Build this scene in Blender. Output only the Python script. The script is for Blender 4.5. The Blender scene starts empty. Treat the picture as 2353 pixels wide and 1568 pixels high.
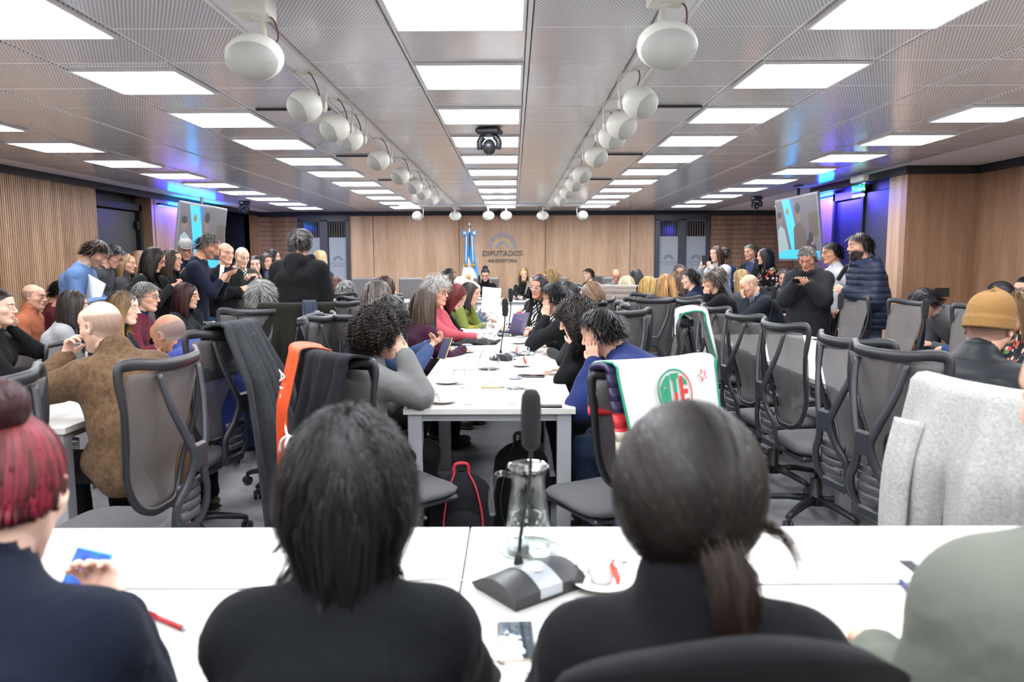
import bpy, bmesh, math, random
import numpy as np
from mathutils import Matrix, Vector, Euler
R = math.radians
SC = bpy.context.scene
COL = SC.collection
# ------------------------------------------------------------------ camera, light, exposure
CAMH = 1.48
CEIL = 2.50
FPX = 1720.0
cam_data = bpy.data.cameras.new('camera')
cam_data.sensor_width = 36.0
cam_data.lens = FPX / 2353 * 36
cam_data.dof.use_dof = True
cam_data.dof.focus_distance = 5.6
cam_data.dof.aperture_fstop = 3.2
cam_data.clip_start = 0.05
cam = bpy.data.objects.new('camera', cam_data)
COL.objects.link(cam)
MC = Matrix.Translation((0, 0, CAMH)) @ Matrix.Rotation(R(0.117), 4, 'Z') @ Matrix.Rotation(R(90 - 6.24), 4, 'X') @ Matrix.Rotation(R(-0.2), 4, 'Z')
cam.matrix_world = MC
SC.camera = cam
w = bpy.data.worlds.new('world'); SC.world = w; w.use_nodes = True
w.node_tree.nodes['Background'].inputs[0].default_value = (0.75, 0.8, 1, 1)
w.node_tree.nodes['Background'].inputs[1].default_value = 0.05
SC.view_settings.view_transform = 'Standard'
SC.view_settings.look = 'None'
SC.view_settings.exposure = 0.6
SC.view_settings.gamma = 1.0
SC.cycles.use_denoising = True
SC.cycles.use_adaptive_sampling = True
SC.cycles.adaptive_threshold = 0.03
SC.cycles.max_bounces = 6
SC.cycles.diffuse_bounces = 3
SC.cycles.glossy_bounces = 3
SC.cycles.transmission_bounces = 7
SC.cycles.transparent_max_bounces = 12
SC.cycles.caustics_reflective = False
SC.cycles.caustics_refractive = False
SC.cycles.sample_clamp_indirect = 6.0
PANEL_LIGHT = 17.0          # emission of the ceiling light diffusers
_m3 = np.array(MC.to_3x3()); 
def P(u, v, Y=None, z=None, d=None):
    """point of the room seen at photo pixel (u,v), at depth Y along the room or at height z"""
    r = _m3 @ np.array([(u - 1176.5) / FPX, (784 - v) / FPX, -1.0])
    t = Y / r[1] if Y is not None else (z - CAMH) / r[2]
    return Vector((float(r[0] * t), float(r[1] * t), float(CAMH + r[2] * t)))
# ------------------------------------------------------------------ materials
MATS = {}
def srgb(c):
    if isinstance(c, str):
        c = [int(c[i:i + 2], 16) / 255 for i in (0, 2, 4)]
    return [x / 12.92 if x <= .04045 else ((x + .055) / 1.055) ** 2.4 for x in c]
class NT:
    def __init__(s, name):
        s.m = bpy.data.materials.new(name); s.m.use_nodes = True
        s.t = s.m.node_tree; s.p = s.t.nodes['Principled BSDF']; s.out = s.t.nodes['Material Output']
    def n(s, typ, **kw):
        nd = s.t.nodes.new(typ)
        for k, v in kw.items():
            if k.startswith('i_'):
                key = k[2:]; key = int(key) if key.isdigit() else key.replace('_', ' ')
                nd.inputs[key].default_value = v
            else: setattr(nd, k, v)
        return nd
    def l(s, a, b): s.t.links.new(a, b); return s
    def val(s, sock, v):
        if hasattr(v, 'is_linked') or hasattr(v, 'links'): s.l(v, sock)
        else: sock.default_value = v
    def math(s, op, a, b=0.0, c=0.0, clamp=False):
        nd = s.n('ShaderNodeMath', operation=op, use_clamp=clamp)
        for i, x in enumerate((a, b, c)): s.val(nd.inputs[i], x)
        return nd.outputs[0]
    def mix(s, f, a, b):
        nd = s.n('ShaderNodeMix', data_type='RGBA')
        s.val(nd.inputs[0], f)
        for k, x in ((6, a), (7, b)):
            if isinstance(x, (list, tuple)): nd.inputs[k].default_value = (*x[:3], 1)
            else: s.l(x, nd.inputs[k])
        return nd.outputs[2]
    def coords(s, kind='Object', scale=(1, 1, 1)):
        tc = s.n('ShaderNodeTexCoord'); mp = s.n('ShaderNodeMapping'); mp.inputs['Scale'].default_value = scale
        s.l(tc.outputs[kind], mp.inputs[0]); return mp.outputs[0]
    def noise(s, vec, scale=5, detail=4, rough=.5, dist=0):
        nd = s.n('ShaderNodeTexNoise'); s.l(vec, nd.inputs['Vector'])
        nd.inputs['Scale'].default_value = scale; nd.inputs['Detail'].default_value = detail
        nd.inputs['Roughness'].default_value = rough; nd.inputs['Distortion'].default_value = dist
        return nd.outputs['Fac']
    def ramp(s, f, stops):
        nd = s.n('ShaderNodeValToRGB'); s.l(f, nd.inputs[0]); el = nd.color_ramp.elements
        while len(el) < len(stops): el.new(.5)
        for e, (p, c) in zip(el, stops): e.position = p; e.color = (*c[:3], 1)
        return nd.outputs[0]
    def bump(s, h, strength=.3, dist=.01):
        nd = s.n('ShaderNodeBump'); nd.inputs['Strength'].default_value = strength; nd.inputs['Distance'].default_value = dist
        s.l(h, nd.inputs['Height']); s.l(nd.outputs[0], s.p.inputs['Normal']); return nd
    def base(s, c):
        if isinstance(c, (list, tuple)): s.p.inputs['Base Color'].default_value = (*c[:3], 1)
        else: s.l(c, s.p.inputs['Base Color'])
    def rough(s, v): s.val(s.p.inputs['Roughness'], v)
def plain(name, col, rough=.5, metal=0, spec=.5, coat=0):
    if name in MATS: return MATS[name]
    n = NT(name); n.base(srgb(col)); n.rough(rough); n.p.inputs['Metallic'].default_value = metal
    n.p.inputs['Specular IOR Level'].default_value = spec; n.p.inputs['Coat Weight'].default_value = coat
    v = n.coords(); h = n.noise(v, 60, 3); n.bump(h, .06, .004)
    MATS[name] = n.m; return n.m
def emit(name, col, strength):
    if name in MATS: return MATS[name]
    n = NT(name); n.base((0, 0, 0)); n.p.inputs['Emission Color'].default_value = (*srgb(col), 1)
    n.p.inputs['Emission Strength'].default_value = strength; MATS[name] = n.m; return n.m
def cloth(col, kind='knit', col2=None):
    """woven and knitted fabrics, coloured like the garment"""
    key = f'{kind}_{col}_{col2}'
    if key in MATS: return MATS[key]
    n = NT('fabric_' + key); v = n.coords()
    tone = lambda q: [(x * .80 + .20 * (q[0] * .3 + q[1] * .5 + q[2] * .2)) * .66 for x in q]      # dyed cloth is duller than its swatch
    c = tone(srgb(col))
    n.rough(.9); n.p.inputs['Specular IOR Level'].default_value = .15
    n.p.inputs['Sheen Weight'].default_value = .03; n.p.inputs['Sheen Roughness'].default_value = .5
    c2 = tone(srgb(col2)) if col2 else [x * .7 for x in c]
    f = n.noise(v, 9, 3); base = n.mix(n.math('MULTIPLY', f, .25), c, c2)
    fine = n.noise(v, 260, 2); h = fine; hd = .0015
    if kind == 'rib':
        w_ = n.n('ShaderNodeTexWave', wave_type='BANDS', bands_direction='X'); w_.inputs['Scale'].default_value = 22; w_.inputs['Distortion'].default_value = 1.2; w_.inputs['Detail'].default_value = 1
        n.l(v, w_.inputs[0]); h = w_.outputs['Fac']; hd = .006
        base = n.mix(n.math('MULTIPLY', n.math('SUBTRACT', 1, h), .35), base, c2)
    elif kind == 'tweed':
        a = n.noise(v, 45, 6, .7); b = n.noise(v, 420, 2)
        base = n.mix(n.ramp(a, [(.35, (0, 0, 0)), (.65, (1, 1, 1))]), c, c2); base = n.mix(n.math('MULTIPLY', b, .5), base, [x * .35 for x in c])
    elif kind == 'zebra':
        w_ = n.n('ShaderNodeTexWave', wave_type='BANDS', bands_direction='DIAGONAL'); w_.inputs['Scale'].default_value = 14; w_.inputs['Distortion'].default_value = 9; w_.inputs['Detail'].default_value = 2; w_.inputs['Detail Scale'].default_value = .6
        n.l(v, w_.inputs[0]); base = n.mix(n.ramp(w_.outputs['Fac'], [(.45, (0, 0, 0)), (.55, (1, 1, 1))]), c, c2)
    elif kind == 'floral':
        vo = n.n('ShaderNodeTexVoronoi'); vo.inputs['Scale'].default_value = 22; n.l(v, vo.inputs[0])
        s_ = n.n('ShaderNodeSeparateColor'); n.l(vo.outputs['Color'], s_.inputs[0])
        fl = n.ramp(s_.outputs[0], [(0, srgb('b01828')), (.4, srgb('d8d0c8')), (.6, srgb('c02030')), (.8, srgb('4a7a38'))])
        base = n.mix(n.ramp(vo.outputs['Distance'], [(.32, (1, 1, 1)), (.42, (0, 0, 0))]), c, fl)
    elif kind == 'check':
        ck = n.n('ShaderNodeTexChecker'); ck.inputs['Scale'].default_value = 45; n.l(v, ck.inputs[0])
        base = n.mix(ck.outputs['Fac'], c, c2)
    elif kind == 'scale':
        vo = n.n('ShaderNodeTexVoronoi'); vo.inputs['Scale'].default_value = 28; n.l(n.coords(scale=(1, 1.6, 1.6)), vo.inputs[0])
        s_ = n.n('ShaderNodeSeparateColor'); n.l(vo.outputs['Color'], s_.inputs[0])
        base = n.mix(n.ramp(s_.outputs[1], [(.5, (0, 0, 0)), (.55, (1, 1, 1))]), c, c2); h = vo.outputs['Distance']; hd = .008
    elif kind == 'puffer':
        w_ = n.n('ShaderNodeTexWave', wave_type='BANDS', bands_direction='Z', wave_profile='SIN'); w_.inputs['Scale'].default_value = 5.2; w_.inputs['Distortion'].default_value = .9; w_.inputs['Detail'].default_value = 1
        n.l(v, w_.inputs[0]); h = n.math('POWER', w_.outputs['Fac'], .4); hd = .03; n.rough(.48); n.p.inputs['Sheen Weight'].default_value = 0
    elif kind == 'denim':
        base = n.mix(n.ramp(n.noise(v, 5, 4), [(.35, (0, 0, 0)), (.7, (1, 1, 1))]), c, c2)
    elif kind == 'fleece':
        a = n.noise(v, 90, 5, .8); base = n.mix(n.ramp(a, [(.35, (0, 0, 0)), (.7, (1, 1, 1))]), c2, c); h = a; hd = .004
    big = n.noise(n.coords(scale=(1, 1, .8)), 7, 3, .5, .6)
    b1 = n.bump(h, .35, hd)
    b2 = n.n('ShaderNodeBump'); b2.inputs['Strength'].default_value = .4 if kind != 'puffer' else .2; b2.inputs['Distance'].default_value = .03
    n.l(big, b2.inputs['Height']); n.l(b2.outputs[0], b1.inputs['Normal'])
    n.base(base); MATS[key] = n.m; return n.m
def thin_glass(name='thin_clear_glass', tint=(.97, .99, .99), k=1.0, rough=.02):
    if name in MATS: return MATS[name]
    n = NT(name); t = n.n('ShaderNodeBsdfTransparent'); t.inputs[0].default_value = (*tint, 1)
    g = n.n('ShaderNodeBsdfGlossy'); g.inputs['Roughness'].default_value = rough
    lw = n.n('ShaderNodeLayerWeight'); lw.inputs[0].default_value = .5
    mx = n.n('ShaderNodeMixShader'); n.l(n.math('MULTIPLY_ADD', n.math('POWER', lw.outputs['Facing'], 4.0), .55 * k, .035 * k, clamp=True), mx.inputs[0])
    n.l(t.outputs[0], mx.inputs[1]); n.l(g.outputs[0], mx.inputs[2]); n.l(mx.outputs[0], n.out.inputs[0])
    MATS[name] = n.m; return n.m
def solid_glass(name, tint=(1, 1, 1), ior=1.45):
    if name in MATS: return MATS[name]
    n = NT(name); n.p.inputs['Transmission Weight'].default_value = 1; n.p.inputs['IOR'].default_value = ior
    n.rough(.0); n.base(tint); MATS[name] = n.m; return n.m
# ------------------------------------------------------------------ mesh building
class MB:
    """collects shapes and links them as one mesh object"""
    def __init__(s): s.v = []; s.f = []; s.sm = []; s.mi = []; s.n = 0
    def add(s, vs, fs, smooth=False, mi=0):
        vs = np.asarray(vs, float).reshape(-1, 3); s.v.append(vs)
        s.f += [[i + s.n for i in f] for f in fs]; s.sm += [smooth] * len(fs); s.mi += [mi] * len(fs); s.n += len(vs); return s
    def box(s, c, size, rot=None, mi=0, bev=0):
        c = np.array(c, float); h = np.array(size, float) / 2
        if bev > 0:
            b = min(bev, *(h * .98)); pts = []; idx = {}
            for sx in (-1, 1):
                for sy in (-1, 1):
                    for sz in (-1, 1):
                        for ax in range(3):
                            q = np.array([sx, sy, sz]) * (h - b); q[ax] = np.array([sx, sy, sz])[ax] * h[ax]
                            idx[(sx, sy, sz, ax)] = len(pts); pts.append(q)
            fs = []
            for ax in range(3):
                o = [(1, 2), (2, 0), (0, 1)][ax]
                for sg in (-1, 1):
                    f = []
                    for a, b_ in ((-1, -1), (1, -1), (1, 1), (-1, 1)):
                        k = [0, 0, 0]; k[ax] = sg; k[o[0]] = a; k[o[1]] = b_; f.append(idx[(*k, ax)])
                    fs.append(f if sg > 0 else f[::-1])
            for ax in range(3):
                o = [(1, 2), (2, 0), (0, 1)][ax]
                for a in (-1, 1):
                    for b_ in (-1, 1):
                        k0 = [0, 0, 0]; k0[ax] = -1; k0[o[0]] = a; k0[o[1]] = b_; k1 = list(k0); k1[ax] = 1
                        f = [idx[(*k0, o[0])], idx[(*k1, o[0])], idx[(*k1, o[1])], idx[(*k0, o[1])]]
                        fs.append(f if a * b_ < 0 else f[::-1])
            for sx in (-1, 1):
                for sy in (-1, 1):
                    for sz in (-1, 1):
                        f = [idx[(sx, sy, sz, k)] for k in range(3)]; fs.append(f if sx * sy * sz > 0 else f[::-1])
            pts = np.array(pts)
        else:
            pts = np.array([[x, y, z] for x in (-1, 1) for y in (-1, 1) for z in (-1, 1)]) * h
            fs = [[0, 1, 3, 2], [4, 6, 7, 5], [0, 4, 5, 1], [2, 3, 7, 6], [0, 2, 6, 4], [1, 5, 7, 3]]
        if rot is not None: pts = pts @ np.array(rot.to_3x3() if hasattr(rot, 'to_3x3') else rot).T
        return s.add(pts + c, fs, False, mi)
    def tube(s, path, r, seg=8, cap=True, mi=0, flat=None, closed=False, up=None):
        """swept tube; r a number or one per point; flat=(a,b) section half sizes factors"""
        p = np.array(path, float); n = len(p); rr = np.full(n, r) if np.isscalar(r) else np.array(r, float)
        if closed: tg = np.roll(p, -1, 0) - np.roll(p, 1, 0)
        else: tg = np.gradient(p, axis=0)
        tg /= np.linalg.norm(tg, axis=1)[:, None] + 1e-12
        u = np.array(up if up is not None else (0, 0, 1.0)); 
        if up is None and abs(tg[0] @ u) > .9: u = np.array([1.0, 0, 0])
        vs = []; fa = flat or (1, 1); side = None
        for i in range(n):
            if up is not None: sd = np.cross(tg[i], u)
            else: sd = np.cross(tg[i], u) if side is None else side - tg[i] * (side @ tg[i])
            sd /= np.linalg.norm(sd) + 1e-12; side = sd; bn = np.cross(sd, tg[i])
            for k in range(seg):
                a = 2 * math.pi * (k + .5) / seg; ca, sa = math.cos(a), math.sin(a)
                vs.append(p[i] + rr[i] * (fa[0] * ca * sd + fa[1] * sa * bn))
        fs = []; m = n if closed else n - 1
        for i in range(m):
            for k in range(seg):
                a = i * seg + k; b = i * seg + (k + 1) % seg; j = ((i + 1) % n) * seg
                fs.append([a, b, j + (k + 1) % seg, j + k])
        s.add(vs, fs, seg > 4, mi)
        if cap and not closed:
            s.f.append([s.n - len(vs) + k for k in range(seg)][::-1]); s.f.append([s.n - seg + k for k in range(seg)])
            s.sm += [False] * 2; s.mi += [mi] * 2
        return s
    def lathe(s, prof, seg=24, c=(0, 0, 0), mi=0, M=None, smooth=True):
        vs = []; fs = []; n = len(prof)
        for i, (r, z) in enumerate(prof):
            for k in range(seg):
                a = 2 * math.pi * k / seg; vs.append((r * math.cos(a), r * math.sin(a), z))
        for i in range(n - 1):
            for k in range(seg):
                fs.append([i * seg + k, i * seg + (k + 1) % seg, (i + 1) * seg + (k + 1) % seg, (i + 1) * seg + k])
        if prof[0][0] > 1e-6: fs.append(list(range(seg))[::-1])
        if prof[-1][0] > 1e-6: fs.append([(n - 1) * seg + k for k in range(seg)])
        vs = np.array(vs)
        if M is not None: vs = vs @ np.array(M.to_3x3()).T + np.array(M.translation)
        return s.add(vs + np.array(c, float), fs, smooth, mi)
    def ell(s, c, r, seg=16, ring=10, M=None, mi=0):
        prof = [(math.sin(math.pi * i / ring) + (1e-7 if i in (0, ring) else 0), -math.cos(math.pi * i / ring)) for i in range(ring + 1)]
        r = np.array(r if hasattr(r, '__len__') else (r, r, r), float)
        q = MB(); q.lathe(prof, seg); v = q.v[0] * r
        if M is not None: v = v @ np.array(M.to_3x3()).T
        return s.add(v + np.array(c, float), q.f, True, mi)
    def prism(s, outline, y0, y1, M=None, mi=0, smooth=False):
        """outline of (x,z) points extruded along y"""
        n = len(outline); vs = [(x, y0, z) for x, z in outline] + [(x, y1, z) for x, z in outline]
        fs = [list(range(n)), [n + i for i in range(n)][::-1]]
        fs += [[i, n + i, n + (i + 1) % n, (i + 1) % n][::-1] for i in range(n)]
        vs = np.array(vs, float)
        if M is not None: vs = vs @ np.array(M.to_3x3()).T + np.array(M.translation)
        return s.add(vs, [f[::-1] for f in fs], smooth, mi)
    def grid(s, fn, nu, nv, smooth=True, mi=0, thick=0):
        """surface from fn(i/nu, j/nv); thick gives it a back side"""
        A = np.array([[fn(i / nu, j / nv) for j in range(nv + 1)] for i in range(nu + 1)], float)
        W = nv + 1; fs = [[i * W + j, (i + 1) * W + j, (i + 1) * W + j + 1, i * W + j + 1] for i in range(nu) for j in range(nv)]
        if not thick: return s.add(A.reshape(-1, 3), fs, smooth, mi)
        du = np.gradient(A, axis=0); dv = np.gradient(A, axis=1); N = np.cross(du, dv); N /= np.linalg.norm(N, axis=2)[..., None] + 1e-9
        B = A - N * thick; m = W * (nu + 1); fb = [[m + q for q in f][::-1] for f in fs]; ed = []
        for i in range(nu): ed += [[i * W, m + i * W, m + (i + 1) * W, (i + 1) * W], [i * W + nv, (i + 1) * W + nv, m + (i + 1) * W + nv, m + i * W + nv]]
        for j in range(nv): ed += [[j, j + 1, m + j + 1, m + j], [nu * W + j, m + nu * W + j, m + nu * W + j + 1, nu * W + j + 1]]
        return s.add(np.concatenate([A.reshape(-1, 3), B.reshape(-1, 3)]), fs + fb + ed, smooth, mi)
    def mesh(s, name, mats):
        v = np.concatenate(s.v) if s.v else np.zeros((0, 3))
        return mk_mesh(name, v, s.f, mats, s.sm, s.mi)
    def build(s, name, mats, parent=None, loc=(0, 0, 0), rot=(0, 0, 0)):
        return link(name, s.mesh(name, mats), parent, loc, rot)
def mk_mesh(name, v, f, mats, sm=True, mi=None):
    me = bpy.data.meshes.new(name); v = np.asarray(v, np.float32)
    if isinstance(f, np.ndarray):
        nf, k = f.shape; loops = f.reshape(-1); st = np.arange(nf) * k; tot = np.full(nf, k)
    else:
        tot = np.array([len(q) for q in f]); loops = np.array([i for q in f for i in q]); st = np.concatenate([[0], np.cumsum(tot)[:-1]]) if len(tot) else tot; nf = len(f)
    me.vertices.add(len(v)); me.vertices.foreach_set('co', v.reshape(-1))
    me.loops.add(len(loops)); me.loops.foreach_set('vertex_index', loops.astype(np.int32))
    me.polygons.add(nf); me.polygons.foreach_set('loop_start', st.astype(np.int32))
    me.polygons.foreach_set('use_smooth', np.full(nf, sm, bool) if isinstance(sm, bool) else np.array(sm, bool))
    if mi is not None: me.polygons.foreach_set('material_index', np.array(mi, np.int32))
    for m in (mats if isinstance(mats, (list, tuple)) else [mats]): me.materials.append(m)
    me.update(calc_edges=True); return me
def link(name, me, parent=None, loc=(0, 0, 0), rot=(0, 0, 0)):
    o = bpy.data.objects.new(name, me); COL.objects.link(o); o.location = loc; o.rotation_euler = rot
    if parent is not None: o.parent = parent
    return o
def tag(o, label=None, cat=None, group=None, kind=None):
    if label: o['label'] = label
    if cat: o['category'] = cat
    if group: o['group'] = group
    if kind: o['kind'] = kind
    return o
def thing(name, label, cat, loc=(0, 0, 0), rz=0, group=None, rot=None):
    o = link(name, None, None, loc, rot or (0, 0, rz)); return tag(o, label, cat, group)
def struct(o): o['kind'] = 'structure'; return o
def dup(root, loc, rz=0, label=None, group=None, rot=None):
    def cp(o, par):
        c = o.copy(); COL.objects.link(c); c.parent = par
        for ch in KIDS.get(o.name, []): cp(ch, c)
        return c
    if not KIDS:
        for o in COL.objects:
            if o.parent: KIDS.setdefault(o.parent.name, []).append(o)
    r = cp(root, None); r.location = loc; r.rotation_euler = rot or (0, 0, rz)
    if label: r['label'] = label
    if group: r['group'] = group
    return r
KIDS = {}
def protos_ready():
    KIDS.clear()
    for o in COL.objects:
        if o.parent: KIDS.setdefault(o.parent.name, []).append(o)
def text_mesh(mb, s, size, M, depth=.004, mi=0, spacing=1.0):
    cu = bpy.data.curves.new('t', 'FONT'); cu.body = s; cu.size = size; cu.align_x = 'CENTER'; cu.align_y = 'CENTER'; cu.extrude = depth / 2; cu.space_character = spacing
    o = bpy.data.objects.new('t', cu); COL.objects.link(o); bpy.context.view_layer.update()
    me = bpy.data.meshes.new_from_object(o.evaluated_get(bpy.context.evaluated_depsgraph_get()))
    v = np.empty(len(me.vertices) * 3); me.vertices.foreach_get('co', v); v = v.reshape(-1, 3)
    v = v @ np.array(M.to_3x3()).T + np.array(M.translation)
    mb.add(v, [list(p.vertices) for p in me.polygons], False, mi)
    bpy.data.objects.remove(o); bpy.data.meshes.remove(me); bpy.data.curves.remove(cu)
# ------------------------------------------------------------------ room shell
XL, XR, YB, YW = -5.45, 5.2, -2.2, 16.2
rnd = random.Random(5)
def wood_mat(name, c1, c2, c3, sc=1.0, rough=.42):
    n = NT(name); v = n.coords(scale=(1, 1, .07))
    a = n.noise(v, 3.2 * sc, 5, .55, .4); b = n.noise(v, 34 * sc, 4, .6); c = n.noise(n.coords(scale=(1, 1, .03)), 150 * sc, 2)
    f = n.math('ADD', n.math('MULTIPLY', a, .6), n.math('ADD', n.math('MULTIPLY', b, .28), n.math('MULTIPLY', c, .12)))
    n.base(n.ramp(f, [(.36, srgb(c1)), (.5, srgb(c2)), (.64, srgb(c3))])); n.rough(rough); n.bump(b, .12, .002); return n.m
WOOD = wood_mat('oak_veneer', 'a07f63', 'bd9b7c', 'd0b094')
WOOD2 = wood_mat('oak_veneer_warm', '7b5840', '98755b', 'ae8b70')
WOODS = wood_mat('oak_slats', '8a684e', 'ad8b6c', 'c6a686', 2)
DARK = plain('charcoal_paint', '2c2d31', .5)
DARKER = plain('black_paint', '141517', .6)
DOORG = plain('dark_grey_laminate', '2b2c30', .5)
WHITE = plain('white_paint', 'c9c9cb', .5)
n = NT('floor_vinyl'); v = n.coords(); a = n.noise(v, 1.6, 6, .6, .8); b = n.noise(v, 14, 5, .65)
n.base(n.ramp(n.math('ADD', n.math('MULTIPLY', a, .7), n.math('MULTIPLY', b, .3)), [(.36, srgb('868789')), (.5, srgb('9c9d9f')), (.66, srgb('aeaeaf'))]))
n.rough(.42); n.bump(b, .05, .002); FLOOR = n.m
mb = MB().box((0.3, 7, -.05), (13, 19, .1)); struct(mb.build('floor', FLOOR))
# ceiling: metal tiles with round perforations, longitudinal bars, plaster margins
def tile_mat(name, holes):
    n = NT(name); n.p.inputs['Specular IOR Level'].default_value = .6; n.rough(.2)
    n.p.inputs['Coat Weight'].default_value = .25; n.p.inputs['Coat Roughness'].default_value = .12
    v = n.coords(); big = n.noise(v, 1.1, 3, .5)
    if holes:
        s = n.n('ShaderNodeSeparateXYZ'); n.l(v, s.inputs[0])
        px_, py_ = .0165, .0165
        yy = n.math('DIVIDE', s.outputs[1], py_); row = n.math('FLOOR', yy)
        xx = n.math('ADD', n.math('DIVIDE', s.outputs[0], px_), n.math('MULTIPLY', row, .5))
        fx = n.math('SUBTRACT', n.math('FRACT', xx), .5); fy = n.math('SUBTRACT', n.math('FRACT', yy), .5)
        d = n.math('SQRT', n.math('ADD', n.math('MULTIPLY', fx, fx), n.math('MULTIPLY', fy, fy)))
        hole = n.math('LESS_THAN', d, .27)
        n.base(n.mix(hole, srgb('e9e9ea'), srgb('6e6f73')))
        n.bump(big, .5, .012)
    else:
        n.base(srgb('e0e0e2')); n.bump(big, .5, .012)
    return n.m
TP, TF = tile_mat('perforated_metal_tile', True), tile_mat('plain_metal_tile', False)
BAR = plain('white_ceiling_bar', 'e6e6e8', .35)
T0, TL = 4.02, .575          # near edge of a light row and tile length
cols = [(-5.1, -4.40, 0), (-4.36, -3.79, 1), (-3.76, -3.09, 0), (-3.06, -2.40, 0), (-2.37, -1.80, 1), (-1.77, -1.20, 0),
        (-1.05, -.545, 0), (-.52, .06, 1), (.09, .605, 0), (.75, 1.27, 0), (1.30, 1.87, 1), (1.90, 2.48, 0), (2.51, 3.06, 0), (3.09, 3.68, 1), (3.71, 4.25, 0)]
c = MB(); LIGHTS = []
rows = range(-10, 21)
for ci, (x0, x1, lit) in enumerate(cols):
    for k in rows:
        y0 = T0 + TL * k; y1 = y0 + TL
        if y1 > 16.1: continue
        if lit and k % 2 == 0 and y1 < 15.6:
            sh = .24 if ci == 1 else (.1 if ci == 4 else 0)
            LIGHTS.append(((x0 + x1) / 2, (y0 + y1) / 2 + sh, x1 - x0, ci, k)); 
        c.box(((x0 + x1) / 2, (y0 + y1) / 2, CEIL + .012), (x1 - x0, TL - .006, .024), mi=0, bev=.004)
for (x0, x1, lit), nx in zip(cols, cols[1:]):
    if nx[0] - x1 < .06: c.box(((x1 + nx[0]) / 2, 7, CEIL + .016), (nx[0] - x1 - .008, 18.4, .02), mi=1, bev=.003)
for a_, b_ in ((-1.195, -1.055), (.61, .745)):      # channels that carry the loudspeakers
    c.box(((a_ + b_) / 2, 6.7, CEIL + .002), (b_ - a_, 17.8, .03), mi=1, bev=.004)
    c.box((a_ + .012, 6.7, CEIL - .016), (.018, 17.8, .012), mi=1); c.box((b_ - .012, 6.7, CEIL - .016), (.018, 17.8, .012), mi=1)
c.box((-.1, 14.0, CEIL - .02), (4.0, .16, .05), mi=1, bev=.006)
c.box((.3, 7, CEIL + .06), (13, 19, .04), mi=2)      # slab over the tiles
c.box((-5.3, 7, CEIL + .01), (.42, 19, .02), mi=3); c.box((5.2, 7, CEIL + .01), (1.92, 19, .02), mi=3)
for x, y in ((-1.48, 5.45), (1.01, 5.4), (-1.48, 7.75), (1.01, 7.7), (-1.48, 10.0), (1.01, 10.0), (3.95, 5.5)):     # plain inspection tiles with open slots
    c.box((x, y, CEIL - .004), (.5, TL - .03, .02), mi=4, bev=.003); c.box((x, y - TL / 2 + .02, CEIL - .012), (.5, .03, .012), mi=5)
struct(c.build('ceiling', [TP, BAR, DARKER, plain('white_plaster', 'd6d3d2', .8), TF, DARK]))
# ceiling light panels
LIT = emit('lit_diffuser', 'f6f9ff', PANEL_LIGHT); FR = plain('white_light_frame', 'e6e6e8', .35)
wx = {1: 'first column from the slatted wall', 4: 'second column from the slatted wall', 7: 'middle column', 10: 'fourth column from the slatted wall', 13: 'column nearest the exit sign'}
ordn = ['first', 'second', 'third', 'fourth', 'fifth', 'sixth', 'seventh', 'eighth', 'ninth', 'tenth', 'eleventh', 'twelfth', 'thirteenth', 'fourteenth', 'fifteenth', 'sixteenth']
def light_panel(w_):
    t = thing('ceiling_light', 'square white ceiling light panel', 'ceiling light', (0, 0, CEIL), group='ceiling light panels')
    f = MB()
    for sx in (-1, 1): f.box((sx * (w_ / 2 - .008), 0, -.008), (.016, TL - .002, .018), bev=.002); f.box((0, sx * (TL / 2 - .009), -.008), (w_ - .03, .016, .018), bev=.002)
    f.build('light_frame', FR, t); MB().box((0, 0, -.004), (w_ - .03, TL - .03, .008)).build('diffuser', LIT, t); return t
lp = light_panel(.575); protos_ready(); seen = {}; first = True
for x, y, w_, ci, k in LIGHTS:
    if y < -1.6: continue
    j = seen.setdefault(ci, 0); seen[ci] += 1
    vis = 0 if y < 1.5 else seen.setdefault((ci, 'v'), 0) + 1
    if vis: seen[(ci, 'v')] = vis
    lab = (f'lit square ceiling panel, {ordn[vis - 1]} along the {wx[ci]}' if vis else f'lit square ceiling panel behind the camera, row {ordn[j]}, {wx[ci]}')
    o = lp if first else dup(lp, (0, 0, 0)); first = False
    o.location = (x, y, CEIL); o['label'] = lab
# walls ------------------------------------------------------------
def wall(name, boxes, mats):
    b = MB()
    for (p0, p1, mi) in boxes:
        p0 = np.array(p0, float); p1 = np.array(p1, float); b.box((p0 + p1) / 2, np.abs(p1 - p0), mi=mi)
    return struct(b.build(name, mats))
H = CEIL
b = MB(); y = YB
while y < 9.86: b.box((XL + .006, y + .012, 1.21), (.022, .022, 2.42), mi=0, bev=.003); y += .036
b.box((XL - .06, 3.8, 1.25), (.1, 12.2, 2.5), mi=1)
struct(b.build('wall_left', [WOODS, plain('slat_backing', '4a3423', .7)]))
wall('wall_left_far', [((XL - .1, 11.5, 0), (XL, 14.3, H), 0), ((XL - .1, 15.6, 0), (XL, 16.3, H), 0), ((XL - .35, 9.8, 0), (XL - .25, 11.6, H), 1),
     ((XL - .26, 11.42, 0), (XL, 11.52, H), 0), ((XL - 1.2, 14.2, 0), (XL - 1.1, 15.7, H), 2), ((XL - 1.2, 14.28, 0), (XL, 14.3, H), 2), ((XL - 1.2, 15.6, 0), (XL, 15.62, H), 2)], [WOOD2, DOORG, DARKER])
b = MB(); b.box((-.235, YW + .05, 1.25), (6.54, .1, 2.5), mi=0)   # smooth centre of the back wall
for x in (-3.0, -1.16, .69, 2.51): b.box((x, YW - .001, 1.2), (.012, .004, 2.42), mi=1)
b.box((-5.05, YW + .05, 1.25), (.92, .1, 2.5), mi=2); b.box((5.15, YW + .05, 1.25), (2.0, .1, 2.5), mi=2)
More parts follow.
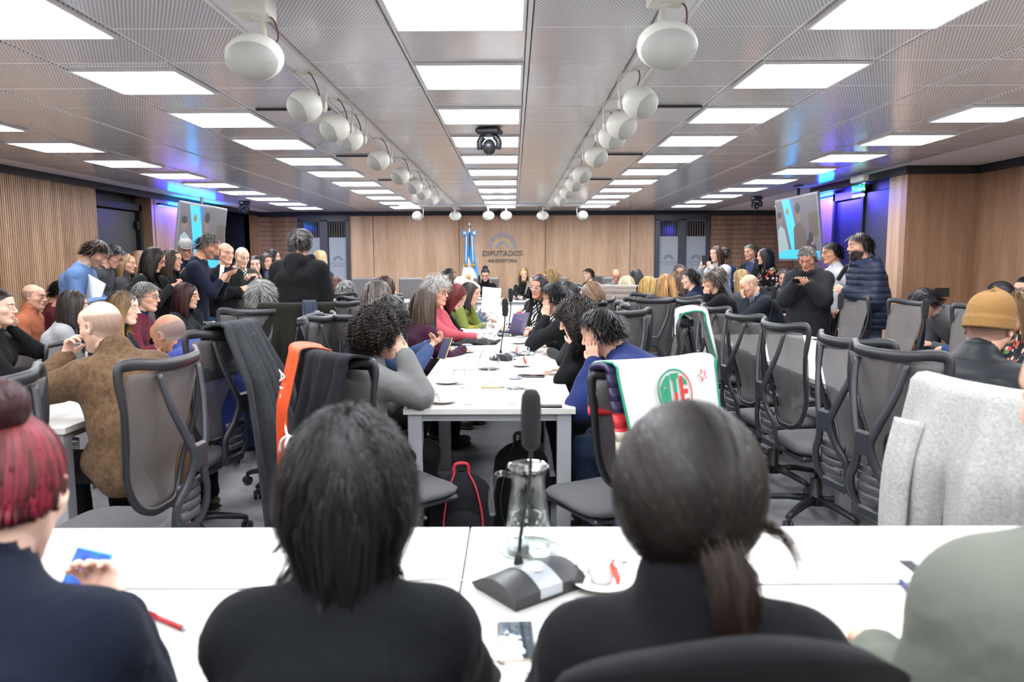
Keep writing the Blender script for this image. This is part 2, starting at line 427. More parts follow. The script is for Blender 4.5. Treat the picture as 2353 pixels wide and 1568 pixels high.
for xa, xb in ((-5.44, -4.62), (4.24, 6.0)):
    x = xa; i = 0
    while x < xb:
        z = -.1 * (i % 2)
        while z < 2.4:
            z1 = min(z + .185, 2.4); b.box((x, YW - .008, (max(z, .1) + z1) / 2), (.021, .022, max(z1 - max(z, .1), .01)), mi=3, bev=.003) if z1 > .12 else None
            z += .2
        x += .031; i += 1
struct(b.build('wall_back', [WOOD, DARKER, plain('slat_backing_dark', '3f2c1f', .7), wood_mat('oak_broken_slats', '8a684e', 'a8856a', 'bd9b7e', 2)]))
wall('wall_right', [((XR, YB, 0), (XR + .1, 8.5, H), 0), ((4.4, 8.5, 0), (XR + .1, 8.62, H), 0), ((4.4, 8.62, 0), (4.5, 8.9, H), 1), ((4.5, 8.9, 0), (4.62, 11.2, H), 2),
     ((4.44, 10.42, 0), (4.62, 10.5, H), 1), ((4.47, 10.5, 0), (4.62, 11.2, H), 0), ((4.47, 11.15, 0), (6.1, 11.25, H), 0), ((6.0, 11.2, 0), (6.1, 16.3, H), 0)], [WOOD2, WOOD, DOORG])
b = MB()
for y in (1.5, 3.3, 5.1, 6.9): b.box((XR - .001, y, 1.2), (.004, .012, 2.42))
struct(b.build('trim_1', DARKER))
wall('wall_front', [((-6.8, YB - .1, 0), (6.8, YB, H), 0)], [plain('grey_wall', '8f8a86', .8)])
b = MB()     # dark band under the ceiling
for p0, p1 in (((XL, YB), (XL + .03, 11.5)), ((XL, 11.5), (XL + .03, 14.3)), ((XL, 15.6), (XL + .03, YW)), ((XL, YW - .03), (6.0, YW)), ((XR - .03, YB), (XR, 8.5)),
               ((4.37, 8.47), (XR, 8.5)), ((4.37, 8.5), (4.4, 11.2)), ((4.4, 11.2), (6.0, 11.23)), ((5.97, 11.2), (6.0, YW)), ((XL, 14.28), (XL + .03, 15.62))):
    b.box(((p0[0] + p1[0]) / 2, (p0[1] + p1[1]) / 2, H - .045), (abs(p1[0] - p0[0]), abs(p1[1] - p0[1]), .09))
struct(b.build('trim_2', DARK))
b = MB()
for p0, p1 in (((XL + .02, YB), (XL + .035, 9.9)), ((XL, YW - .02), (6, YW)), ((XR - .015, YB), (XR, 8.5)), ((4.4, 8.48), (XR, 8.5))):
    b.box(((p0[0] + p1[0]) / 2, (p0[1] + p1[1]) / 2, .045), (abs(p1[0] - p0[0]), abs(p1[1] - p0[1]), .09))
struct(b.build('baseboard_1', DARK))
# doors
d1 = struct(link('door_1', None)); MB().box((XL - .2, 10.62, 1.1), (.05, 1.3, 2.2), bev=.01).build('door_leaf', DOORG, d1)
f = MB()
for y in (9.95, 11.33): f.box((XL - .17, y, 1.15), (.1, .07, 2.3))
f.box((XL - .17, 10.64, 2.26), (.1, 1.45, .09)); f.build('door_frame', DARKER, d1)
MB().box((XL - .14, 11.24, 2.0), (.05, .05, .12), bev=.01).build('door_closer', DARKER, d1)
d2 = struct(link('door_2', None)); MB().box((4.46, 10.0, 1.12), (.05, .78, 2.24), bev=.01).build('door_leaf', DOORG, d2)
f = MB()
for y in (9.58, 10.42): f.box((4.45, y, 1.2), (.1, .06, 2.4))
f.box((4.45, 10.0, 2.3), (.1, .9, .1)); f.build('door_frame', DARKER, d2)
d3 = struct(link('door_3', None)); MB().box((4.46, 9.24, 1.45), (.06, .6, 1.7), bev=.01).build('door_leaf', DOORG, d3)
MB().box((4.45, 9.24, .3), (.1, .6, .5), bev=.01).build('kick_plate', DARKER, d3)
# frosted glass double doors in the back wall
n = NT('frosted_glass'); n.base(srgb('8f969c')); n.rough(.32); n.p.inputs['Specular IOR Level'].default_value = .6
w_ = n.n('ShaderNodeTexWave', wave_type='BANDS', bands_direction='X'); w_.inputs['Scale'].default_value = 4.2; n.l(n.coords(), w_.inputs[0])
n.base(n.mix(n.math('MULTIPLY', w_.outputs['Fac'], .3), srgb('9aa1a7'), srgb('858c92'))); FROST = n.m
def logo_dome(mb, R0, rings, M, dot, mats, depth=.004):
    for ri in range(rings):
        r = R0 * (1 - .085 * ri); m = int(26 - 1.2 * ri) if rings > 4 else 7
        for k in range(m + 1):
            a = math.pi * k / m; p = M @ Vector((r * math.cos(a), 0, r * math.sin(a)))
            mb.box(p, (dot, depth, dot), rot=None, mi=mats[ri])
YM = Matrix.Rotation(R(90), 4, 'X')
def glass_door(idx, x0, x1, logos):
    d = struct(link(f'door_{idx}', None)); fr = MB(); wd = x1 - x0; lw = wd / 2
    fr.box(((x0 + x1) / 2, YW - .02, 2.36), (wd, .1, .12))
    for x, t in ((x0 + .05, .1), (x1 - .04, .08), ((x0 + x1) / 2, .17)): fr.box((x, YW - .02, 1.16), (t, .1, 2.32))
    for i in (0, 1): fr.box((x0 + lw * (i + .5), YW - .02, .08), (lw, .08, .16))
    fr.build('door_frame', plain('anthracite_aluminium', '3a3c43', .4), d)
    for i in (0, 1):
        a = x0 + .1 + i * (lw + .0); bb = a + lw - .18
        p = MB(); p.box(((a + bb) / 2, YW - .01, 2.12), (bb - a, .01, .33)); 
        pn = p.build('clear_pane', plain('dark_glass', '1b1c20', .06, spec=.8), d)
        s = MB(); k = a + .02
        while k < bb - .01: s.box((k, YW - .018, 2.12), (.009, .006, .33)); k += .052
        s.build('vertical_blind', plain('blind_grey', '77776c', .6), pn)
        p = MB(); p.box(((a + bb) / 2, YW - .012, 1.07), (bb - a, .012, 1.77)); fp = p.build('frosted_pane', FROST, d)
        if i in logos:
            l = MB(); xc = (a + bb) / 2; Ml = Matrix.Translation((xc, YW - .02, 1.46))
            for q in range(7):
                a0 = math.pi * (q + .08) / 7; a1 = math.pi * (q + .92) / 7
                out = [(.11 * math.cos(t), .11 * math.sin(t)) for t in (a0, (a0 + a1) / 2, a1)] + [(.05 * math.cos(t), .05 * math.sin(t)) for t in (a1, a0)]
                l.prism(out, 0, .003, M=Ml)
            text_mesh(l, 'DIPUTADOS', .07, Matrix.Translation((xc, YW - .02, 1.40)) @ YM, .003); text_mesh(l, 'ARGENTINA', .045, Matrix.Translation((xc, YW - .02, 1.345)) @ YM, .003)
            l.build('etched_emblem', plain('etched_grey', '6c7379', .5), fp)
    MB().tube([(x0 + lw + .08, YW - .1, .9), (x0 + lw + .08, YW - .1, 1.3)], .012).build('door_handle', plain('steel', 'a0a0a0', .25, 1), d)
glass_door(4, -4.6, -3.5, (0, 1)); glass_door(5, 3.03, 4.2, (0, 1))
# letters and dome emblem on the back wall
t = thing('wall_emblem', 'dotted blue and gold half dome emblem over grey lettering on the wood wall', 'emblem', (-.23, YW, 1.72))
l = MB(); Ml = Matrix.Translation((0, -.02, 0))
logo_dome(l, .32, 9, Ml, .0165, [0, 0, 0, 0, 1, 1, 1, 0, 0], .01)
l.build('dotted_dome', [plain('emblem_blue', '8fa6cf', .4), plain('emblem_gold', 'e6cf95', .4)], t)
l = MB(); text_mesh(l, 'DIPUTADOS', .152, Matrix.Translation((0, -.02, -.115)) @ YM, .02, spacing=1.04); l.build('lettering', plain('letter_grey', '5e5d5c', .5), t)
l = MB(); text_mesh(l, 'ARGENTINA', .099, Matrix.Translation((0, -.02, -.27)) @ YM, .02, spacing=1.18); l.build('lettering', MATS['letter_grey'], t)
# framed dark board seen in the dark opening
t = thing('wall_board', 'grey framed dark board in the dark opening past the screen', 'board', (XL - .95, 15.0, 1.1))
MB().box((0, 0, .38), (.03, .9, .76), bev=.005).build('board_panel', DARKER, t); f = MB()
for s in (-1, 1): f.box((.02, s * .46, .38), (.04, .05, .86)); f.box((.02, 0, .38 + s * .41), (.04, .97, .05))
f.build('board_frame', plain('grey_frame', '6a6a6a', .5), t)
t.rotation_euler = (0, 0, R(-12)); t.location = (XL - .6, 15.25, 1.25)
MB().box((0.0, -.2, .5), (.12, .02, .02)).build('indicator_lamp', emit('blue_led_dot', '4060ff', 8), t)
# blue LED wash over each screen
BL = emit('led_blue', '1a30ff', 30); CY = emit('led_cyan', '08a0ff', 40)
for xs, ys, zz, sg, lab in ((-5.425, (11.6, 14.2), 2.34, 1, 'glowing blue LED strip on the wall over the screen by the slatted wall'), (4.445, (10.5, 11.14), 2.34, -1, 'glowing blue LED strip on the wall over the screen by the exit sign')):
    t = thing('led_strip', lab, 'light', (xs, (ys[0] + ys[1]) / 2, zz)); W_ = ys[1] - ys[0]
    MB().box((0, 0, 0), (.05, W_, .03), bev=.008).build('housing', DARKER, t)
    MB().box((0, 0, .019), (.035, W_ * .7, .008)).build('lamp_lens', CY, t)
    MB().box((0, 0, -.019), (.035, W_ - .04, .008)).build('lamp_lens', BL, t)
    ld = bpy.data.lights.new('led_wash', 'AREA'); ld.shape = 'RECTANGLE'; ld.size = .06; ld.size_y = 1.5; ld.energy = 75 if sg < 0 else 60; ld.color = (.07, .05, 1.0)
    lo = bpy.data.objects.new('led_wash', ld); COL.objects.link(lo); lo.parent = t; lo.location = (sg * .2, 0 if sg > 0 else -.35, -.03); lo.rotation_euler = (0, R(-sg * -38), 0)
# ------------------------------------------------------------------ figures: distance fields, meshed
class Field:
    def __init__(s, lo, hi, h):
        s.lo = np.array(lo, float); s.h = h; s.n = np.maximum(np.ceil((np.array(hi) - s.lo) / h).astype(int) + 1, 4)
        s.D = np.full(s.n, 1.0, np.float32)
        s.ax = [(s.lo[i] + h * np.arange(s.n[i])).astype(np.float32) for i in range(3)]
    def _sub(s, lo, hi):
        a = np.clip(np.floor((np.array(lo) - s.lo) / s.h).astype(int), 0, s.n); b = np.clip(np.ceil((np.array(hi) - s.lo) / s.h).astype(int) + 1, 0, s.n)
        if (b <= a).any(): return None
        sl = tuple(slice(a[i], b[i]) for i in range(3)); return sl, s.ax[0][sl[0]][:, None, None], s.ax[1][sl[1]][None, :, None], s.ax[2][sl[2]][None, None, :]
    def _put(s, sl, d, k, sub=False):
        A = s.D[sl]
        if sub:
            h = np.maximum(k - np.abs(-A - d), 0) / k; s.D[sl] = -(np.minimum(-A, d) - h * h * k * .25)
        else:
            h = np.maximum(k - np.abs(A - d), 0) / k; s.D[sl] = np.minimum(A, d) - h * h * k * .25
    def cap(s, a, b, ra, rb, k=.02, lat=None, ka=1., kb=1., sub=False):
        a = np.array(a, float); b = np.array(b, float); m = max(ra * ka, rb * kb) + k + 3 * s.h
        r = s._sub(np.minimum(a, b) - m, np.maximum(a, b) + m)
        if r is None: return
        sl, X, Y, Z = r; d = b - a; L2 = d @ d + 1e-12; X = X - a[0]; Y = Y - a[1]; Z = Z - a[2]
        t = np.clip((X * d[0] + Y * d[1] + Z * d[2]) / L2, 0, 1).astype(np.float32)
        qx = X - t * d[0]; qy = Y - t * d[1]; qz = Z - t * d[2]
        if lat is not None:
            lt = qx * lat[0] + qy * lat[1] + qz * lat[2]; kk = ka + (kb - ka) * t; g = lt * (1 / kk - 1)
            qx = qx + g * lat[0]; qy = qy + g * lat[1]; qz = qz + g * lat[2]
        s._put(sl, np.sqrt(qx * qx + qy * qy + qz * qz) - (ra + (rb - ra) * t), k, sub)
    def ell(s, c, r, k=.02, M=None, sub=False):
        c = np.array(c, float); r = np.array(r, float); m = r.max() + k + 2 * s.h; q = s._sub(c - m, c + m)
        if q is None: return
        sl, X, Y, Z = q; X = X - c[0]; Y = Y - c[1]; Z = Z - c[2]
        if M is not None: X, Y, Z = (M[0, i] * X + M[1, i] * Y + M[2, i] * Z for i in range(3))
        l = np.sqrt((X / r[0]) ** 2 + (Y / r[1]) ** 2 + (Z / r[2]) ** 2); l2 = np.sqrt((X / r[0] ** 2) ** 2 + (Y / r[1] ** 2) ** 2 + (Z / r[2] ** 2) ** 2)
        s._put(sl, (l * (l - 1) / (l2 + 1e-9)).astype(np.float32), k, sub)
    def clip(s, p, n):       # keep the side the normal points away from
        p = np.array(p, float); n = np.array(n, float) / np.linalg.norm(n)
        d = (s.ax[0][:, None, None] - p[0]) * n[0] + (s.ax[1][None, :, None] - p[1]) * n[1] + (s.ax[2][None, None, :] - p[2]) * n[2]
        s.D = np.maximum(s.D, d.astype(np.float32))
    def mesh(s):
        D = s.D; D[0] = D[-1] = 1; D[:, 0] = D[:, -1] = 1; D[:, :, 0] = D[:, :, -1] = 1
        S = D < 0; n = np.array(D.shape); cn = n - 1
        cnt = np.zeros(cn, np.float32); acc = np.zeros((3, *cn), np.float32)
        for ax in range(3):
            sh = [slice(0, n[i] - 1) if i == ax else slice(0, n[i]) for i in range(3)]; s2 = [slice(1, n[i]) if i == ax else slice(0, n[i]) for i in range(3)]
            A = D[tuple(sh)]; B = D[tuple(s2)]; X = S[tuple(sh)] != S[tuple(s2)]
            idx = np.nonzero(X); t = A[idx] / (A[idx] - B[idx])
            o = [i for i in range(3) if i != ax]
            for da in (0, 1):
                for db in (0, 1):
                    c = [None] * 3; c[ax] = idx[ax]; c[o[0]] = idx[o[0]] - da; c[o[1]] = idx[o[1]] - db
                    ok = (c[o[0]] >= 0) & (c[o[1]] >= 0) & (c[o[0]] < cn[o[0]]) & (c[o[1]] < cn[o[1]])
                    ci = tuple(q[ok] for q in c); cnt[ci] += 1      # one write per cell per call: indices are unique
                    for i in range(3): acc[(i, *ci)] += (idx[ax][ok] + t[ok]) if i == ax else idx[i][ok]
        cells = np.nonzero(cnt > 0); N = len(cells[0]); ids = np.full(cn, -1, np.int32); ids[cells] = np.arange(N)
        v = np.stack([acc[(i, *cells)] / cnt[cells] for i in range(3)], 1) * s.h + s.lo
        F = []
        for ax in range(3):
            sh = [slice(0, n[i] - 1) if i == ax else slice(1, n[i] - 1) for i in range(3)]; s2 = [slice(1, n[i]) if i == ax else slice(1, n[i] - 1) for i in range(3)]
            A = S[tuple(sh)]; B = S[tuple(s2)]; off = np.array([0 if i == ax else 1 for i in range(3)])
            for val in (True, False):
                q = np.nonzero((A != B) & (A == val))
                if len(q[0]) == 0: continue
                c = [q[i] + off[i] for i in range(3)]; u, w_ = (ax + 1) % 3, (ax + 2) % 3
                def g(du, dw):
                    k = list(c); k[u] = k[u] - du; k[w_] = k[w_] - dw; return ids[tuple(k)]
                quad = np.stack([g(1, 1), g(0, 1), g(0, 0), g(1, 0)], 1)
                F.append(quad if val else quad[:, ::-1])
        f = np.concatenate(F) if F else np.zeros((0, 4), np.int32)
        return v, f[(f >= 0).all(1)]
def relax(v, f, it=2, lam=.5):
    for _ in range(it):
        acc = np.zeros_like(v); c = np.zeros(len(v))
        for i in range(4):
            for j in (1, 3):
                a = f[:, i]; b = f[:, (i + j) % 4]
                for d in range(3): acc[:, d] += np.bincount(a, v[b, d], len(v))
                c += np.bincount(a, minlength=len(v))
        v = v + lam * (acc / np.maximum(c, 1)[:, None] - v)
    return v
def vnormals(v, f):
    n = np.cross(v[f[:, 2]] - v[f[:, 0]], v[f[:, 3]] - v[f[:, 1]]); N = np.zeros_like(v)
    for i in range(4):
        for d in range(3): N[:, d] += np.bincount(f[:, i], n[:, d], len(v))
    return N / (np.linalg.norm(N, axis=1)[:, None] + 1e-12)
def wav(p, seed, freq, n=6):
    r = np.random.RandomState(seed); o = np.zeros(len(p))
    for i in range(n):
        k = r.normal(size=3) * freq * (1 + .35 * i); m = r.normal(size=3) * freq * .6
        o += np.sin(p @ k + r.rand() * 6 + 1.6 * np.sin(p @ m + r.rand() * 6)) / (1 + .3 * i)
    return o / n * 1.6
# ---- head, in its own frame: y forward, z up, origin at the middle of the skull
HEADS = {}
def head_template(h, fem):
    if (h, fem) in HEADS: return HEADS[(h, fem)]
    F = Field((-.11, -.13, -.16), (.11, .15, .14), h); j = .92 if fem else 1.0
    F.ell((0, -.014, .026), (.076, .094, .09), .01); F.ell((0, .022, -.03), (.060, .066, .082), .03)
    for s in (-1, 1):
        F.cap((s * .048 * j, -.012, -.045), (s * .015 * j, .062, -.098 if not fem else -.094), .020 if fem else .022, .016 if fem else .018, .025)
        F.cap((s * .046, .052, -.022), (s * .05, .03, -.02), .019, .017, .02)
        F.cap((s * .012, .088, .024), (s * .042, .073, .027), .0085 if fem else .011, .008, .012)
    F.ell((0, .074, -.101), (.018, .016, .014), .015)
    F.ell((0, .05, -.1), (.03, .035, .02), .02); F.ell((0, .062, .05), (.052, .026, .035), .03)
    for s in (-1, 1): F.ell((s * .031, .096, .003), (.017, .014, .011), .014, sub=True)
    F.cap((0, .086, .016), (0, .110, -.026), .0075, .0105, .012)
    for s in (-1, 1): F.ell((s * .012, .098, -.031), (.0085, .011, .0075), .008)
    F.ell((0, .083, -.058), (.026, .013, .018), .012)
    F.cap((-.018, .089, -.0555), (.018, .089, -.0555), .0045, .0045, .006); F.cap((-.014, .090, -.065), (.014, .090, -.065), .006, .006, .006)
    F.ell((0, .098, -.0605), (.024, .006, .0018), .003, sub=True)
    for s in (-1, 1):
        F.ell((s * .031, .077, .003), (.0125, .0125, .0115), .004)
        F.cap((s * .018, .0885, .011), (s * .044, .0805, .009), .0035, .003, .005)
        Me = np.array(Matrix.Rotation(s * R(-24), 3, 'Z') @ Matrix.Rotation(R(-10), 3, 'X'))
        F.ell((s * .082, -.012, -.004), (.0065, .018, .031), .006, Me); F.ell((s * .088, -.006, .002), (.006, .010, .018), .004, Me, sub=True)
    F.cap((0, -.024, -.05), (0, -.036, -.13), .054 if not fem else .046, .056 if not fem else .047, .02)
    v, f = F.mesh(); v = relax(v, f, 1, .4)
    x, y, z = np.abs(v[:, 0]), v[:, 1], v[:, 2]
    def sm(a, b, t): t = np.clip((t - a) / (b - a), 0, 1); return t * t * (3 - 2 * t)
    W = {}
    W['lip'] = (1 - sm(.7, 1.1, np.sqrt((x / .024) ** 2 + ((z + .0605) / .012) ** 2))) * (y > .08)
    W['eye'] = (1 - sm(.8, 1.1, np.sqrt(((x - .031) / .0125) ** 2 + ((z - .003) / .0065) ** 2))) * (y > .075)
    W['iris'] = (1 - sm(.8, 1.2, np.sqrt(((x - .030) / .0062) ** 2 + ((z - .003) / .0065) ** 2))) * (y > .075)
    W['brow'] = (1 - sm(.6, 1.1, np.sqrt(((x - .031) / .022) ** 2 + ((z - .0255 + .25 * np.maximum(x - .035, 0)) / .006) ** 2))) * (y > .05)
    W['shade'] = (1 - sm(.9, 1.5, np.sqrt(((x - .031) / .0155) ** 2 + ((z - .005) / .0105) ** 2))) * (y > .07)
    hl = np.interp(y, [-.1, -.04, -.005, .015, .045, .07, .1], [-.075, -.05, -.02, .035, .055, .072, .082])
    W['scalp'] = sm(-.006, .008, z - hl) * (1 - (x > .083) * (z < .03))
    W['beard'] = sm(.0, .02, -.028 - z - .25 * np.maximum(.055 - y, 0) + .0) * (y > -.01) * (1 - W['lip']) * sm(-.135, -.11, z) * (z > -.14)
    W['cheek'] = 1 - sm(.2, 1.2, np.sqrt(((x - .045) / .03) ** 2 + ((z + .025) / .03) ** 2 + ((y - .05) / .05) ** 2))
    HEADS[(h, fem)] = (v, f, W, vnormals(v, f)); return HEADS[(h, fem)]
def skin_mat():
    n = NT('skin'); a = n.n('ShaderNodeAttribute', attribute_name='tint'); v = n.coords()
    f = n.noise(v, 40, 4, .6); n.base(n.mix(n.math('MULTIPLY', f, .16), a.outputs['Color'], srgb('a0604a')))
    n.rough(.5); n.p.inputs['Subsurface Weight'].default_value = .12; n.p.inputs['Subsurface Radius'].default_value = (.012, .005, .003); n.p.inputs['Subsurface Scale'].default_value = .6
    n.bump(n.noise(v, 160, 3), .12, .002); return n.m
SKINM = skin_mat()
def hair_mat():
    n = NT('hair_fibres'); a = n.n('ShaderNodeAttribute', attribute_name='tint'); hs_ = n.n('ShaderNodeHueSaturation'); hs_.inputs['Value'].default_value = .8; n.l(a.outputs['Color'], hs_.inputs['Color']); n.l(hs_.outputs[0], n.p.inputs['Base Color'])
    n.rough(.5); n.p.inputs['Specular IOR Level'].default_value = .35; return n.m
HAIRM = hair_mat()
def set_tint(me, col):
    at = me.color_attributes.new('tint', 'FLOAT_COLOR', 'POINT'); c = np.ones((len(me.vertices), 4), np.float32); c[:, :3] = col
    at.data.foreach_set('color', c.reshape(-1))
SKINS = {'pale': 'e3b9a3', 'fair': 'd9a88f', 'tan': 'c48f73', 'olive': 'b98568', 'brown': '9a6a50'}
def ik(a, w_, l1, l2, pole):
    d = w_ - a; L = np.linalg.norm(d); 
    if L > (l1 + l2) * .995: w_ = a + d / L * (l1 + l2) * .995; d = w_ - a; L = np.linalg.norm(d)
    if L < .08: w_ = a + d / (L + 1e-9) * .08; d = w_ - a; L = .08
    x = (l1 * l1 - l2 * l2 + L * L) / (2 * L); h = math.sqrt(max(l1 * l1 - x * x, 1e-6)); e = d / L
    p = pole - e * (pole @ e); p /= np.linalg.norm(p) + 1e-9
    return a + e * x + p * h, w_
V3 = lambda *a: np.array(a, float)
def hand_field(Fn, w_, d, nrm, side, curl=.5, s=1.0, spread=1.0):
    """palm, four fingers of unequal length and a thumb; d along the hand, nrm out of the palm, side +1 thumb on the positive lateral"""
    d = d / np.linalg.norm(d); nrm = nrm - d * (nrm @ d); nrm /= np.linalg.norm(nrm) + 1e-9; lat = np.cross(d, nrm) * side
    Fn.cap(w_ - d * .02 * s, w_ + d * .03 * s, .019 * s, .018 * s, .015, lat, 1.25, 1.5)
    Fn.cap(w_ + d * .03 * s, w_ + d * .083 * s, .0145 * s, .0125 * s, .012, lat, 2.2, 3.0)
    for i, (o, L, r) in enumerate(((.030, .070, .0088), (.010, .078, .0090), (-.010, .073, .0086), (-.029, .058, .0077))):
        b = w_ + d * (.083 - .004 * abs(i - 1)) * s + lat * o * s; a = curl * (1.0 + .12 * i)
        dd = d + lat * o * 2.2 * spread * (1 - curl)
        for j, (fr, an) in enumerate(((.45, .6), (.31, 1.5), (.24, 2.1))):
            u = dd * math.cos(a * an) + nrm * math.sin(a * an); u /= np.linalg.norm(u)
            e = b + u * L * fr * s; Fn.cap(b, e, r * (1 - .08 * j) * s, r * (.92 - .08 * j) * s, .004); b = e
    b = w_ + d * .02 * s + lat * .022 * s; u = d * .7 + lat * .75 + nrm * .35; u /= np.linalg.norm(u); e = b + u * .045 * s
    Fn.cap(b, e, .0135 * s, .0105 * s, .010); u = d * .9 + lat * .25 + nrm * (.3 + .4 * curl); u /= np.linalg.norm(u)
    Fn.cap(e, e + u * .028 * s, .0100 * s, .0085 * s, .004)
PROP = []
def figure(o):
    """joints of a figure in its own frame (y forward, seat or floor under the origin)"""
    g = lambda k, d: o.get(k, d); s = g('s', 1.0); fem = g('fem', 0); sit = g('sit', 0)
    P0 = V3(0, 0, (.47 + .095 * s) if sit else .925 * s)
    th = R(g('lean', 4)); hu = R(g('hunch', 8)); sl = R(g('side', 0))
    def up(t): return V3(math.sin(sl), math.sin(t) * math.cos(sl), math.cos(t) * math.cos(sl))
    W = P0 + up(th * .6) * .17 * s; C = W + up(th) * .17 * s; N = C + up(th + hu) * .165 * s
    lat = V3(math.cos(sl), 0, -math.sin(sl)); tw = R(g('twist', 0))
    if tw: lat = V3(math.cos(tw) * math.cos(sl), math.sin(tw), -math.sin(sl))
    hs = g('hs', 1.0) * (.96 if fem else 1.0)
    Hm = Matrix.Rotation(R(g('hy', 0)), 3, 'Z') @ Matrix.Rotation(-R(g('hp', 5)), 3, 'X') @ Matrix.Rotation(R(g('hr', 0)), 3, 'Y'); Hm = np.array(Hm)
    nd = up(th + hu + R(12) + R(g('hp', 5)) * .25); HC = N + nd * .088 * s + Hm @ V3(0, .012, .092) * hs
    sw = (.142 if fem else .168) * s * g('wide', 1.0)
    U = up(th + hu * .5); sh = {}
    for k, sd in (('L', -1), ('R', 1)): sh[k] = N - U * .078 * s + lat * sd * sw + V3(0, 0, g('shrug', 0) * .03)
    J = dict(P=P0, W=W, C=C, N=N, lat=lat, H=HC, Hm=Hm, hs=hs, s=s, fem=fem, sh=sh, sit=sit, up=U)
    l1, l2 = .285 * s, .245 * s; J['el'] = {}; J['wr'] = {}; J['hd'] = {}; J['hn'] = {}; J['curl'] = {}
    fwd = V3(-math.sin(tw), math.cos(tw), 0)
    for k, sd in (('L', -1), ('R', 1)):
        a = g('arm' + k, 'table' if sit else 'rest'); pole = V3(sd * .5, -.5, -1); nrm = V3(0, 0, -1.); curl = .45; hd = None
        if isinstance(a, dict): w_ = V3(*a['w']); pole = V3(*a.get('pole', pole)); nrm = V3(*a.get('n', nrm)); curl = a.get('c', .6); hd = V3(*a['d']) if 'd' in a else None
        elif a == 'table': w_ = V3(sd * .17 * s, .40, .785); hd = V3(-sd * .5, 1, 0)
        elif a == 'lap': w_ = V3(sd * .10, .24, .66)
        elif a == 'rest': w_ = sh[k] + V3(sd * .05, .06, -.50 * s); nrm = V3(-sd, 0, 0); pole = V3(sd * .3, -1, 0); curl = .35
        elif a == 'pocket': w_ = V3(sd * .19, .06, P0[2] + .03); pole = V3(sd, -1, 0)
        elif a == 'phone': w_ = C + fwd * .30 * s + lat * sd * .075 + V3(0, 0, .03); nrm = V3(-sd * .5, -.3, .8); curl = .75; pole = V3(sd * .6, -.3, -1); hd = V3(-sd * .35, .9, .35)
        elif a == 'cross': w_ = C + V3(-sd * .09, .19, -.06 - .03 * (sd > 0)); nrm = V3(0, -1, 0); hd = V3(-sd, .1, .15); pole = V3(sd, .2, -1)
        elif a == 'fold': w_ = V3(-sd * .02, .42 + .04 * sd, .795); hd = V3(-sd, .15, 0); pole = V3(sd, 0, -.8)
        elif a == 'chin': w_ = HC + Hm @ V3(sd * .03, .075, -.155); nrm = HC - w_; nrm = V3(-sd * .4, -.3, .6); hd = Hm @ V3(sd * .15, -.05, 1); pole = V3(sd * .35, .7, -1); curl = .8
        elif a == 'cheek': w_ = HC + Hm @ V3(sd * .085, .06, -.145); nrm = Hm @ V3(-sd, -.2, .1); hd = Hm @ V3(-sd * .1, -.15, 1); pole = V3(sd * .35, .6, -1); curl = .35
        elif a == 'face': w_ = HC + Hm @ V3(sd * .045, .125, -.13); nrm = Hm @ V3(-sd * .2, -1, .1); hd = Hm @ V3(-sd * .25, -.05, 1); pole = V3(sd * .5, .5, -1); curl = .4
        elif a == 'ear': w_ = HC + Hm @ V3(sd * .12, .10, -.09); nrm = Hm @ V3(-sd, -.5, .2); hd = Hm @ V3(-sd * .2, -.7, .8); pole = V3(sd * .3, .6, -1); curl = .9
        elif a == 'hold': w_ = C + fwd * .27 * s + V3(sd * .16, 0, -.10); nrm = V3(-sd, 0, .2); curl = .9
        e, w_ = ik(sh[k], w_, l1, l2, pole); J['el'][k] = e; J['wr'][k] = w_; fd = w_ - e; fd /= np.linalg.norm(fd)
        J['hd'][k] = (hd / np.linalg.norm(hd) if hd is not None else fd); J['hn'][k] = nrm; J['curl'][k] = curl
    J['hip'] = {}; J['kn'] = {}; J['an'] = {}; J['ft'] = {}
    for k, sd in (('L', -1), ('R', 1)):
        hip = P0 + V3(sd * .09 * s, 0, -.02); J['hip'][k] = hip
        if sit: kn = V3(sd * g('kspread', .12), .41 * s, .50); an = V3(sd * g('kspread', .12) * .9, (.36 + g('foot', 0) * sd) * s, .095); ft = V3(0, 1, 0)
        else: st = g('stance', .1); kn = hip + V3(sd * .01, .02, -.42 * s); an = V3(sd * st, .0 + g('step', 0) * sd, .09); ft = V3(sd * .2, 1, 0)
        J['kn'][k] = kn; J['an'][k] = an; J['ft'][k] = ft / np.linalg.norm(ft)
    return J
def torso(F, J, f=0., k=.04, belly=0., skirt=0., bust=0.):
    s = J['s']; P0, W, C, N, lat = J['P'], J['W'], J['C'], J['N'], J['lat']; fem = J['fem']
    F.cap(P0 - V3(0, 0, .02), W, (.112 + belly * .4) * s + f, (.098 + belly) * s + f, k, lat, 1.5 if fem else 1.4, 1.34)
    F.cap(W, C, (.098 + belly) * s + f, (.108 + belly * .3) * s + f, k, lat, 1.34, 1.38)
    F.cap(C, N - J['up'] * .10, .106 * s + f, .078 * s + f, k, lat, 1.36, 1.55)
    for q in 'LR': F.cap(N - J['up'] * .045 * s, J['sh'][q], .047 * s + f, .049 * s + f, k)
    F.cap(N - J['up'] * .03, N + (J['H'] - N) * .3, .062 * s + f, .05 * s + f * .5, .04)
    if bust:
        fw = np.cross(J['up'], J['lat'])
        for sd in (-1, 1): F.ell(C + fw * .085 + J['lat'] * sd * .065 + V3(0, 0, -.02), (.062 + f, .055 + f, .06 + f), .04)
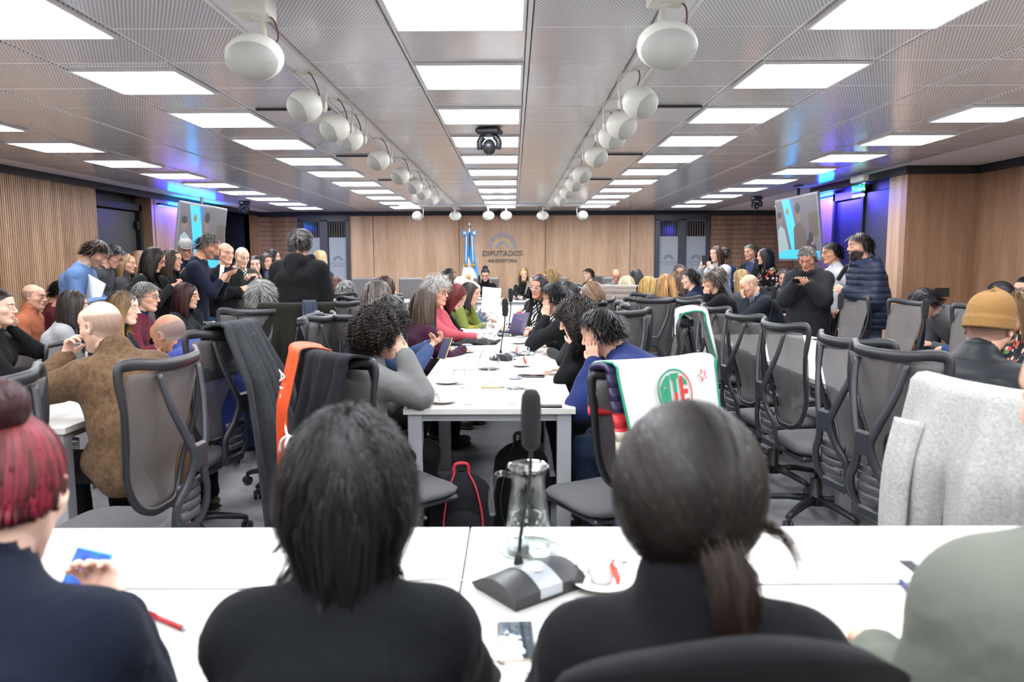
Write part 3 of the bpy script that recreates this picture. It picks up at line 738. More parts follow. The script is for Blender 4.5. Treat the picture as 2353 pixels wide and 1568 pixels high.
def arms(F, J, f=0., k=.03, only=None, end=1.0, loose=0.):
    s = J['s']
    for q in ('L', 'R'):
        if only and q not in only: continue
        a, e, w_ = J['sh'][q], J['el'][q], J['wr'][q]
        F.cap(a, e, .049 * s + f, .036 * s + f + loose, k)
        if end > 0: F.cap(e, e + (w_ - e) * end, .037 * s + f + loose, (.036 - .012 * end) * s + f * .8 + loose * .6, k * .6)
def legs(F, J, f=0., k=.03, end=1.0):
    s = J['s']; P0 = J['P']
    F.cap(P0 + V3(0, -.01, .02), P0 + V3(0, -.015, -.03), .11 * s + f, .108 * s + f, .04, V3(1, 0, 0), 1.45, 1.45)
    for q in ('L', 'R'):
        h, n_, a = J['hip'][q], J['kn'][q], J['an'][q]
        F.cap(h, n_, .088 * s + f, .062 * s + f, k); F.cap(n_, n_ + (a - n_) * end, .060 * s + f, .042 * s + f, k)
def hair_strands(J, o, tmpl, rs, n, K, wd, color, color2=None):
    v, f, W, nr = tmpl; st = o['hair']; Hm, HC, hs = J['Hm'], J['H'], J['hs']
    m = W['scalp'] > .5
    if st in ('fringe', 'buzzring'): m &= (v[:, 2] < .052) & (v[:, 1] < .03)
    if o.get('beard', 0) >= 2 and rs == 'beard': m = W['beard'] > .5
    ids = np.nonzero(m)[0]; r = np.random.RandomState(o.get('seed', 3) + (7 if rs == 'beard' else 0)); pk = r.choice(ids, n)
    p0 = v[pk] + r.normal(size=(n, 3)) * .002; n0 = nr[pk]; x, y, z = p0.T
    sgn = np.sign(x + (o.get('part', .0))); g = o.get('hl', None); lay = r.rand(n)
    thick = o.get('vol', .012); tie = None; curl = 0; wave = .0015
    if rs == 'beard': L = np.full(n, .012 + .014 * (o['beard'] > 2)); d = n0 * .5 + V3(0, .1, -1); grav = .3; thick = .003 + .006 * (o['beard'] > 2)
    elif st in ('short', 'fringe', 'buzzring', 'buzz'):
        L = (.03 + .03 * lay) * o.get('len', 1.0); d = n0 * .35 + np.stack([sgn * .5 + x * 3, .5 * (z > .06) - .3, -.5 + 0 * x], 1) * .8; grav = .08
        if st == 'buzz' or st == 'buzzring': L = .006 + .006 * lay; thick = .0015
    elif st == 'quiff': L = .045 + .03 * lay; d = n0 * .8 + np.stack([x * 0, -.6 + 0 * x, .2 + 0 * x], 1); grav = .02
    elif st == 'curly': L = .055 + .045 * lay; d = n0 * .8 + r.normal(size=(n, 3)) * .4; grav = .16; curl = .010; thick = o.get('vol', .022)
    elif st in ('long', 'bob', 'curlylong'):
        zt = o.get('zt', -.30 if st != 'bob' else -.115); L = (z - zt) * 1.05 + .05 + .05 * lay
        d = n0 * .1 + np.stack([sgn * .45, -.2 - .5 * (y < .03) + 0 * x, -.9 + 0 * x], 1); grav = .7
        if st == 'curlylong': curl = .021; thick = o.get('vol', .035); grav = .3
        else: thick = o.get('vol', .016)
    elif st in ('pony', 'bun'):
        tie = V3(*o.get('tie', (0, -.112, -.005))); L = np.linalg.norm(p0 - tie, axis=1) * 1.25 + (.20 if st == 'pony' else .01); d = tie - p0; d[:, 2] += .1; grav = .3; thick = o.get('vol', .008)
    elif st == 'shag':
        cr = V3(0, -.035, .115); dv = p0 - cr; L = .07 + .09 * lay + .06 * (z < 0) + .03 * (y < -.04); L = np.minimum(L, np.maximum(z + .20 + .03 * lay, .05)) * (.65 + .6 * r.rand(n)); d = n0 * .45 + dv / (np.linalg.norm(dv, axis=1)[:, None] + .02) * .8 + r.normal(size=(n, 3)) * .3; d[:, 2] -= .3; grav = .34; thick = o.get('vol', .03)
    d = d / (np.linalg.norm(d, axis=1)[:, None] + 1e-9); off = .003 + thick * lay ** .7 if rs != 'beard' else .002 + thick * lay
    cen = V3(0, -.010, .008); rad = V3(.077, .101, .118)
    if rs == 'beard': rad = V3(.066, .088, .118); cen = V3(0, -.002, -.008)
    q = HC + (p0 @ Hm.T) * hs; dd = d @ Hm.T; step = (L / (K - 1) * hs)[:, None]; P_ = np.zeros((n, K, 3)); P_[:, 0] = q
    G = V3(0, 0, -1.); reached = np.zeros(n, bool); T = None if tie is None else HC + Hm @ tie * hs
    ph = r.rand(n) * 6.28; fq = .5 + .35 * r.rand(n); clump = wav(p0, o.get('seed', 3), 45)
    for i in range(1, K):
        gg = grav
        if T is not None:
            tod = T - q; ds = np.linalg.norm(tod, axis=1); reached |= ds < .022
            tn = tod / (ds[:, None] + 1e-9); dd = np.where(reached[:, None], dd * .6 + G * .5 + r.normal(size=(n, 3)) * .12, dd * .35 + tn)
        else: dd = dd + G * gg + r.normal(size=(n, 3)) * (.05 if not curl else .12)
        dd /= np.linalg.norm(dd, axis=1)[:, None] + 1e-9; q = q + dd * step
        loc = ((q - HC) @ Hm) / hs - cen; R_ = rad + off[:, None] * V3(1.1, 1, .5); l = np.sqrt(((loc / R_) ** 2).sum(1)); ins = l < 1
        if T is not None: ins &= ~reached
        if ins.any():
            ln = loc[ins] / l[ins][:, None]; q[ins] = HC + ((ln + cen) @ Hm.T) * hs
            nn = (ln / R_[ins] ** 2); nn /= np.linalg.norm(nn, axis=1)[:, None]; nn = nn @ Hm.T
            dv = dd[ins]; dv = dv - nn * np.minimum((dv * nn).sum(1), 0)[:, None]; dd[ins] = dv / (np.linalg.norm(dv, axis=1)[:, None] + 1e-9)
        # neck and shoulders
        for (ca, ra) in ((J['N'] + (HC - J['N']) * .35, V3(.066, .07, .09)), (J['N'] - V3(0, 0, .15), V3(.20 * J['s'], .125, .15))):
            lo = (q - ca) / (ra + off[:, None] * .5 + .008); l = np.sqrt((lo ** 2).sum(1)); ins = l < 1
            if ins.any():
                q[ins] = ca + lo[ins] / l[ins][:, None] * (ra + off[ins, None] * .5 + .008); nn = lo[ins] / ra; nn /= np.linalg.norm(nn, axis=1)[:, None]
                dv = dd[ins]; dv = dv - nn * np.minimum((dv * nn).sum(1), 0)[:, None]; dd[ins] = dv / (np.linalg.norm(dv, axis=1)[:, None] + 1e-9)
        if st in ('long', 'bob', 'curlylong') and rs != 'beard':      # locks part around the face
            lo = ((q - HC) @ Hm) / hs; fm = (lo[:, 1] > .028) & (lo[:, 2] < .062) & (lo[:, 2] > -.16)
            if fm.any():
                lf = lo[fm]; lf[:, 1] -= .30 * (lf[:, 1] - .028); lf[:, 0] += np.sign(lf[:, 0] + 1e-6) * .30 * np.maximum(.072 + off[fm] - np.abs(lf[:, 0]), 0); q[fm] = HC + (lf @ Hm.T) * hs
        if st == 'shag' and rs != 'beard':
            lo = ((q - HC) @ Hm) / hs; fm = lo[:, 2] < -.05; lo[fm, 0] *= .955; q[fm] = HC + (lo[fm] @ Hm.T) * hs
        off_ = V3(0, 0, 0)
        if curl:
            a1 = np.cross(dd, V3(.3, .2, 1)); a1 /= np.linalg.norm(a1, axis=1)[:, None]; a2 = np.cross(dd, a1); amp = curl * min(i / 3, 1)
            off_ = (a1 * np.cos(ph + i * fq * 2.4)[:, None] + a2 * np.sin(ph + i * fq * 2.4)[:, None]) * amp
        P_[:, i] = q + off_
    if n > 600 and rs != 'beard' and st in ('long', 'bob', 'shag', 'pony', 'bun'):      # strands gather into locks
        ng = max(n // 26, 20); gi = r.choice(n, ng, replace=False); near_ = np.zeros(n, int)
        for a_ in range(0, n, 1000): near_[a_:a_ + 1000] = ((p0[a_:a_ + 1000, None] - p0[gi][None]) ** 2).sum(2).argmin(1)
        tt = (np.linspace(0, 1, K) ** .8 * o.get('clump', .62))[None, :, None]; Gp = P_[gi][near_] + (P_[:, :1] - P_[gi][near_][:, :1]) * .0; P_ = P_ * (1 - tt) + Gp * tt
        clump = clump * .4 + r.normal(size=ng)[near_] * .9
    out = P_ - HC; out /= np.linalg.norm(out, axis=2)[..., None] + 1e-9; tg = np.gradient(P_, axis=1)
    sd = np.cross(tg, out); sd /= np.linalg.norm(sd, axis=2)[..., None] + 1e-9; tap = np.interp(np.linspace(0, 1, K), [0, .15, .7, 1], [.6, 1, .9, .15])[None, :, None]
    ww = wd * (0.7 + .6 * r.rand(n))[:, None, None] * tap; A = P_ - sd * ww; B = P_ + sd * ww; Vv = np.stack([A, B], 2).reshape(-1, 3)
    b = (np.arange(n)[:, None] * K + np.arange(K - 1)[None, :]) * 2; b = b.reshape(-1); Fq = np.stack([b, b + 1, b + 3, b + 2], 1)
    c1 = np.array(srgb(color)); c2 = np.array(srgb(color2)) if color2 else c1 * 1.6 + .004
    mx = np.clip(.35 + .35 * clump + .25 * r.normal(size=n), 0, 1)[:, None] ** 1.3; col = c1 * (1 - mx) + c2 * mx
    C_ = np.repeat(col, K * 2, 0)
    if o.get('tip'): tt = np.tile(np.repeat(np.linspace(0, 1, K), 2), n)[:, None] ** 1.4; C_ = C_ * (1 - tt) + np.array(srgb(o['tip'])) * tt
    return Vv, Fq, C_
def face_tint(o, W, sk, hc):
    c = np.tile(sk, (len(W['lip']), 1))
    def mx(w_, col, a=1.): nonlocal c; w_ = (w_ * a)[:, None]; c = c * (1 - w_) + np.array(col) * w_
    mx(W['cheek'], sk * [1.0, .80, .78], .5)
    if o.get('beard', 0): mx(W['beard'], hc * .8 + .01, .45 if o['beard'] == 1 else .85)
    mx(W['scalp'], hc, o.get('scalp', .75 if o['hair'] != 'none' else 0.0) if o['hair'] not in ('fringe', 'buzzring') else 0.)
    if o['hair'] in ('fringe', 'buzzring'): v = o['_tv']; mx(W['scalp'] * (v[:, 2] < .055) * (v[:, 1] < .035), hc, .6)
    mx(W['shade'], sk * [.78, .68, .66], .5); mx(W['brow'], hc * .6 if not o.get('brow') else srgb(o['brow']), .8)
    mx(W['lip'], sk * [.85, .50, .50] if not o.get('lips') else srgb(o['lips']), .8)
    mx(W['eye'], srgb('d8d2cc'), .9 * o.get('open', 1)); mx(W['iris'], srgb('2a1c14'), .9 * o.get('open', 1)); return c
def person(label, u, v, Y, face=0, **o):
    """a figure whose head top shows at photo pixel (u,v) at depth Y; face: heading in degrees, 0 away from the camera, 90 towards the slatted wall"""
    o.setdefault('hair', 'short'); o.setdefault('hc', '2a2019'); sit = o.get('sit', 0); fem = o.get('fem', 0)
    top = P(u, v, Y=Y); J = figure(o); hv = (J['H'] + J['Hm'] @ V3(0, -.01, .118) * J['hs'])
    base = .47 if sit else 0; hat = .02 if o.get('hat') else .008
    o['s'] = min(max((top.z - hat - base) / (hv[2] - base), .84), 1.12); J = figure(o)
    hv = J['H'] + J['Hm'] @ V3(0, -.01, .118) * J['hs']; a = R(face); ca, sa = math.cos(a), math.sin(a)
    x = top.x - (ca * hv[0] - sa * hv[1]); y = top.y - (sa * hv[0] + ca * hv[1])
    root = thing('person', label, 'person', (x, y, o.get('dz', 0)), a, o.get('group'))
    near = Y < 2.2; far = Y > 9; hh = .0032 if near else (.0042 if Y < 7 else .0058); cv = .0085 if near else (.011 if Y < 5 else (.0135 if not far else .017))
    tm = head_template(hh if not near else .0036, fem); hvx, hf, W, hn = tm; o['_tv'] = hvx
    sk = np.array(srgb(SKINS.get(o.get('skin', 'fair'), o.get('skin')))); hc = np.array(srgb(o['hc'])); s = J['s']
    vs = [J['H'] + (hvx @ J['Hm'].T) * J['hs']]; fs = [hf]; cs = [face_tint(o, W, sk, hc)]; n0 = len(hvx)
    def addp(v_, f_, c=None): nonlocal n0; vs.append(v_); fs.append(f_ + n0); cs.append(np.tile(sk if c is None else c, (len(v_), 1))); n0 += len(v_)
    # neck
    N, HC = J['N'], J['H']; nk = HC + J['Hm'] @ V3(0, -.02, -.06) * J['hs']; nr_ = .051 if fem else .058
    F = Field(np.minimum(N, nk) - .16, np.maximum(N, nk) + .12, .008); F.cap(N - J['up'] * .03, nk, nr_ + .004, nr_ - .003, .02); F.cap(N - J['up'] * .04 + J['lat'] * .10, N - J['up'] * .04 - J['lat'] * .10, .045, .045, .06)
    F.cap(N - J['up'] * .10, N - J['up'] * .03, .075, .06, .04, J['lat'], 1.3, 1.2); addp(*F.mesh())
    bare = o.get('sleeve', 1.0)
    for q, sd in (('L', -1), ('R', 1)):
        w_ = J['wr'][q]; F = Field(w_ - .24, w_ + .24, .0048 if Y < 7 else .0062)
        hand_field(F, w_, J['hd'][q], J['hn'][q], -sd, J['curl'][q], s * (.93 if fem else 1.0))
        e = J['el'][q]; F.cap(w_ + (e - w_) * .45, w_, .034 * s, .024 * s, .01); vv, ff = F.mesh(); addp(vv, ff)
        if bare < .9: F = Field(np.minimum(e, w_) - .08, np.maximum(e, w_) + .08, .009); F.cap(e, w_, .040 * s, .027 * s, .01); addp(*F.mesh())
    # the body inside the clothes
    pts = np.array([J['P'], J['N'], *J['sh'].values(), *J['el'].values(), *J['wr'].values(), *J['hip'].values(), *J['kn'].values(), *J['an'].values()])
    F = Field(pts.min(0) - .2, pts.max(0) + .2, .022); torso(F, J, -.022, .03); arms(F, J, -.014); legs(F, J, -.014)
    for q in 'LR': F.cap(J['an'][q] - V3(0, 0, .04), J['an'][q] - V3(0, 0, .05) + J['ft'][q] * .13, .026, .022, .02)
    addp(*F.mesh())
    me = mk_mesh('body', np.concatenate(vs), np.concatenate(fs), SKINM); set_tint(me, np.concatenate(cs)); link('body', me, root)
    # upper garments
    def garment(name, mat, infl, **k):
        F = Field(pts.min(0) - .22, pts.max(0) + .22, cv); hem = k.get('hem', .10)
        torso(F, J, infl, .045, o.get('belly', 0) + k.get('blouse', 0), bust=fem * o.get('bust', 1)); 
        if k.get('arms', 1): arms(F, J, infl * .85, .035, end=k.get('end', .97) * bare, loose=k.get('loose', 0))
        if hem > .1:
            hp = J['P'] - V3(0, 0, hem); 
            if sit: F.cap(J['P'], J['P'] - V3(0, .0, .05), .118 * s + infl, .12 * s + infl, .04, V3(1, 0, 0), 1.5, 1.5); F.cap(J['hip']['L'] + V3(-.01, .12, .02), J['hip']['R'] + V3(.01, .12, .02), .085 * s + infl, .085 * s + infl, .05)
            else: F.cap(J['P'], hp, .118 * s + infl, .12 * s + infl, .04, V3(1, 0, 0), 1.45, 1.55)
        cut = J['P'][2] - min(hem, .13 if sit else 9); F.clip((0, 0, cut), (0, 0, -1))
        nk_d = (HC - N); nk_d = nk_d / np.linalg.norm(nk_d); col = k.get('collar', 'crew')
        if col == 'turtle': F.cap(N - nk_d * .01, N + nk_d * .065, nr_ + .021, nr_ + .014, .015); F.cap(N + nk_d * .04, N + nk_d * .13, nr_ - .001, nr_ - .001, .004, sub=True)
        elif col == 'hood':
            back = np.cross(J['lat'], nk_d) * -1; bk = -np.cross(J['up'], J['lat'])
            for a_, b_ in ((V3(-.11, -.0, .0), V3(-.06, -.11, -.035)), (V3(-.06, -.11, -.035), V3(.06, -.11, -.035)), (V3(.06, -.11, -.035), V3(.11, 0, 0)), (V3(-.11, 0, 0), V3(-.03, .09, -.035)), (V3(.11, 0, 0), V3(.03, .09, -.035))):
                F.cap(N + a_ + V3(0, 0, .02), N + b_ * 1.05 + V3(0, 0, .035), .034, .036, .012)
            F.cap(N + V3(0, -.09, .02), N + V3(0, -.165, -.10), .062, .03, .012, V3(1, 0, 0), 1.7, 1.5)
            F.cap(N, N + nk_d * .14, nr_ + .0, nr_ + .03, .01, sub=True)
        elif col == 'coat':
            F.cap(N - nk_d * .02 - V3(0, .02, 0), N + nk_d * .045 - V3(0, .028, 0), nr_ + .03 + o.get('colr', 0), nr_ + .022 + o.get('colr', 0), .012); F.cap(N + nk_d * .0, N + nk_d * .13 + V3(0, .01, 0), nr_ + .008 + o.get('colr', 0) * .6, nr_ + .014 + o.get('colr', 0) * .6, .006, sub=True)
        elif col == 'shirt': F.cap(N - nk_d * .02, N + nk_d * .045, nr_ + .014, nr_ + .010, .01); F.cap(N + nk_d * .03, N + nk_d * .12, nr_ - .002, nr_ + .002, .004, sub=True)
        else: F.cap(N - nk_d * .01, N + nk_d * .018, nr_ + .016, nr_ + .010, .012); F.cap(N + nk_d * .02, N + nk_d * .12, nr_ + .002, nr_ + .004, .006, sub=True)
        if k.get('open'):      # front opening showing what is worn underneath
            fw = np.cross(J['up'], J['lat']); wd_ = k['open']
            F.cap(J['W'] + fw * .17, N + fw * .13, .012, wd_, .012, J['lat'], 1., 1., sub=True)
            F.cap(C_ := J['C'] + fw * .16, N + fw * .11 + J['up'] * .03, wd_ * .6, wd_ * 1.2, .012, sub=True)
        v_, f_ = F.mesh(); v_ = relax(v_, f_, 1, .5); nn = vnormals(v_, f_); wr = k.get('wr', .006)
        dist = v_ * V3(1, 1, .6)
        v_ = v_ + nn * ((wav(dist, o.get('seed', 3), 16) * wr * 1.2 + (.5 - np.abs(wav(dist * V3(1, 1, 1.4), o.get('seed', 3) + 1, 24))) * wr * 1.0 + (.5 - np.abs(wav(v_, o.get('seed', 3) + 2, 46))) * wr * .5) * np.clip((J['N'][2] + .02 - v_[:, 2]) / .1, .15, 1))[:, None]
        me = mk_mesh(name, v_, f_, mat); return link(name, me, root)
    tp = o.get('top', ('sweater', cloth('2a2a2e'), .02, {})); layers = tp if isinstance(tp, list) else [tp]
    for (nm, mt, infl, kw) in layers: garment(nm, mt, infl, **kw)
    # trousers, shoes
    if o.get('legs', 1):
        F = Field(pts.min(0) - .2, pts.max(0) + .2, max(cv, .013)); legs(F, J, .013 if not o.get('tight') else .004, .03, .98); F.clip((0, 0, J['P'][2] + .05), (0, 0, 1)); v_, f_ = F.mesh()
        v_ = relax(v_, f_, 1, .5); nn = vnormals(v_, f_); v_ = v_ + nn * (wav(v_, o.get('seed', 3) + 5, 26) * .005)[:, None]
        link('trousers', mk_mesh('trousers', v_, f_, cloth(*o.get('pants', ('1c1d22', 'knit')))), root)
        for q in 'LR':
            b = MB(); an, ft = J['an'][q], J['ft'][q]; yaw = math.atan2(-ft[0], ft[1]); Ms = Matrix.Rotation(yaw, 4, 'Z'); c = an + ft * .06
            b.ell((c[0], c[1], .052), (.045, .135, .045), 16, 10, Ms); b.ell((an[0], an[1], .085), (.042, .052, .06), 14, 8, Ms); b.ell((c[0], c[1], .018), (.049, .142, .017), 16, 6, Ms, mi=1)
            b.build('shoe', [plain('shoe_' + o.get('shoe', '1a1a1c'), o.get('shoe', '1a1a1c'), .5), plain('sole_' + o.get('sole', '2c2c2c'), o.get('sole', '2c2c2c'), .7)], root)
    # hair
    st = o['hair']; H4 = Matrix.Translation(J['H']) @ Matrix(J['Hm'].tolist()).to_4x4() @ Matrix.Scale(J['hs'], 4)
    if st != 'none':
        n_ = {'near': 9000, 'mid': 1900, 'far': 700}['near' if near else ('mid' if Y < 7.5 else 'far')]; n_ = int(n_ * o.get('dens', 1)); wd = .0011 if near else (.0021 if Y < 7.5 else .0036)
        K = {'near': 22, 'mid': 12, 'far': 9}['near' if near else ('mid' if Y < 7.5 else 'far')]
        if st in ('short', 'quiff', 'fringe'): K = 7
        if st in ('curly', 'curlylong'): K = 26 if near or Y < 5.5 else 14
        if st in ('buzz', 'buzzring'): K = 4
        parts = [hair_strands(J, o, tm, 'scalp', n_, K, wd, o['hc'], o.get('hc2'))] if st not in ('buzz', 'buzzring') else []
        if o.get('beard', 0) >= 2: o2 = dict(o); parts.append(hair_strands(J, o2, tm, 'beard', n_ // 5, 6, wd, o.get('bc', o['hc']), None))
        msk = W['scalp'] > .35
        if st in ('fringe', 'buzzring'): msk &= (hvx[:, 2] < .05) & (hvx[:, 1] < .03)
        fm = msk[hf].all(1); idx = np.unique(hf[fm]); rm = np.full(len(hvx), -1); rm[idx] = np.arange(len(idx))
        off = (.0055 if st not in ('buzz', 'buzzring', 'fringe') else .0015) + (.010 if st in ('curly', 'curlylong') else 0)
        cv_ = J['H'] + ((hvx[idx] + hn[idx] * off) @ J['Hm'].T) * J['hs']; parts.append((cv_, rm[hf[fm]], np.tile(hc if st not in ('buzz', 'buzzring') else hc * .6 + sk * .4, (len(idx), 1)) * (1 + .25 * wav(hvx[idx], 4, 300))[:, None]))
        if st == 'bun' or o.get('bun'):
            r = np.random.RandomState(2); tb = V3(*o.get('tie', (0, -.112, -.005))); br = o.get('br', .035); n2 = 700 if near else 160; K2 = 14
            ax = r.normal(size=(n2, 3)) * [.6, .3, .6] + V3(0, 1, 0); ax /= np.linalg.norm(ax, axis=1)[:, None]; a1 = np.cross(ax, r.normal(size=(n2, 3))); a1 /= np.linalg.norm(a1, axis=1)[:, None]; a2 = np.cross(ax, a1)
            t = np.linspace(0, 3.6, K2); rad = br * (.7 + .35 * r.rand(n2)); pc = tb + V3(0, -br * .7, 0) + (a1[:, None] * np.cos(t)[None, :, None] + a2[:, None] * np.sin(t)[None, :, None]) * rad[:, None, None]
            pc = J['H'] + (pc @ J['Hm'].T) * J['hs']; cc = J['H'] + J['Hm'] @ (tb + V3(0, -br * .7, 0)) * J['hs']; out = pc - cc; tg = np.gradient(pc, axis=1); sd = np.cross(tg, out); sd /= np.linalg.norm(sd, axis=2)[..., None] + 1e-9
            w2 = .003 if near else .0045; Vv = np.stack([pc - sd * w2, pc + sd * w2], 2).reshape(-1, 3); b = ((np.arange(n2)[:, None] * K2 + np.arange(K2 - 1)[None]) * 2).reshape(-1)
            cl = np.array(srgb(o.get('bunc', o['hc'])))[None] * (0.7 + .7 * r.rand(n2))[:, None]; parts.append((Vv, np.stack([b, b + 1, b + 3, b + 2], 1), np.repeat(cl, K2 * 2, 0)))
            q_ = MB(); q_.ell(cc, br * .72, 12, 8); parts.append((q_.v[0], [x_ for x_ in q_.f], np.tile(hc, (len(q_.v[0]), 1))))
        for lk in o.get('locks', []):
            pts_, nn_ = lk[:2]; spd = lk[2] if len(lk) > 2 else .0055
            r = np.random.RandomState(9); c_ = np.array(spl([H4 @ Vector(q_) for q_ in pts_], 5)); K2 = len(c_); w_sp = np.linspace(1, .35, K2)[None, :, None]
            pc = c_[None] + r.normal(size=(nn_, 1, 3)) * spd * w_sp + r.normal(size=(nn_, 1, 3)) * .003; tg = np.gradient(pc, axis=1); sd = np.cross(tg, pc - J['H']); sd /= np.linalg.norm(sd, axis=2)[..., None] + 1e-9
            w2 = .0009 * w_sp; Vv = np.stack([pc - sd * w2, pc + sd * w2], 2).reshape(-1, 3); b = ((np.arange(nn_)[:, None] * K2 + np.arange(K2 - 1)[None]) * 2).reshape(-1); parts.append((Vv, np.stack([b, b + 1, b + 3, b + 2], 1), np.repeat(np.array(srgb(o.get('hc2') or o['hc']))[None] * (.6 + .8 * r.rand(nn_))[:, None], K2 * 2, 0)))
        n0 = 0; HV = []; HF = []; HCc = []
        for (a_, b_, c_) in parts: HV.append(a_); HF += [np.asarray(b_) + n0]; HCc.append(c_); n0 += len(a_)
        me = mk_mesh('hair', np.concatenate(HV), np.concatenate(HF), HAIRM); set_tint(me, np.concatenate(HCc)); link('hair', me, root)
    gl = o.get('glasses')
    if gl:
        b = MB(); T = lambda p: H4 @ Vector(p)
        for sd in (-1, 1):
            ring = [T((sd * .031 + .023 * math.cos(t), .098 - .35 * (abs(.031 * sd + .023 * math.cos(t)) - .03) ** 2 * 10, .001 + .018 * math.sin(t))) for t in np.linspace(0, 2 * math.pi, 14)[:-1]]
            b.tube(ring, .0021 if Y < 9 else .0028, 5, closed=True); b.tube([T((sd * .054, .093, .006)), T((sd * .077, .05, .006)), T((sd * .084, -.01, .002))], .0018 if Y < 9 else .0026, 5)
        b.tube([T((-.008, .1, .004)), T((.008, .1, .004))], .002, 5); b.build('eyeglasses', plain('frame_' + gl, gl, .3), root)
    if o.get('tie_'):
        fw = np.cross(J['up'], J['lat']); b = MB(); a_ = N + fw * .085 - V3(0, 0, .015); p_ = [a_, a_ + fw * .035 - J['up'] * .05, J['C'] + fw * .155, J['W'] + fw * .155]
        b.tube(p_, [.014, .018, .026, .034], 6, flat=(1, .25), up=tuple(fw)); b.build('necktie', cloth('6a1c2c'), root)
    if o.get('clip'):
        b = MB(); c_ = H4 @ Vector((.0, -.118, -.045)); b.ell(c_, (.045, .022, .026), 14, 8)
        for k in range(-3, 4): b.tube([c_ + Vector((k * .011, -.012, .018)), c_ + Vector((k * .012, -.028, 0)), c_ + Vector((k * .011, -.012, -.02))], .003, 5)
        b.build('hair_clip', plain('black_gloss', '101012', .15), root)
    if o.get('hat'): HATS[o['hat']](H4, root, o)
    PROP.append((root, J)); root_J[root.name] = J
    if sit and o.get('chair', 1): SEATS.append((x, y, a, o.get('chair', 1), o.get('who', label), o.get('ch'), o.get('chs', 1)))
    return root
root_J = {}; SEATS = []
def spl(pts, n=8, closed=False):
    pts = [np.array(p, float) for p in pts]; m = len(pts); out = []
    g = (lambda i: pts[i % m]) if closed else (lambda i: pts[min(max(i, 0), m - 1)])
    for i in range(m if closed else m - 1):
        for t in np.linspace(0, 1, n, endpoint=False):
            a, b, c, d = g(i - 1), g(i), g(i + 1), g(i + 2)
            out.append(.5 * (2 * b + (c - a) * t + (2 * a - 5 * b + 4 * c - d) * t * t + (3 * b - 3 * c + d - a) * t ** 3))
    if not closed: out.append(pts[-1])
    return out

def beanie(H4, root, o):
    b = MB(); n = 48; rg = 22; 
    def fn(a, t):
        th = a * 2 * math.pi; z = -.012 + .165 * t; rr = math.sqrt(max(1 - max((t - .42) / .58, 0) ** 2.2, 0)); fold = .006 if t < .3 else 0
        rib = .0012 * math.sin(th * 48) * (rr > .3); x = (.086 + fold + rib) * rr * math.cos(th); y = (.107 + fold + rib) * rr * math.sin(th) - .012
        return H4 @ Vector((x, y, z + .045 * (-math.sin(th)) * -.35 + .01))
    b.grid(fn, n * 2, rg, thick=.003); n_ = o.get('hatc', 'b9893a'); b.build('beanie', cloth(n_, 'fleece', 'a8742c'), root)
def flatcap(H4, root, o):
    b = MB()
    def fn(a, t):
        th = a * 2 * math.pi; rr = math.sin(t * math.pi / 2 + .0) ; z = .05 + .085 * (1 - t ** 2.4); r1 = (t ** .6)
        x = .094 * r1 * math.cos(th); y = (.112 + .012 * max(math.sin(th), 0)) * r1 * math.sin(th) - .002; return H4 @ Vector((x, y, z - .012 * max(math.sin(th), 0) * r1))
    b.grid(fn, 40, 10, thick=-.004)
    b.grid(lambda a, t: H4 @ Vector(((.07 - .02 * t) * (2 * a - 1) * 1.0, .092 + .045 * t * (1 - (2 * a - 1) ** 2 * .6), .052 - .014 * t)), 12, 4, thick=.004)
    b.build('flat_cap', cloth('b9b6b0', 'tweed', '9a9791'), root)
HATS = {'beanie': beanie, 'flatcap': flatcap}
def wpt(root, p):        # a point of a figure in the room
    a = root.rotation_euler[2]; return Vector((root.location[0] + math.cos(a) * p[0] - math.sin(a) * p[1], root.location[1] + math.sin(a) * p[0] + math.cos(a) * p[1], root.location[2] + p[2]))
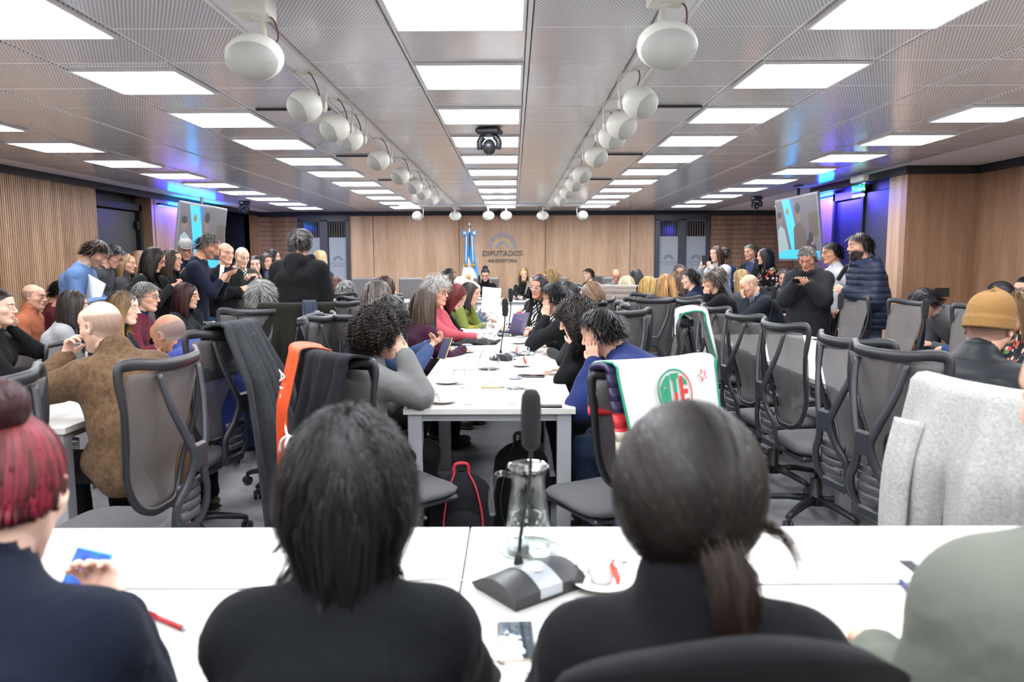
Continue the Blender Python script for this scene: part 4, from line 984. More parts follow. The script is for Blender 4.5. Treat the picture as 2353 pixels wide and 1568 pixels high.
# ------------------------------------------------------------------ furniture
CHB = plain('chair_black_plastic', '26272a', .42); CHG = plain('chair_grey_plastic', '33343a', .38)
def mesh_fabric():
    n = NT('chair_net'); n.base(srgb('6a6564')); n.rough(.7); t = n.n('ShaderNodeBsdfTransparent'); mx = n.n('ShaderNodeMixShader'); mx.inputs[0].default_value = .66
    n.l(t.outputs[0], mx.inputs[1]); n.l(n.p.outputs[0], mx.inputs[2]); n.l(mx.outputs[0], n.out.inputs[0]); return n.m
NET = mesh_fabric(); SEATF = cloth('6b6b6e', 'knit'); STEEL = plain('chrome', 'b8b8ba', .2, 1)
BT = 1.13
def back_y(x, z): return -.215 - (z - .55) * .16 - .05 * math.exp(-((z - .66) / .12) ** 2) * -.6 + x * x * .9
def mesh_chair():
    t = thing('office_chair', 'black office chair with a grey net back', 'chair', (0, 0, 0), group='black net-backed office chairs')
    half = [(0, BT - .022), (.13, BT - .018), (.215, BT - .006), (.256, BT - .03), (.25, .96), (.228, .83), (.19, .70), (.145, .60), (.08, .555), (0, .55)]
    out = half + [(-x, z) for x, z in half[-2:0:-1]]
    ring = spl([(x, back_y(x, z) + (.03 if z > BT - .05 and abs(x) > .2 else 0), z) for x, z in out], 5, True)
    rr = [.0175 + .006 * max(0, (p[2] - .95) / .15) for p in ring]
    MB().tube(ring, rr, 6, closed=True, flat=(1, .5), up=(0, 1, 0.001)).build('back_frame', CHB, t)
    xs = [p[0] for p in ring]; 
    def hw(z): return float(np.interp(z, [p[1] for p in half[::-1][:-1]][0:8], [p[0] for p in half[::-1][:-1]][0:8]))
    hz = [(.55, .0), (.56, .09), (.60, .145), (.70, .19), (.83, .228), (.96, .25), (BT - .03, .25)]
    def net(a, b):
        z = .555 + (BT - .04 - .555) * b; w_ = np.interp(z, [q[0] for q in hz], [q[1] for q in hz]); x = (2 * a - 1) * (w_ - .005); return (x, back_y(x, z) + .022 * math.sin(b * 3.14) + .004, z)
    MB().grid(net, 14, 18, thick=.002).build('net_panel', NET, t)
    b = MB()
    for s in (-1, 1):
        p = spl([(s * .135, back_y(.13, BT - .05) - .004, BT - .05), (s * .115, -.315, .96), (s * .06, -.345, .82), (s * .034, -.35, .75), (s * .06, -.335, .66), (s * .11, -.315, .585), (s * .105, -.30, .50), (s * .065, -.25, .43), (s * .045, -.12, .41)], 5)
        b.tube(p, [.0155 + .006 * math.sin(i / len(p) * 3.14) for i in range(len(p))], 6, flat=(1, .62), up=(0, 1, .02))
    b.box((0, -.352, .755), (.085, .022, .10), bev=.01); b.box((0, -.29, .455), (.17, .022, .05), bev=.01)
    b.build('back_support', CHG, t)
    b = MB()
    for i in range(4): b.grid(lambda u, w_, i=i: ((2 * u - 1) * (.085 - .006 * i), -.30 - .012 * (1 - (2 * u - 1) ** 2), .655 - i * .038 - w_ * .03), 8, 2, thick=.008)
    b.build('lumbar_pad', plain('lumbar_grey', '4a4a4e', .4), t)
    def seat(u, w_):
        th = u * 2 * math.pi; k = 5.; c, s = math.cos(th), math.sin(th); r = (abs(c) ** k + abs(s) ** k) ** (-1 / k); ph = (w_ - .5) * math.pi
        rr = abs(math.cos(ph)) ** .35; return (.245 * r * c * rr, .02 + .24 * r * s * rr, .445 + .036 * math.sin(ph) - (.02 if s > .5 and math.sin(ph) > 0 else 0) * (s - .5))
    MB().grid(seat, 36, 10).build('seat', SEATF, t)
    b = MB(); b.box((0, .02, .405), (.44, .43, .03), bev=.012); b.box((0, -.02, .375), (.2, .26, .04), bev=.012); b.tube([(.1, .0, .375), (.24, .01, .365)], .009, 6); b.ell((.26, .01, .365), (.022, .014, .01), 8, 6)
    b.build('seat_pan', CHB, t)
    c = MB(); c.lathe([(.028, .2), (.028, .25), (.013, .25), (.013, .37)], 14); c.build('gas_column', STEEL, t)
    h_ = MB(); h_.lathe([(.05, .085), (.052, .12), (.034, .135), (.032, .24), (.026, .245)], 16); h_.build('base_hub', CHB, t)
    for k in range(5):
        a = k * 2 * math.pi / 5 + .3; ca, sa = math.cos(a), math.sin(a)
        l = MB(); l.tube([(.03 * ca, .03 * sa, .115), (.15 * ca, .15 * sa, .108), (.27 * ca, .27 * sa, .085), (.30 * ca, .30 * sa, .072)], [.032, .027, .022, .018], 6, flat=(1, .75), up=(0, 0, 1)); lg = l.build('leg', CHB, t)
        w_ = MB(); Mw = Matrix.Rotation(a + .9, 4, 'Z') @ Matrix.Rotation(R(90), 4, 'X')
        for s in (-1, 1): w_.lathe([(.024, -.009), (.028, -.006), (.028, .006), (.024, .009)], 14, (.30 * ca + s * .014 * math.sin(a + .9), .30 * sa - s * .014 * math.cos(a + .9), .029), M=Mw)
        w_.tube([(.30 * ca, .30 * sa, .03), (.30 * ca, .30 * sa, .075)], .009, 6); w_.build('caster', CHG, lg)
    return t
def exec_chair():
    t = thing('executive_chair', 'grey upholstered high-backed chair', 'chair', (0, 0, 0), group='grey high-backed chairs')
    G = plain('grey_leatherette', '6f6c6a', .5)
    MB().box((0, -.24, .80), (.50, .06, .66), Matrix.Rotation(R(-6), 3, 'X'), bev=.03).build('backrest', G, t)
    MB().box((0, .02, .44), (.5, .48, .09), bev=.03).build('seat', G, t)
    b = MB(); b.tube([(0, 0, .08), (0, 0, .4)], .025, 10); b.box((0, -.2, .42), (.08, .16, .03)); b.build('gas_column', STEEL, t)
    for k in range(5):
        a = k * 2 * math.pi / 5; b = MB(); b.tube([(.02 * math.cos(a), .02 * math.sin(a), .09), (.3 * math.cos(a), .3 * math.sin(a), .05)], [.028, .018], 6); b.ell((.3 * math.cos(a), .3 * math.sin(a), .028), .028, 8, 6); b.build('leg', CHB, t)
    for s in (-1, 1):
        b = MB(); b.tube([(s * .27, -.2, .66), (s * .28, .12, .66)], .02, 6); b.tube([(s * .28, 0, .66), (s * .26, 0, .42)], .014, 6); b.build('armrest', CHB, t)
    return t
CH0 = mesh_chair(); EX0 = exec_chair()
TOPW = plain('white_table_laminate', 'c8c4bd', .32); LEGG = plain('grey_table_steel', '9b9ca0', .4)
def table(label, x0, x1, y0, y1, panel=False, name='conference_table', group='white meeting tables', legs=True):
    cx, cy = (x0 + x1) / 2, (y0 + y1) / 2; t = thing(name, label, 'table', (cx, cy, 0), group=group); wx_, wy = x1 - x0, y1 - y0
    MB().box((0, 0, .735), (wx_, wy, .03), bev=.002).build('tabletop', TOPW, t)
    for sx in (-1, 1):
        for sy in (-1, 1): MB().box((sx * (wx_ / 2 - .055), sy * (wy / 2 - .05), .36), (.07, .07, .72), bev=.003).build('leg', LEGG, t)
    f = MB(); 
    for s in (-1, 1): f.box((0, s * (wy / 2 - .05), .70), (wx_ - .18, .04, .035)); f.box((s * (wx_ / 2 - .055), 0, .70), (.04, wy - .17, .035))
    f.build('under_frame', LEGG, t)
    if panel: MB().box((0, -wy / 2 + .03, .47), (wx_ - .2, .018, .42)).build('modesty_panel', plain('pale_grey_panel', 'c3c3c4', .5), t)
    return t
# middle row of tables, side rows, head table, front table
for i, (a, b_) in enumerate(((3.62, 5.22), (5.23, 6.83), (6.84, 8.44), (8.45, 10.05), (10.06, 11.66))):
    table(('white table of the middle row with its end beside the red and black backpack', 'second white table of the middle row, under the black mat and glass jugs', 'third white table of the middle row, beside the striped sweater', 'fourth white table of the middle row, beside the red cardigan', 'last white table of the middle row before the head table')[i], -.545, .305, a, b_)
table('white table beside the man in the tweed jacket', -2.83, -1.97, 3.22, 4.82)
table('white table beside the woman in the grey turtleneck and the steel-topped jug', -2.83, -1.97, 4.83, 6.43)
table('white table with an open corner behind the chair with the black coat', -2.80, -1.93, 7.72, 9.3)
table('white table in front of the woman in the red turtleneck', -2.80, -1.93, 9.31, 10.9)
table('white table beside the man in the mustard beanie', 1.80, 2.66, 2.55, 4.15)
table('white table between two rows of empty net-backed chairs', 1.82, 2.68, 4.16, 5.76)
table('white table next to the empty chairs, far end of the row', 1.84, 2.70, 5.77, 7.2)
table('white table with a pale panel in front of the man in the dark suit', 1.75, 3.35, 8.72, 9.4, True)
table('white table with a pale panel beside the man in the navy suit', 1.2, 2.6, 10.2, 10.9, True)
for x0, x1, lb in ((-2.2, -.76, 'white head table with a pale panel near the flag'), (-.75, .75, 'white head table under the emblem on the wall'), (.76, 2.3, 'white head table with a pale panel near the glass doors')): table(lb, x0, x1, 13.2, 13.9, True, group='white head tables')
table('long white table with a seam, under the jug and the desk microphone', -.118, 1.69, 1.13, 1.985)
table('long white table under the blue phone and the red pen', -1.93, -.122, 1.13, 1.985)
# flip-up socket covers let into the front table
def cable_flap(label, x0, x1, y0, y1, open_right=False):
    t = thing('cable_flap', label, 'cable cover', ((x0 + x1) / 2, (y0 + y1) / 2, .75), group='table socket covers'); w_, h_ = x1 - x0, y1 - y0
    f = MB()
    for s in (-1, 1): f.box((0, s * h_ / 2, .002), (w_, .006, .004)); f.box((s * w_ / 2, 0, .002), (.006, h_, .004))
    f.build('flap_frame', plain('aluminium_edge', 'a9abad', .3, .6), t)
    MB().box((-.012, 0, .003), (w_ - .05, h_ - .008, .004)).build('flap_lid', plain('flap_white', 'f0f0f0', .25), t)
    MB().box((w_ / 2 - .022, 0, .0015), (.03, h_ - .012, .003)).build('socket_gap', DARKER, t)
p0 = P(240, 1390, z=.75); p1 = P(640, 1340, z=.75)
cable_flap('white socket cover in the table beside the red pen', -1.02, -.50, 1.60, 1.72)
cable_flap('white socket cover in the table by the coat of the ponytailed woman', .26, .96, 1.615, 1.74)
# ------------------------------------------------------------------ chairs
protos_ready()
CHN = [0]
def chair(label, x, y, face, kind=0, group=None):
    src = EX0 if kind else CH0
    if CHN.count(src.name) == 0: CHN.append(src.name); o = src; o.location = (x, y, 0); o.rotation_euler = (0, 0, R(face)); o['label'] = label
    else: o = dup(src, (x, y, 0), R(face), label)
    return o
chair('empty net-backed chair at the frame edge beside the tweed jacket', -1.86, 2.3, 82)
chair('empty net-backed chair just behind the one with the grey wool coat', -1.47, 4.8, 84)
CH_BLK = chair('net-backed chair under the long black coat', -1.62, 5.75, 8)
chair('empty net-backed chair between the black coat and the standing man in the hoodie', -1.45, 6.75, 80)
chair('empty net-backed chair facing away beside the woman with the grey bob', -1.42, 7.3, 5)
chair('empty net-backed chair seen from behind by the beige quilted vest', 1.30, 6.9, -12)
EMP = (('first', 1.74, 3.38, -78), ('second', 1.72, 4.15, -84), ('third', 1.70, 4.80, -82), ('fourth', 1.72, 5.55, -84), ('fifth', 1.74, 6.5, -82))
nm = ('empty chair with its back to the aisle, next to the chair with the white sweatshirt', 'empty aisle-side chair standing just behind the one nearest the white sweatshirt', 'empty aisle-side chair in the middle of the row along the table', 'empty aisle-side chair second from the woman with waist-long blond hair', 'empty aisle-side chair closest to the woman with waist-long blond hair')
EMPTY = [chair(nm[i], x, y, a) for i, (_, x, y, a) in enumerate(EMP)]
chair('empty chair standing behind the pale sweatshirt, its side frame in view', 1.72, 2.98, -76)
for x, y, a, l in ((3.02, 4.55, 96, 'grey-faced empty chair in front of the man in the grey sweater, nearest the coffee cup'), (3.1, 5.35, 94, 'grey-faced empty chair beside the kneeling man in the grey sweater'),
                   (2.98, 6.1, 92, 'grey-faced empty chair in front of the bearded man in jeans'), (2.95, 6.95, 92, 'grey-faced empty chair in front of the man in the dark hoodie'), (3.1, 8.2, 95, 'grey-faced empty chair beside the bald man in the dark suit')): chair(l, x, y, a)
for x, y, a, l in ((-2.0, 14.5, 180, 'grey high-backed chair against the wood wall, beside the flag'), (-2.95, 14.6, 180, 'grey high-backed chair near the frosted doors'), 
                   (2.75, 13.6, 185, 'grey high-backed chair near the second pair of frosted doors'), (.85, 14.7, 180, 'grey high-backed chair draped with a dark jacket')): chair(l, x, y, a, 1)
# ------------------------------------------------------------------ people
CHAIRS = {}
def G(nm, col, kind='knit', col2=None, infl=.018, **k): return (nm, cloth(col, kind, col2), infl, k)
BLK, NVY = '1b1c1f', '1f2a44'
# --- standing along the slatted wall
person('standing man in a blue sweater with papers under his arm, head bent over a phone', 238, 556, 7.2, -78, hp=38, hunch=16, lean=8, hair='short', len=1.3, hc='2e211a', hc2='4a352a', beard=1, armR=dict(w=(.14, .34, 1.10), n=(0, 0, 1), c=.7), armL=dict(w=(.02, .40, 1.06), n=(0, .2, 1), c=.8), top=[G('shirt', 'c4c6cc', 'knit', None, .012, collar='shirt'), G('sweater', '6490cc', 'knit', '567fb8', .02)], pants=('232a44', 'denim', '2c3450'), seed=11)
person('standing dark-haired man in a dark grey top just behind the blue sweater', 272, 566, 8.35, -80, hp=34, hunch=12, hair='short', len=1.2, hc='1d1918', glasses='202020', top=G('sweater', '4a4b52'), seed=12)
person('standing fair-haired woman in profile between the grey top and the black coat', 290, 586, 8.9, -85, fem=1, hair='bob', hc='9a7b58', hc2='c0a27a', top=G('sweater', '55565c', collar='turtle'), seed=13)
person('standing woman with long light brown hair and a black coat, face turned away', 322, 577, 9.1, -25, fem=1, hair='long', zt=-.28, hc='6f553f', hc2='b79a78', tip='c4a684', top=G('coat', BLK, infl=.025, hem=.35, collar='coat'), seed=14)
person('standing woman in black with long straight dark hair and glasses, looking down', 362, 571, 7.4, -82, fem=1, hp=24, hair='long', zt=-.30, hc='231c1a', glasses='8a4040', armR='phone', armL='phone', top=G('sweater', '242526', collar='turtle'), seed=15)
person('standing woman in black with wavy dark brown hair beside the man in a flat cap', 393, 574, 8.0, -88, fem=1, hp=4, hair='long', zt=-.27, hc='2c211d', hc2='5a4232', armR=dict(w=(.05, .30, 1.28), n=(0, 0, 1), c=.8), top=G('sweater', '1f2022', collar='turtle'), seed=16)
person('standing man in a grey flat cap, glasses and navy coat', 426, 547, 9.1, -152, hp=14, hat='flatcap', hair='buzz', hc='6a6460', glasses='16181c', beard=1, skin='tan', armL='phone', armR='phone', top=[G('sweater', '1d2a4e', collar='turtle', infl=.012), G('coat', '1c2236', 'knit', None, .03, hem=.3, collar='coat', open=.055)], seed=17)
person('standing man in a navy sweater and dark jeans reading his phone', 488, 537, 7.7, -80, hp=26, hunch=10, hair='short', hc='5d5853', hc2='8d8781', beard=1, skin='tan', armR='phone', armL='phone', sleeve=.55, top=G('sweater', '1a2138', 'knit', None, .018, hem=.09), pants=('2a2f3c', 'denim', '363c4a'), seed=18)
person('standing bald man in a black sweater with crossed arms and blue jeans', 518, 558, 8.6, -128, hair='buzzring', hc='5a4a40', beard=0, armL='cross', armR='cross', top=G('sweater', '1a1b1d', infl=.022, belly=.02, hem=.09), pants=('33507a', 'denim', '5f86b4'), belly=.02, seed=19)
person('standing bald man in an olive jacket over a checked shirt holding a phone', 558, 569, 9.3, -135, hp=18, hair='buzzring', hc='a0826a', skin='pale', armL='phone', armR='phone', top=[G('shirt', 'e8e8e6', 'check', '1d1d1f', .012, collar='shirt'), G('jacket', '4c5044', 'knit', None, .032, hem=.22, collar='coat', open=.085)], pants=('3f463f', 'knit'), seed=20)
person('standing woman with brown hair and a white top facing the room', 586, 591, 9.9, -165, fem=1, hair='long', zt=-.24, hc='2b2220', skin='pale', top=[G('sweater', 'e4e4e2', infl=.012), G('jacket', '4e5648', infl=.026, collar='coat', open=.09)], armL='cross', armR='cross', seed=21)
person('standing woman with curly brown hair and a blue quilted top', 612, 585, 11.0, -140, fem=1, hair='curlylong', vol=.02, hc='3a2820', hc2='7a5638', armL='cross', armR='cross', top=G('sweater', '5668a0', collar='turtle', infl=.024), seed=22)
person('standing woman with straight black hair by the broken-slat wall', 627, 574, 11.6, -85, fem=1, hair='long', zt=-.16, hc='141214', top=G('sweater', '2b2a2a', collar='turtle'), seed=23)
person('standing man in a black hooded sweatshirt with his back to the camera', 690, 524, 6.9, -6, hair='short', len=1.15, hc='26211f', hc2='5a5450', skin='tan', hp=2, armL=dict(w=(-.14, .28, 1.12), n=(0, 0, 1), c=.8), armR=dict(w=(.14, .28, 1.12), n=(0, 0, 1), c=.8), wide=1.06, top=G('hoodie', '1a1b1d', infl=.040, collar='hood', hem=.12, loose=.012, blouse=.01), pants=('22242a', 'denim'), seed=24)
person('fair-haired woman hidden behind the man in the black hooded sweatshirt', 736, 576, 10.3, -10, fem=1, hair='long', zt=-.2, hc='b99c74', hc2='dcc7a0', top=G('sweater', '3a3a3e'), seed=25)
# --- seated beside the slatted wall and around the near side table
person('seated bald man in an orange ribbed sweater', 76, 659, 7.2, -80, sit=1, who='the man in the orange sweater', hair='buzzring', hc='7a6a60', skin='fair', hy=0, armR='lap', armL='lap', top=G('sweater', 'f4874c', 'rib', 'b85420', .024, collar='turtle'), pants=('1e1e20', 'knit'), seed=31, chs=.72)
person('seated man with black hair and a maroon top behind the orange sweater', 143, 651, 8.2, -55, sit=1, who='the man in maroon by the wall', hair='short', hc='131214', skin='tan', hp=15, armL='lap', armR='lap', top=G('sweater', '7a1f30'), seed=32, chs=.72)
person('seated woman in a pale grey turtleneck with straight dark brown hair', 168, 673, 5.9, -58, sit=1, who='the woman in the grey turtleneck', fem=1, lean=14, hair='long', zt=-.20, hc='2c2523', hc2='4a3f3a', skin='pale', armL='table', armR='table', top=G('sweater', 'bcbcc0', 'knit', 'a8a8ac', .02, collar='turtle'), seed=33, chs=.72)
person('seated bald man in a brown tweed jacket drinking from a glass', 226, 689, 3.55, 62, sit=1, who='the man in the tweed jacket', hair='buzzring', hc='8a7868', skin='pale', lean=24, hunch=10, hp=6, hy=10, armL=dict(w=(-.10, .42, 1.02), n=(.3, -.6, .4), d=(.2, -.2, 1), c=.8, pole=(-.8, .2, -.6)), armR='table', wide=1.06, top=G('jacket', '6a4c30', 'tweed', '967248', .036, collar='coat', hem=.16, belly=.02), pants=('17171a', 'knit'), belly=.03, seed=34, ch=(-1.56, 2.78, 85))
person('seated man in a blue sweater with grey stubble hair resting his head on his hand', 372, 700, 4.3, 74, sit=1, who='the man in the blue sweater', hair='buzzring', hc='807a76', skin='brown', lean=46, hunch=18, hp=24, armL='chin', armR='table', top=G('sweater', '36449a', 'knit', '2c3886', .03), pants=('1a1c24', 'knit'), belly=.04, shoe='55583e', seed=35, ch=(-1.77, 3.86, 80))
person('seated woman in black with shoulder-length brown and blond hair, in profile', 282, 674, 5.3, -84, sit=1, who='the woman in black with two-tone hair', fem=1, hair='bob', zt=-.13, hc='4a3a2a', hc2='7a6040', tip='c49a5a', skin='pale', lean=12, top=G('sweater', '1c1d20', collar='turtle'), seed=36, chs=.8)
person('seated grey-haired man with glasses and a maroon sweater', 333, 651, 6.3, -84, sit=1, who='the man in the maroon sweater', hair='short', len=1.2, hc='6f6b68', hc2='aaa6a2', glasses='40404a', lean=12, skin='fair', top=[G('shirt', '2a3350', infl=.012, collar='shirt'), G('sweater', '7c2038', infl=.02)], seed=37)
person('seated woman in black with dark red hair and thin glasses', 428, 654, 6.9, -82, sit=1, who='the woman with dark red hair', fem=1, hair='bob', zt=-.15, vol=.022, hc='2c1214', hc2='4e2226', glasses='c09a70', skin='fair', lean=10, belly=.02, armR='table', armL='fold', top=G('sweater', '222428', infl=.02), seed=38)
person('seated woman in black at the frame edge with her hand on her face', -8, 668, 4.9, -70, sit=1, who='the woman at the frame edge', fem=1, hair='pony', hc='2a211d', skin='pale', lips='b04048', armL='cheek', armR='table', top=G('sweater', '1a1a1c'), seed=39, chs=.8)
person('seated grey-haired man in a dark suit seen from behind', 600, 645, 5.75, 12, sit=1, who='the grey-haired man in the dark suit', hair='short', len=1.25, hc='6a6866', hc2='b8b4b0', skin='fair', wide=1.08, top=G('jacket', '222224', infl=.034, collar='coat', hem=.14), belly=.03, seed=40)
person('seated woman in a red turtleneck with auburn hair', 775, 639, 9.0, -75, sit=1, who='the woman in the red turtleneck', fem=1, hair='long', zt=-.2, hc='4a241a', hc2='7a3c28', skin='fair', hp=14, top=G('sweater', 'd81f26', collar='turtle', infl=.02), seed=41)
person('seated grey-haired man in a white shirt seen from behind', 797, 653, 8.4, -12, sit=1, who='the man in the white shirt', hair='short', hc='5a5856', hc2='c0bcb8', skin='tan', top=G('shirt', 'dedee0', collar='shirt', infl=.018), seed=42)
# --- middle table, side of the orange bib
person('seated woman with a grey-brown bob and a cream top seen from behind', 868, 645, 5.2, -28, sit=1, who='the woman with the grey-brown bob', fem=1, hair='bob', zt=-.16, vol=.02, hc='4e4640', hc2='9a8f84', skin='pale', top=G('sweater', 'b9bba6', infl=.02), seed=43)
person('seated woman with long auburn-brown hair past the grey-brown bob', 884, 634, 6.6, -50, sit=1, who='the woman with auburn-brown hair', fem=1, hair='long', zt=-.22, hc='3a2420', hc2='5e3c30', top=G('sweater', '3a2a2a'), seed=44)
person('seated man with wavy dark grey hair and a denim-blue jacket holding a phone', 903, 685, 4.75, -62, sit=1, who='the man in the denim-blue jacket', hair='short', len=1.3, hc='3a3836', hc2='7c7a78', skin='tan', lean=16, hp=18, armR=dict(w=(.05, .46, .90), n=(-.3, 0, 1), c=.7), armL=dict(w=(-.02, .50, .92), n=(.3, 0, 1), c=.7), top=G('jacket', '3e588c', 'denim', '34507c', .03, collar='shirt'), seed=45)
person('seated person with dark curly hair in a grey sweatshirt, elbow on the table', 882, 744, 3.75, -62, sit=1, who='the person in the grey sweatshirt', hair='curly', vol=.026, hc='1c1614', hc2='3a2e28', skin='fair', lean=9, hunch=10, hp=12, armR='ear', armL='table', top=G('sweatshirt', '8a8a88', 'knit', '787876', .034, collar='shirt', loose=.012), pants=('141416', 'knit'), belly=.02, seed=46, ch=(-.55, 3.42, -50), chs=.94)
person('seated woman with long brown hair and a plum sweater', 976, 669, 5.7, -42, sit=1, who='the woman in the plum sweater', fem=1, hair='long', zt=-.30, hc='3c2e26', hc2='6a5442', top=G('sweater', '4a1c3a', infl=.02), lean=10, seed=47)
person('seated woman with curly white hair, black glasses and a coral sweater', 1004, 644, 6.7, -118, sit=1, who='the woman with curly white hair', fem=1, hair='curly', vol=.014, hc='b8b4ae', hc2='e4e0da', glasses='15161a', skin='fair', hp=4, armL='table', armR='fold', top=G('sweater', 'e04a60', infl=.024), belly=.02, brow='8a8680', seed=48)
person('seated red-haired woman in black writing with her head bent', 1061, 657, 7.3, -100, sit=1, who='the red-haired woman', fem=1, hair='bob', zt=-.12, vol=.012, hc='4e1416', hc2='8a2c28', glasses='b8b0a8', skin='pale', hp=36, hunch=18, lean=18, lips='b04848', top=G('sweater', '17181b', infl=.014), armR='table', armL='fold', seed=49)
person('seated woman with dark straight hair and an olive green top leaning on her hand', 1084, 652, 8.1, -85, sit=1, who='the woman in olive green', fem=1, hair='bob', zt=-.14, hc='241c1a', hc2='463a34', hp=18, lean=20, armL='cheek', top=G('sweater', '8a9a2c', infl=.014), seed=50)
person('seated white-haired man in a cream shirt behind the red-haired woman', 1063, 637, 9.7, -80, sit=1, who='the white-haired man in cream', hair='buzzring', hc='e0dcd8', skin='pale', hp=10, lean=14, top=G('shirt', 'e0d8cc', collar='shirt', infl=.022), belly=.02, seed=51)
person('seated bald man holding up a white sheet of paper', 1088, 648, 8.6, -105, sit=1, who='the bald man with the sheet of paper', hair='buzzring', hc='8a8078', skin='pale', hp=16, lean=22, armR=dict(w=(.05, .46, .96), n=(-1, 0, .2), c=.8), armL='table', top=G('sweater', '6f86a8', infl=.02), seed=52)
person('seated woman with smooth brown hair two seats behind the curly white hair', 1040, 632, 9.9, -95, sit=1, who='the woman with smooth brown hair', fem=1, hair='bob', zt=-.12, hc='3e2c22', hc2='6a4e3a', top=G('sweater', '6a5a50'), seed=53)
person('seated dark-haired man by the flag', 1034, 618, 12.2, -120, sit=1, who='the dark-haired man by the flag', hair='short', hc='231e1c', skin='tan', hp=12, top=G('jacket', '2c2c30'), seed=54)
person('seated woman with an upswept dark bun and glasses reading at the head table', 1115, 618, 14.2, 180, sit=1, who='the woman with the upswept bun', fem=1, hair='bun', tie=(0, -.02, .12), br=.05, hc='1e1a1a', glasses='5a2a50', skin='fair', hp=22, hunch=8, lips='a04a4a', top=G('sweater', '141416', collar='turtle', infl=.018), seed=55, dens=1.5, chair=2)
person('seated blond woman in black with a beige shawl collar at the head table', 1203, 617, 14.2, 160, sit=1, who='the blond woman at the head table', fem=1, hair='long', zt=-.14, hc='a07a44', hc2='d2ac70', skin='fair', hy=20, armL='fold', armR='fold', top=[G('sweater', '16171a', infl=.02), G('shawl_collar', '9a9270', 'knit', None, .03, arms=0, collar='hood', open=.08)], seed=56, dens=1.5, chair=2)
# --- middle table, other side
person('seated woman in a red cardigan with dark red hair behind the woman in glasses', 1236, 630, 9.3, 95, sit=1, who='the woman in the red cardigan', fem=1, hair='long', zt=-.18, hc='4a1a1c', hc2='7a2c2a', lean=16, armL='table', armR='fold', top=G('cardigan', 'd8261f', infl=.02), seed=57)
person('seated young woman with clear glasses, zebra-striped sweater and dark vest', 1240, 633, 7.7, 138, sit=1, who='the woman in the zebra-striped sweater', fem=1, hair='bob', zt=-.2, hc='1f1a1a', hc2='44403e', glasses='c8ccd2', skin='tan', hy=10, hr=-6, lean=16, side=-8, armL='table', armR='table', top=[G('sweater', 'e6e6e2', 'zebra', '17181a', .016), G('vest', '2c2c30', infl=.028, arms=0, open=.06)], seed=58)
person('seated woman with fluffy straw-blond hair near the head table', 1264, 622, 10.5, 60, sit=1, who='the woman with fluffy blond hair', fem=1, hair='curly', vol=.014, hc='a88458', hc2='dcc49a', top=G('sweater', '2b2a30'), seed=59)
person('seated woman with smooth black hair seen from behind past the short-haired person', 1303, 652, 6.9, 48, sit=1, who='the woman with smooth black hair', fem=1, hair='bob', zt=-.12, hc='1e1b1c', hc2='3a3636', top=G('sweater', '202124'), seed=60)
person('seated person with short black hair and glasses, chin on hand, charcoal sweater', 1274, 668, 6.0, 62, sit=1, who='the person with short black hair', hair='short', len=1.25, hc='151315', hc2='2c2a2c', glasses='222226', skin='fair', lean=22, hp=8, armL='cheek', armR='table', top=G('sweater', '26272a', 'rib', '1c1d20', .02), s=.9, seed=61)
person('seated woman with light brown hair held by a black claw clip', 1360, 651, 5.45, 30, sit=1, who='the woman with the claw clip', fem=1, hair='pony', tie=(0, -.098, -.05), vol=.012, hc='5a4232', hc2='a8845e', skin='pale', top=G('sweater', '3a3a40'), seed=62, clip=1)
person('seated woman in black with long dark curly hair hiding her face', 1306, 690, 4.55, 80, sit=1, who='the woman with dark curly hair', fem=1, hair='curlylong', vol=.032, zt=-.26, hc='1c1615', hc2='40342e', skin='pale', lean=24, hp=26, armL='cheek', armR='table', top=G('sweater', '17181a', infl=.014), seed=63, dens=1.3, ch=(.72, 4.45, 80))
person('seated man with short black hair and a royal blue sweatshirt, cheek in hand', 1368, 714, 3.9, 66, sit=1, who='the man in the royal blue sweatshirt', hair='short', len=1.15, hc='131113', hc2='2a2828', skin='fair', lean=28, hunch=14, hp=20, armL='cheek', armR='table', top=G('sweatshirt', '22367a', 'knit', '1b2c68', .034, loose=.01), pants=('1c2c48', 'denim', '27395a'), belly=.01, shoe='202022', sole='3a3a3c', seed=64, ch=(.43, 3.36, 28), chs=.90)
# --- rows beyond
person('seated woman with short tousled hair against the back wall', 1352, 619, 15.4, 128, sit=1, who='the short-haired woman at the back', fem=1, hair='short', len=1.2, hc='2e2622', hc2='5a4a3e', skin='pale', top=G('jacket', '1a1a1c'), seed=65, chair=2)
person('seated man in a grey cardigan looking down near the back wall', 1416, 621, 14.3, 175, sit=1, who='the man in the grey cardigan', hair='buzzring', hc='6a6866', glasses='555560', skin='tan', hp=26, top=[G('shirt', 'd8dadc', infl=.012, collar='shirt'), G('cardigan', '8a8c8e', 'check', '70726f', .022, open=.03)], seed=66, chair=2)
person('seated woman with a platinum blond bob beside the beige quilted vest', 1441, 637, 8.9, -32, sit=1, who='the woman with the platinum bob', fem=1, hair='bob', zt=-.12, vol=.02, hc='b8a684', hc2='ece0c4', skin='fair', top=G('vest', '9c8a80', 'puffer', '86766c', .036, arms=1, collar='coat'), seed=67)
person('seated woman with straight black hair between two blond women', 1463, 618, 9.9, -30, sit=1, who='the woman with straight black hair', fem=1, hair='long', zt=-.18, hc='1a1618', hc2='362e2e', top=G('sweater', '1c1c20'), seed=68)
person('seated woman with a golden blond bob and a lime green top', 1488, 637, 8.0, 4, sit=1, who='the woman in lime green', fem=1, hair='bob', zt=-.17, vol=.02, hc='a8823e', hc2='e2c27c', skin='fair', top=G('sweater', '7fae36', infl=.018), seed=69)
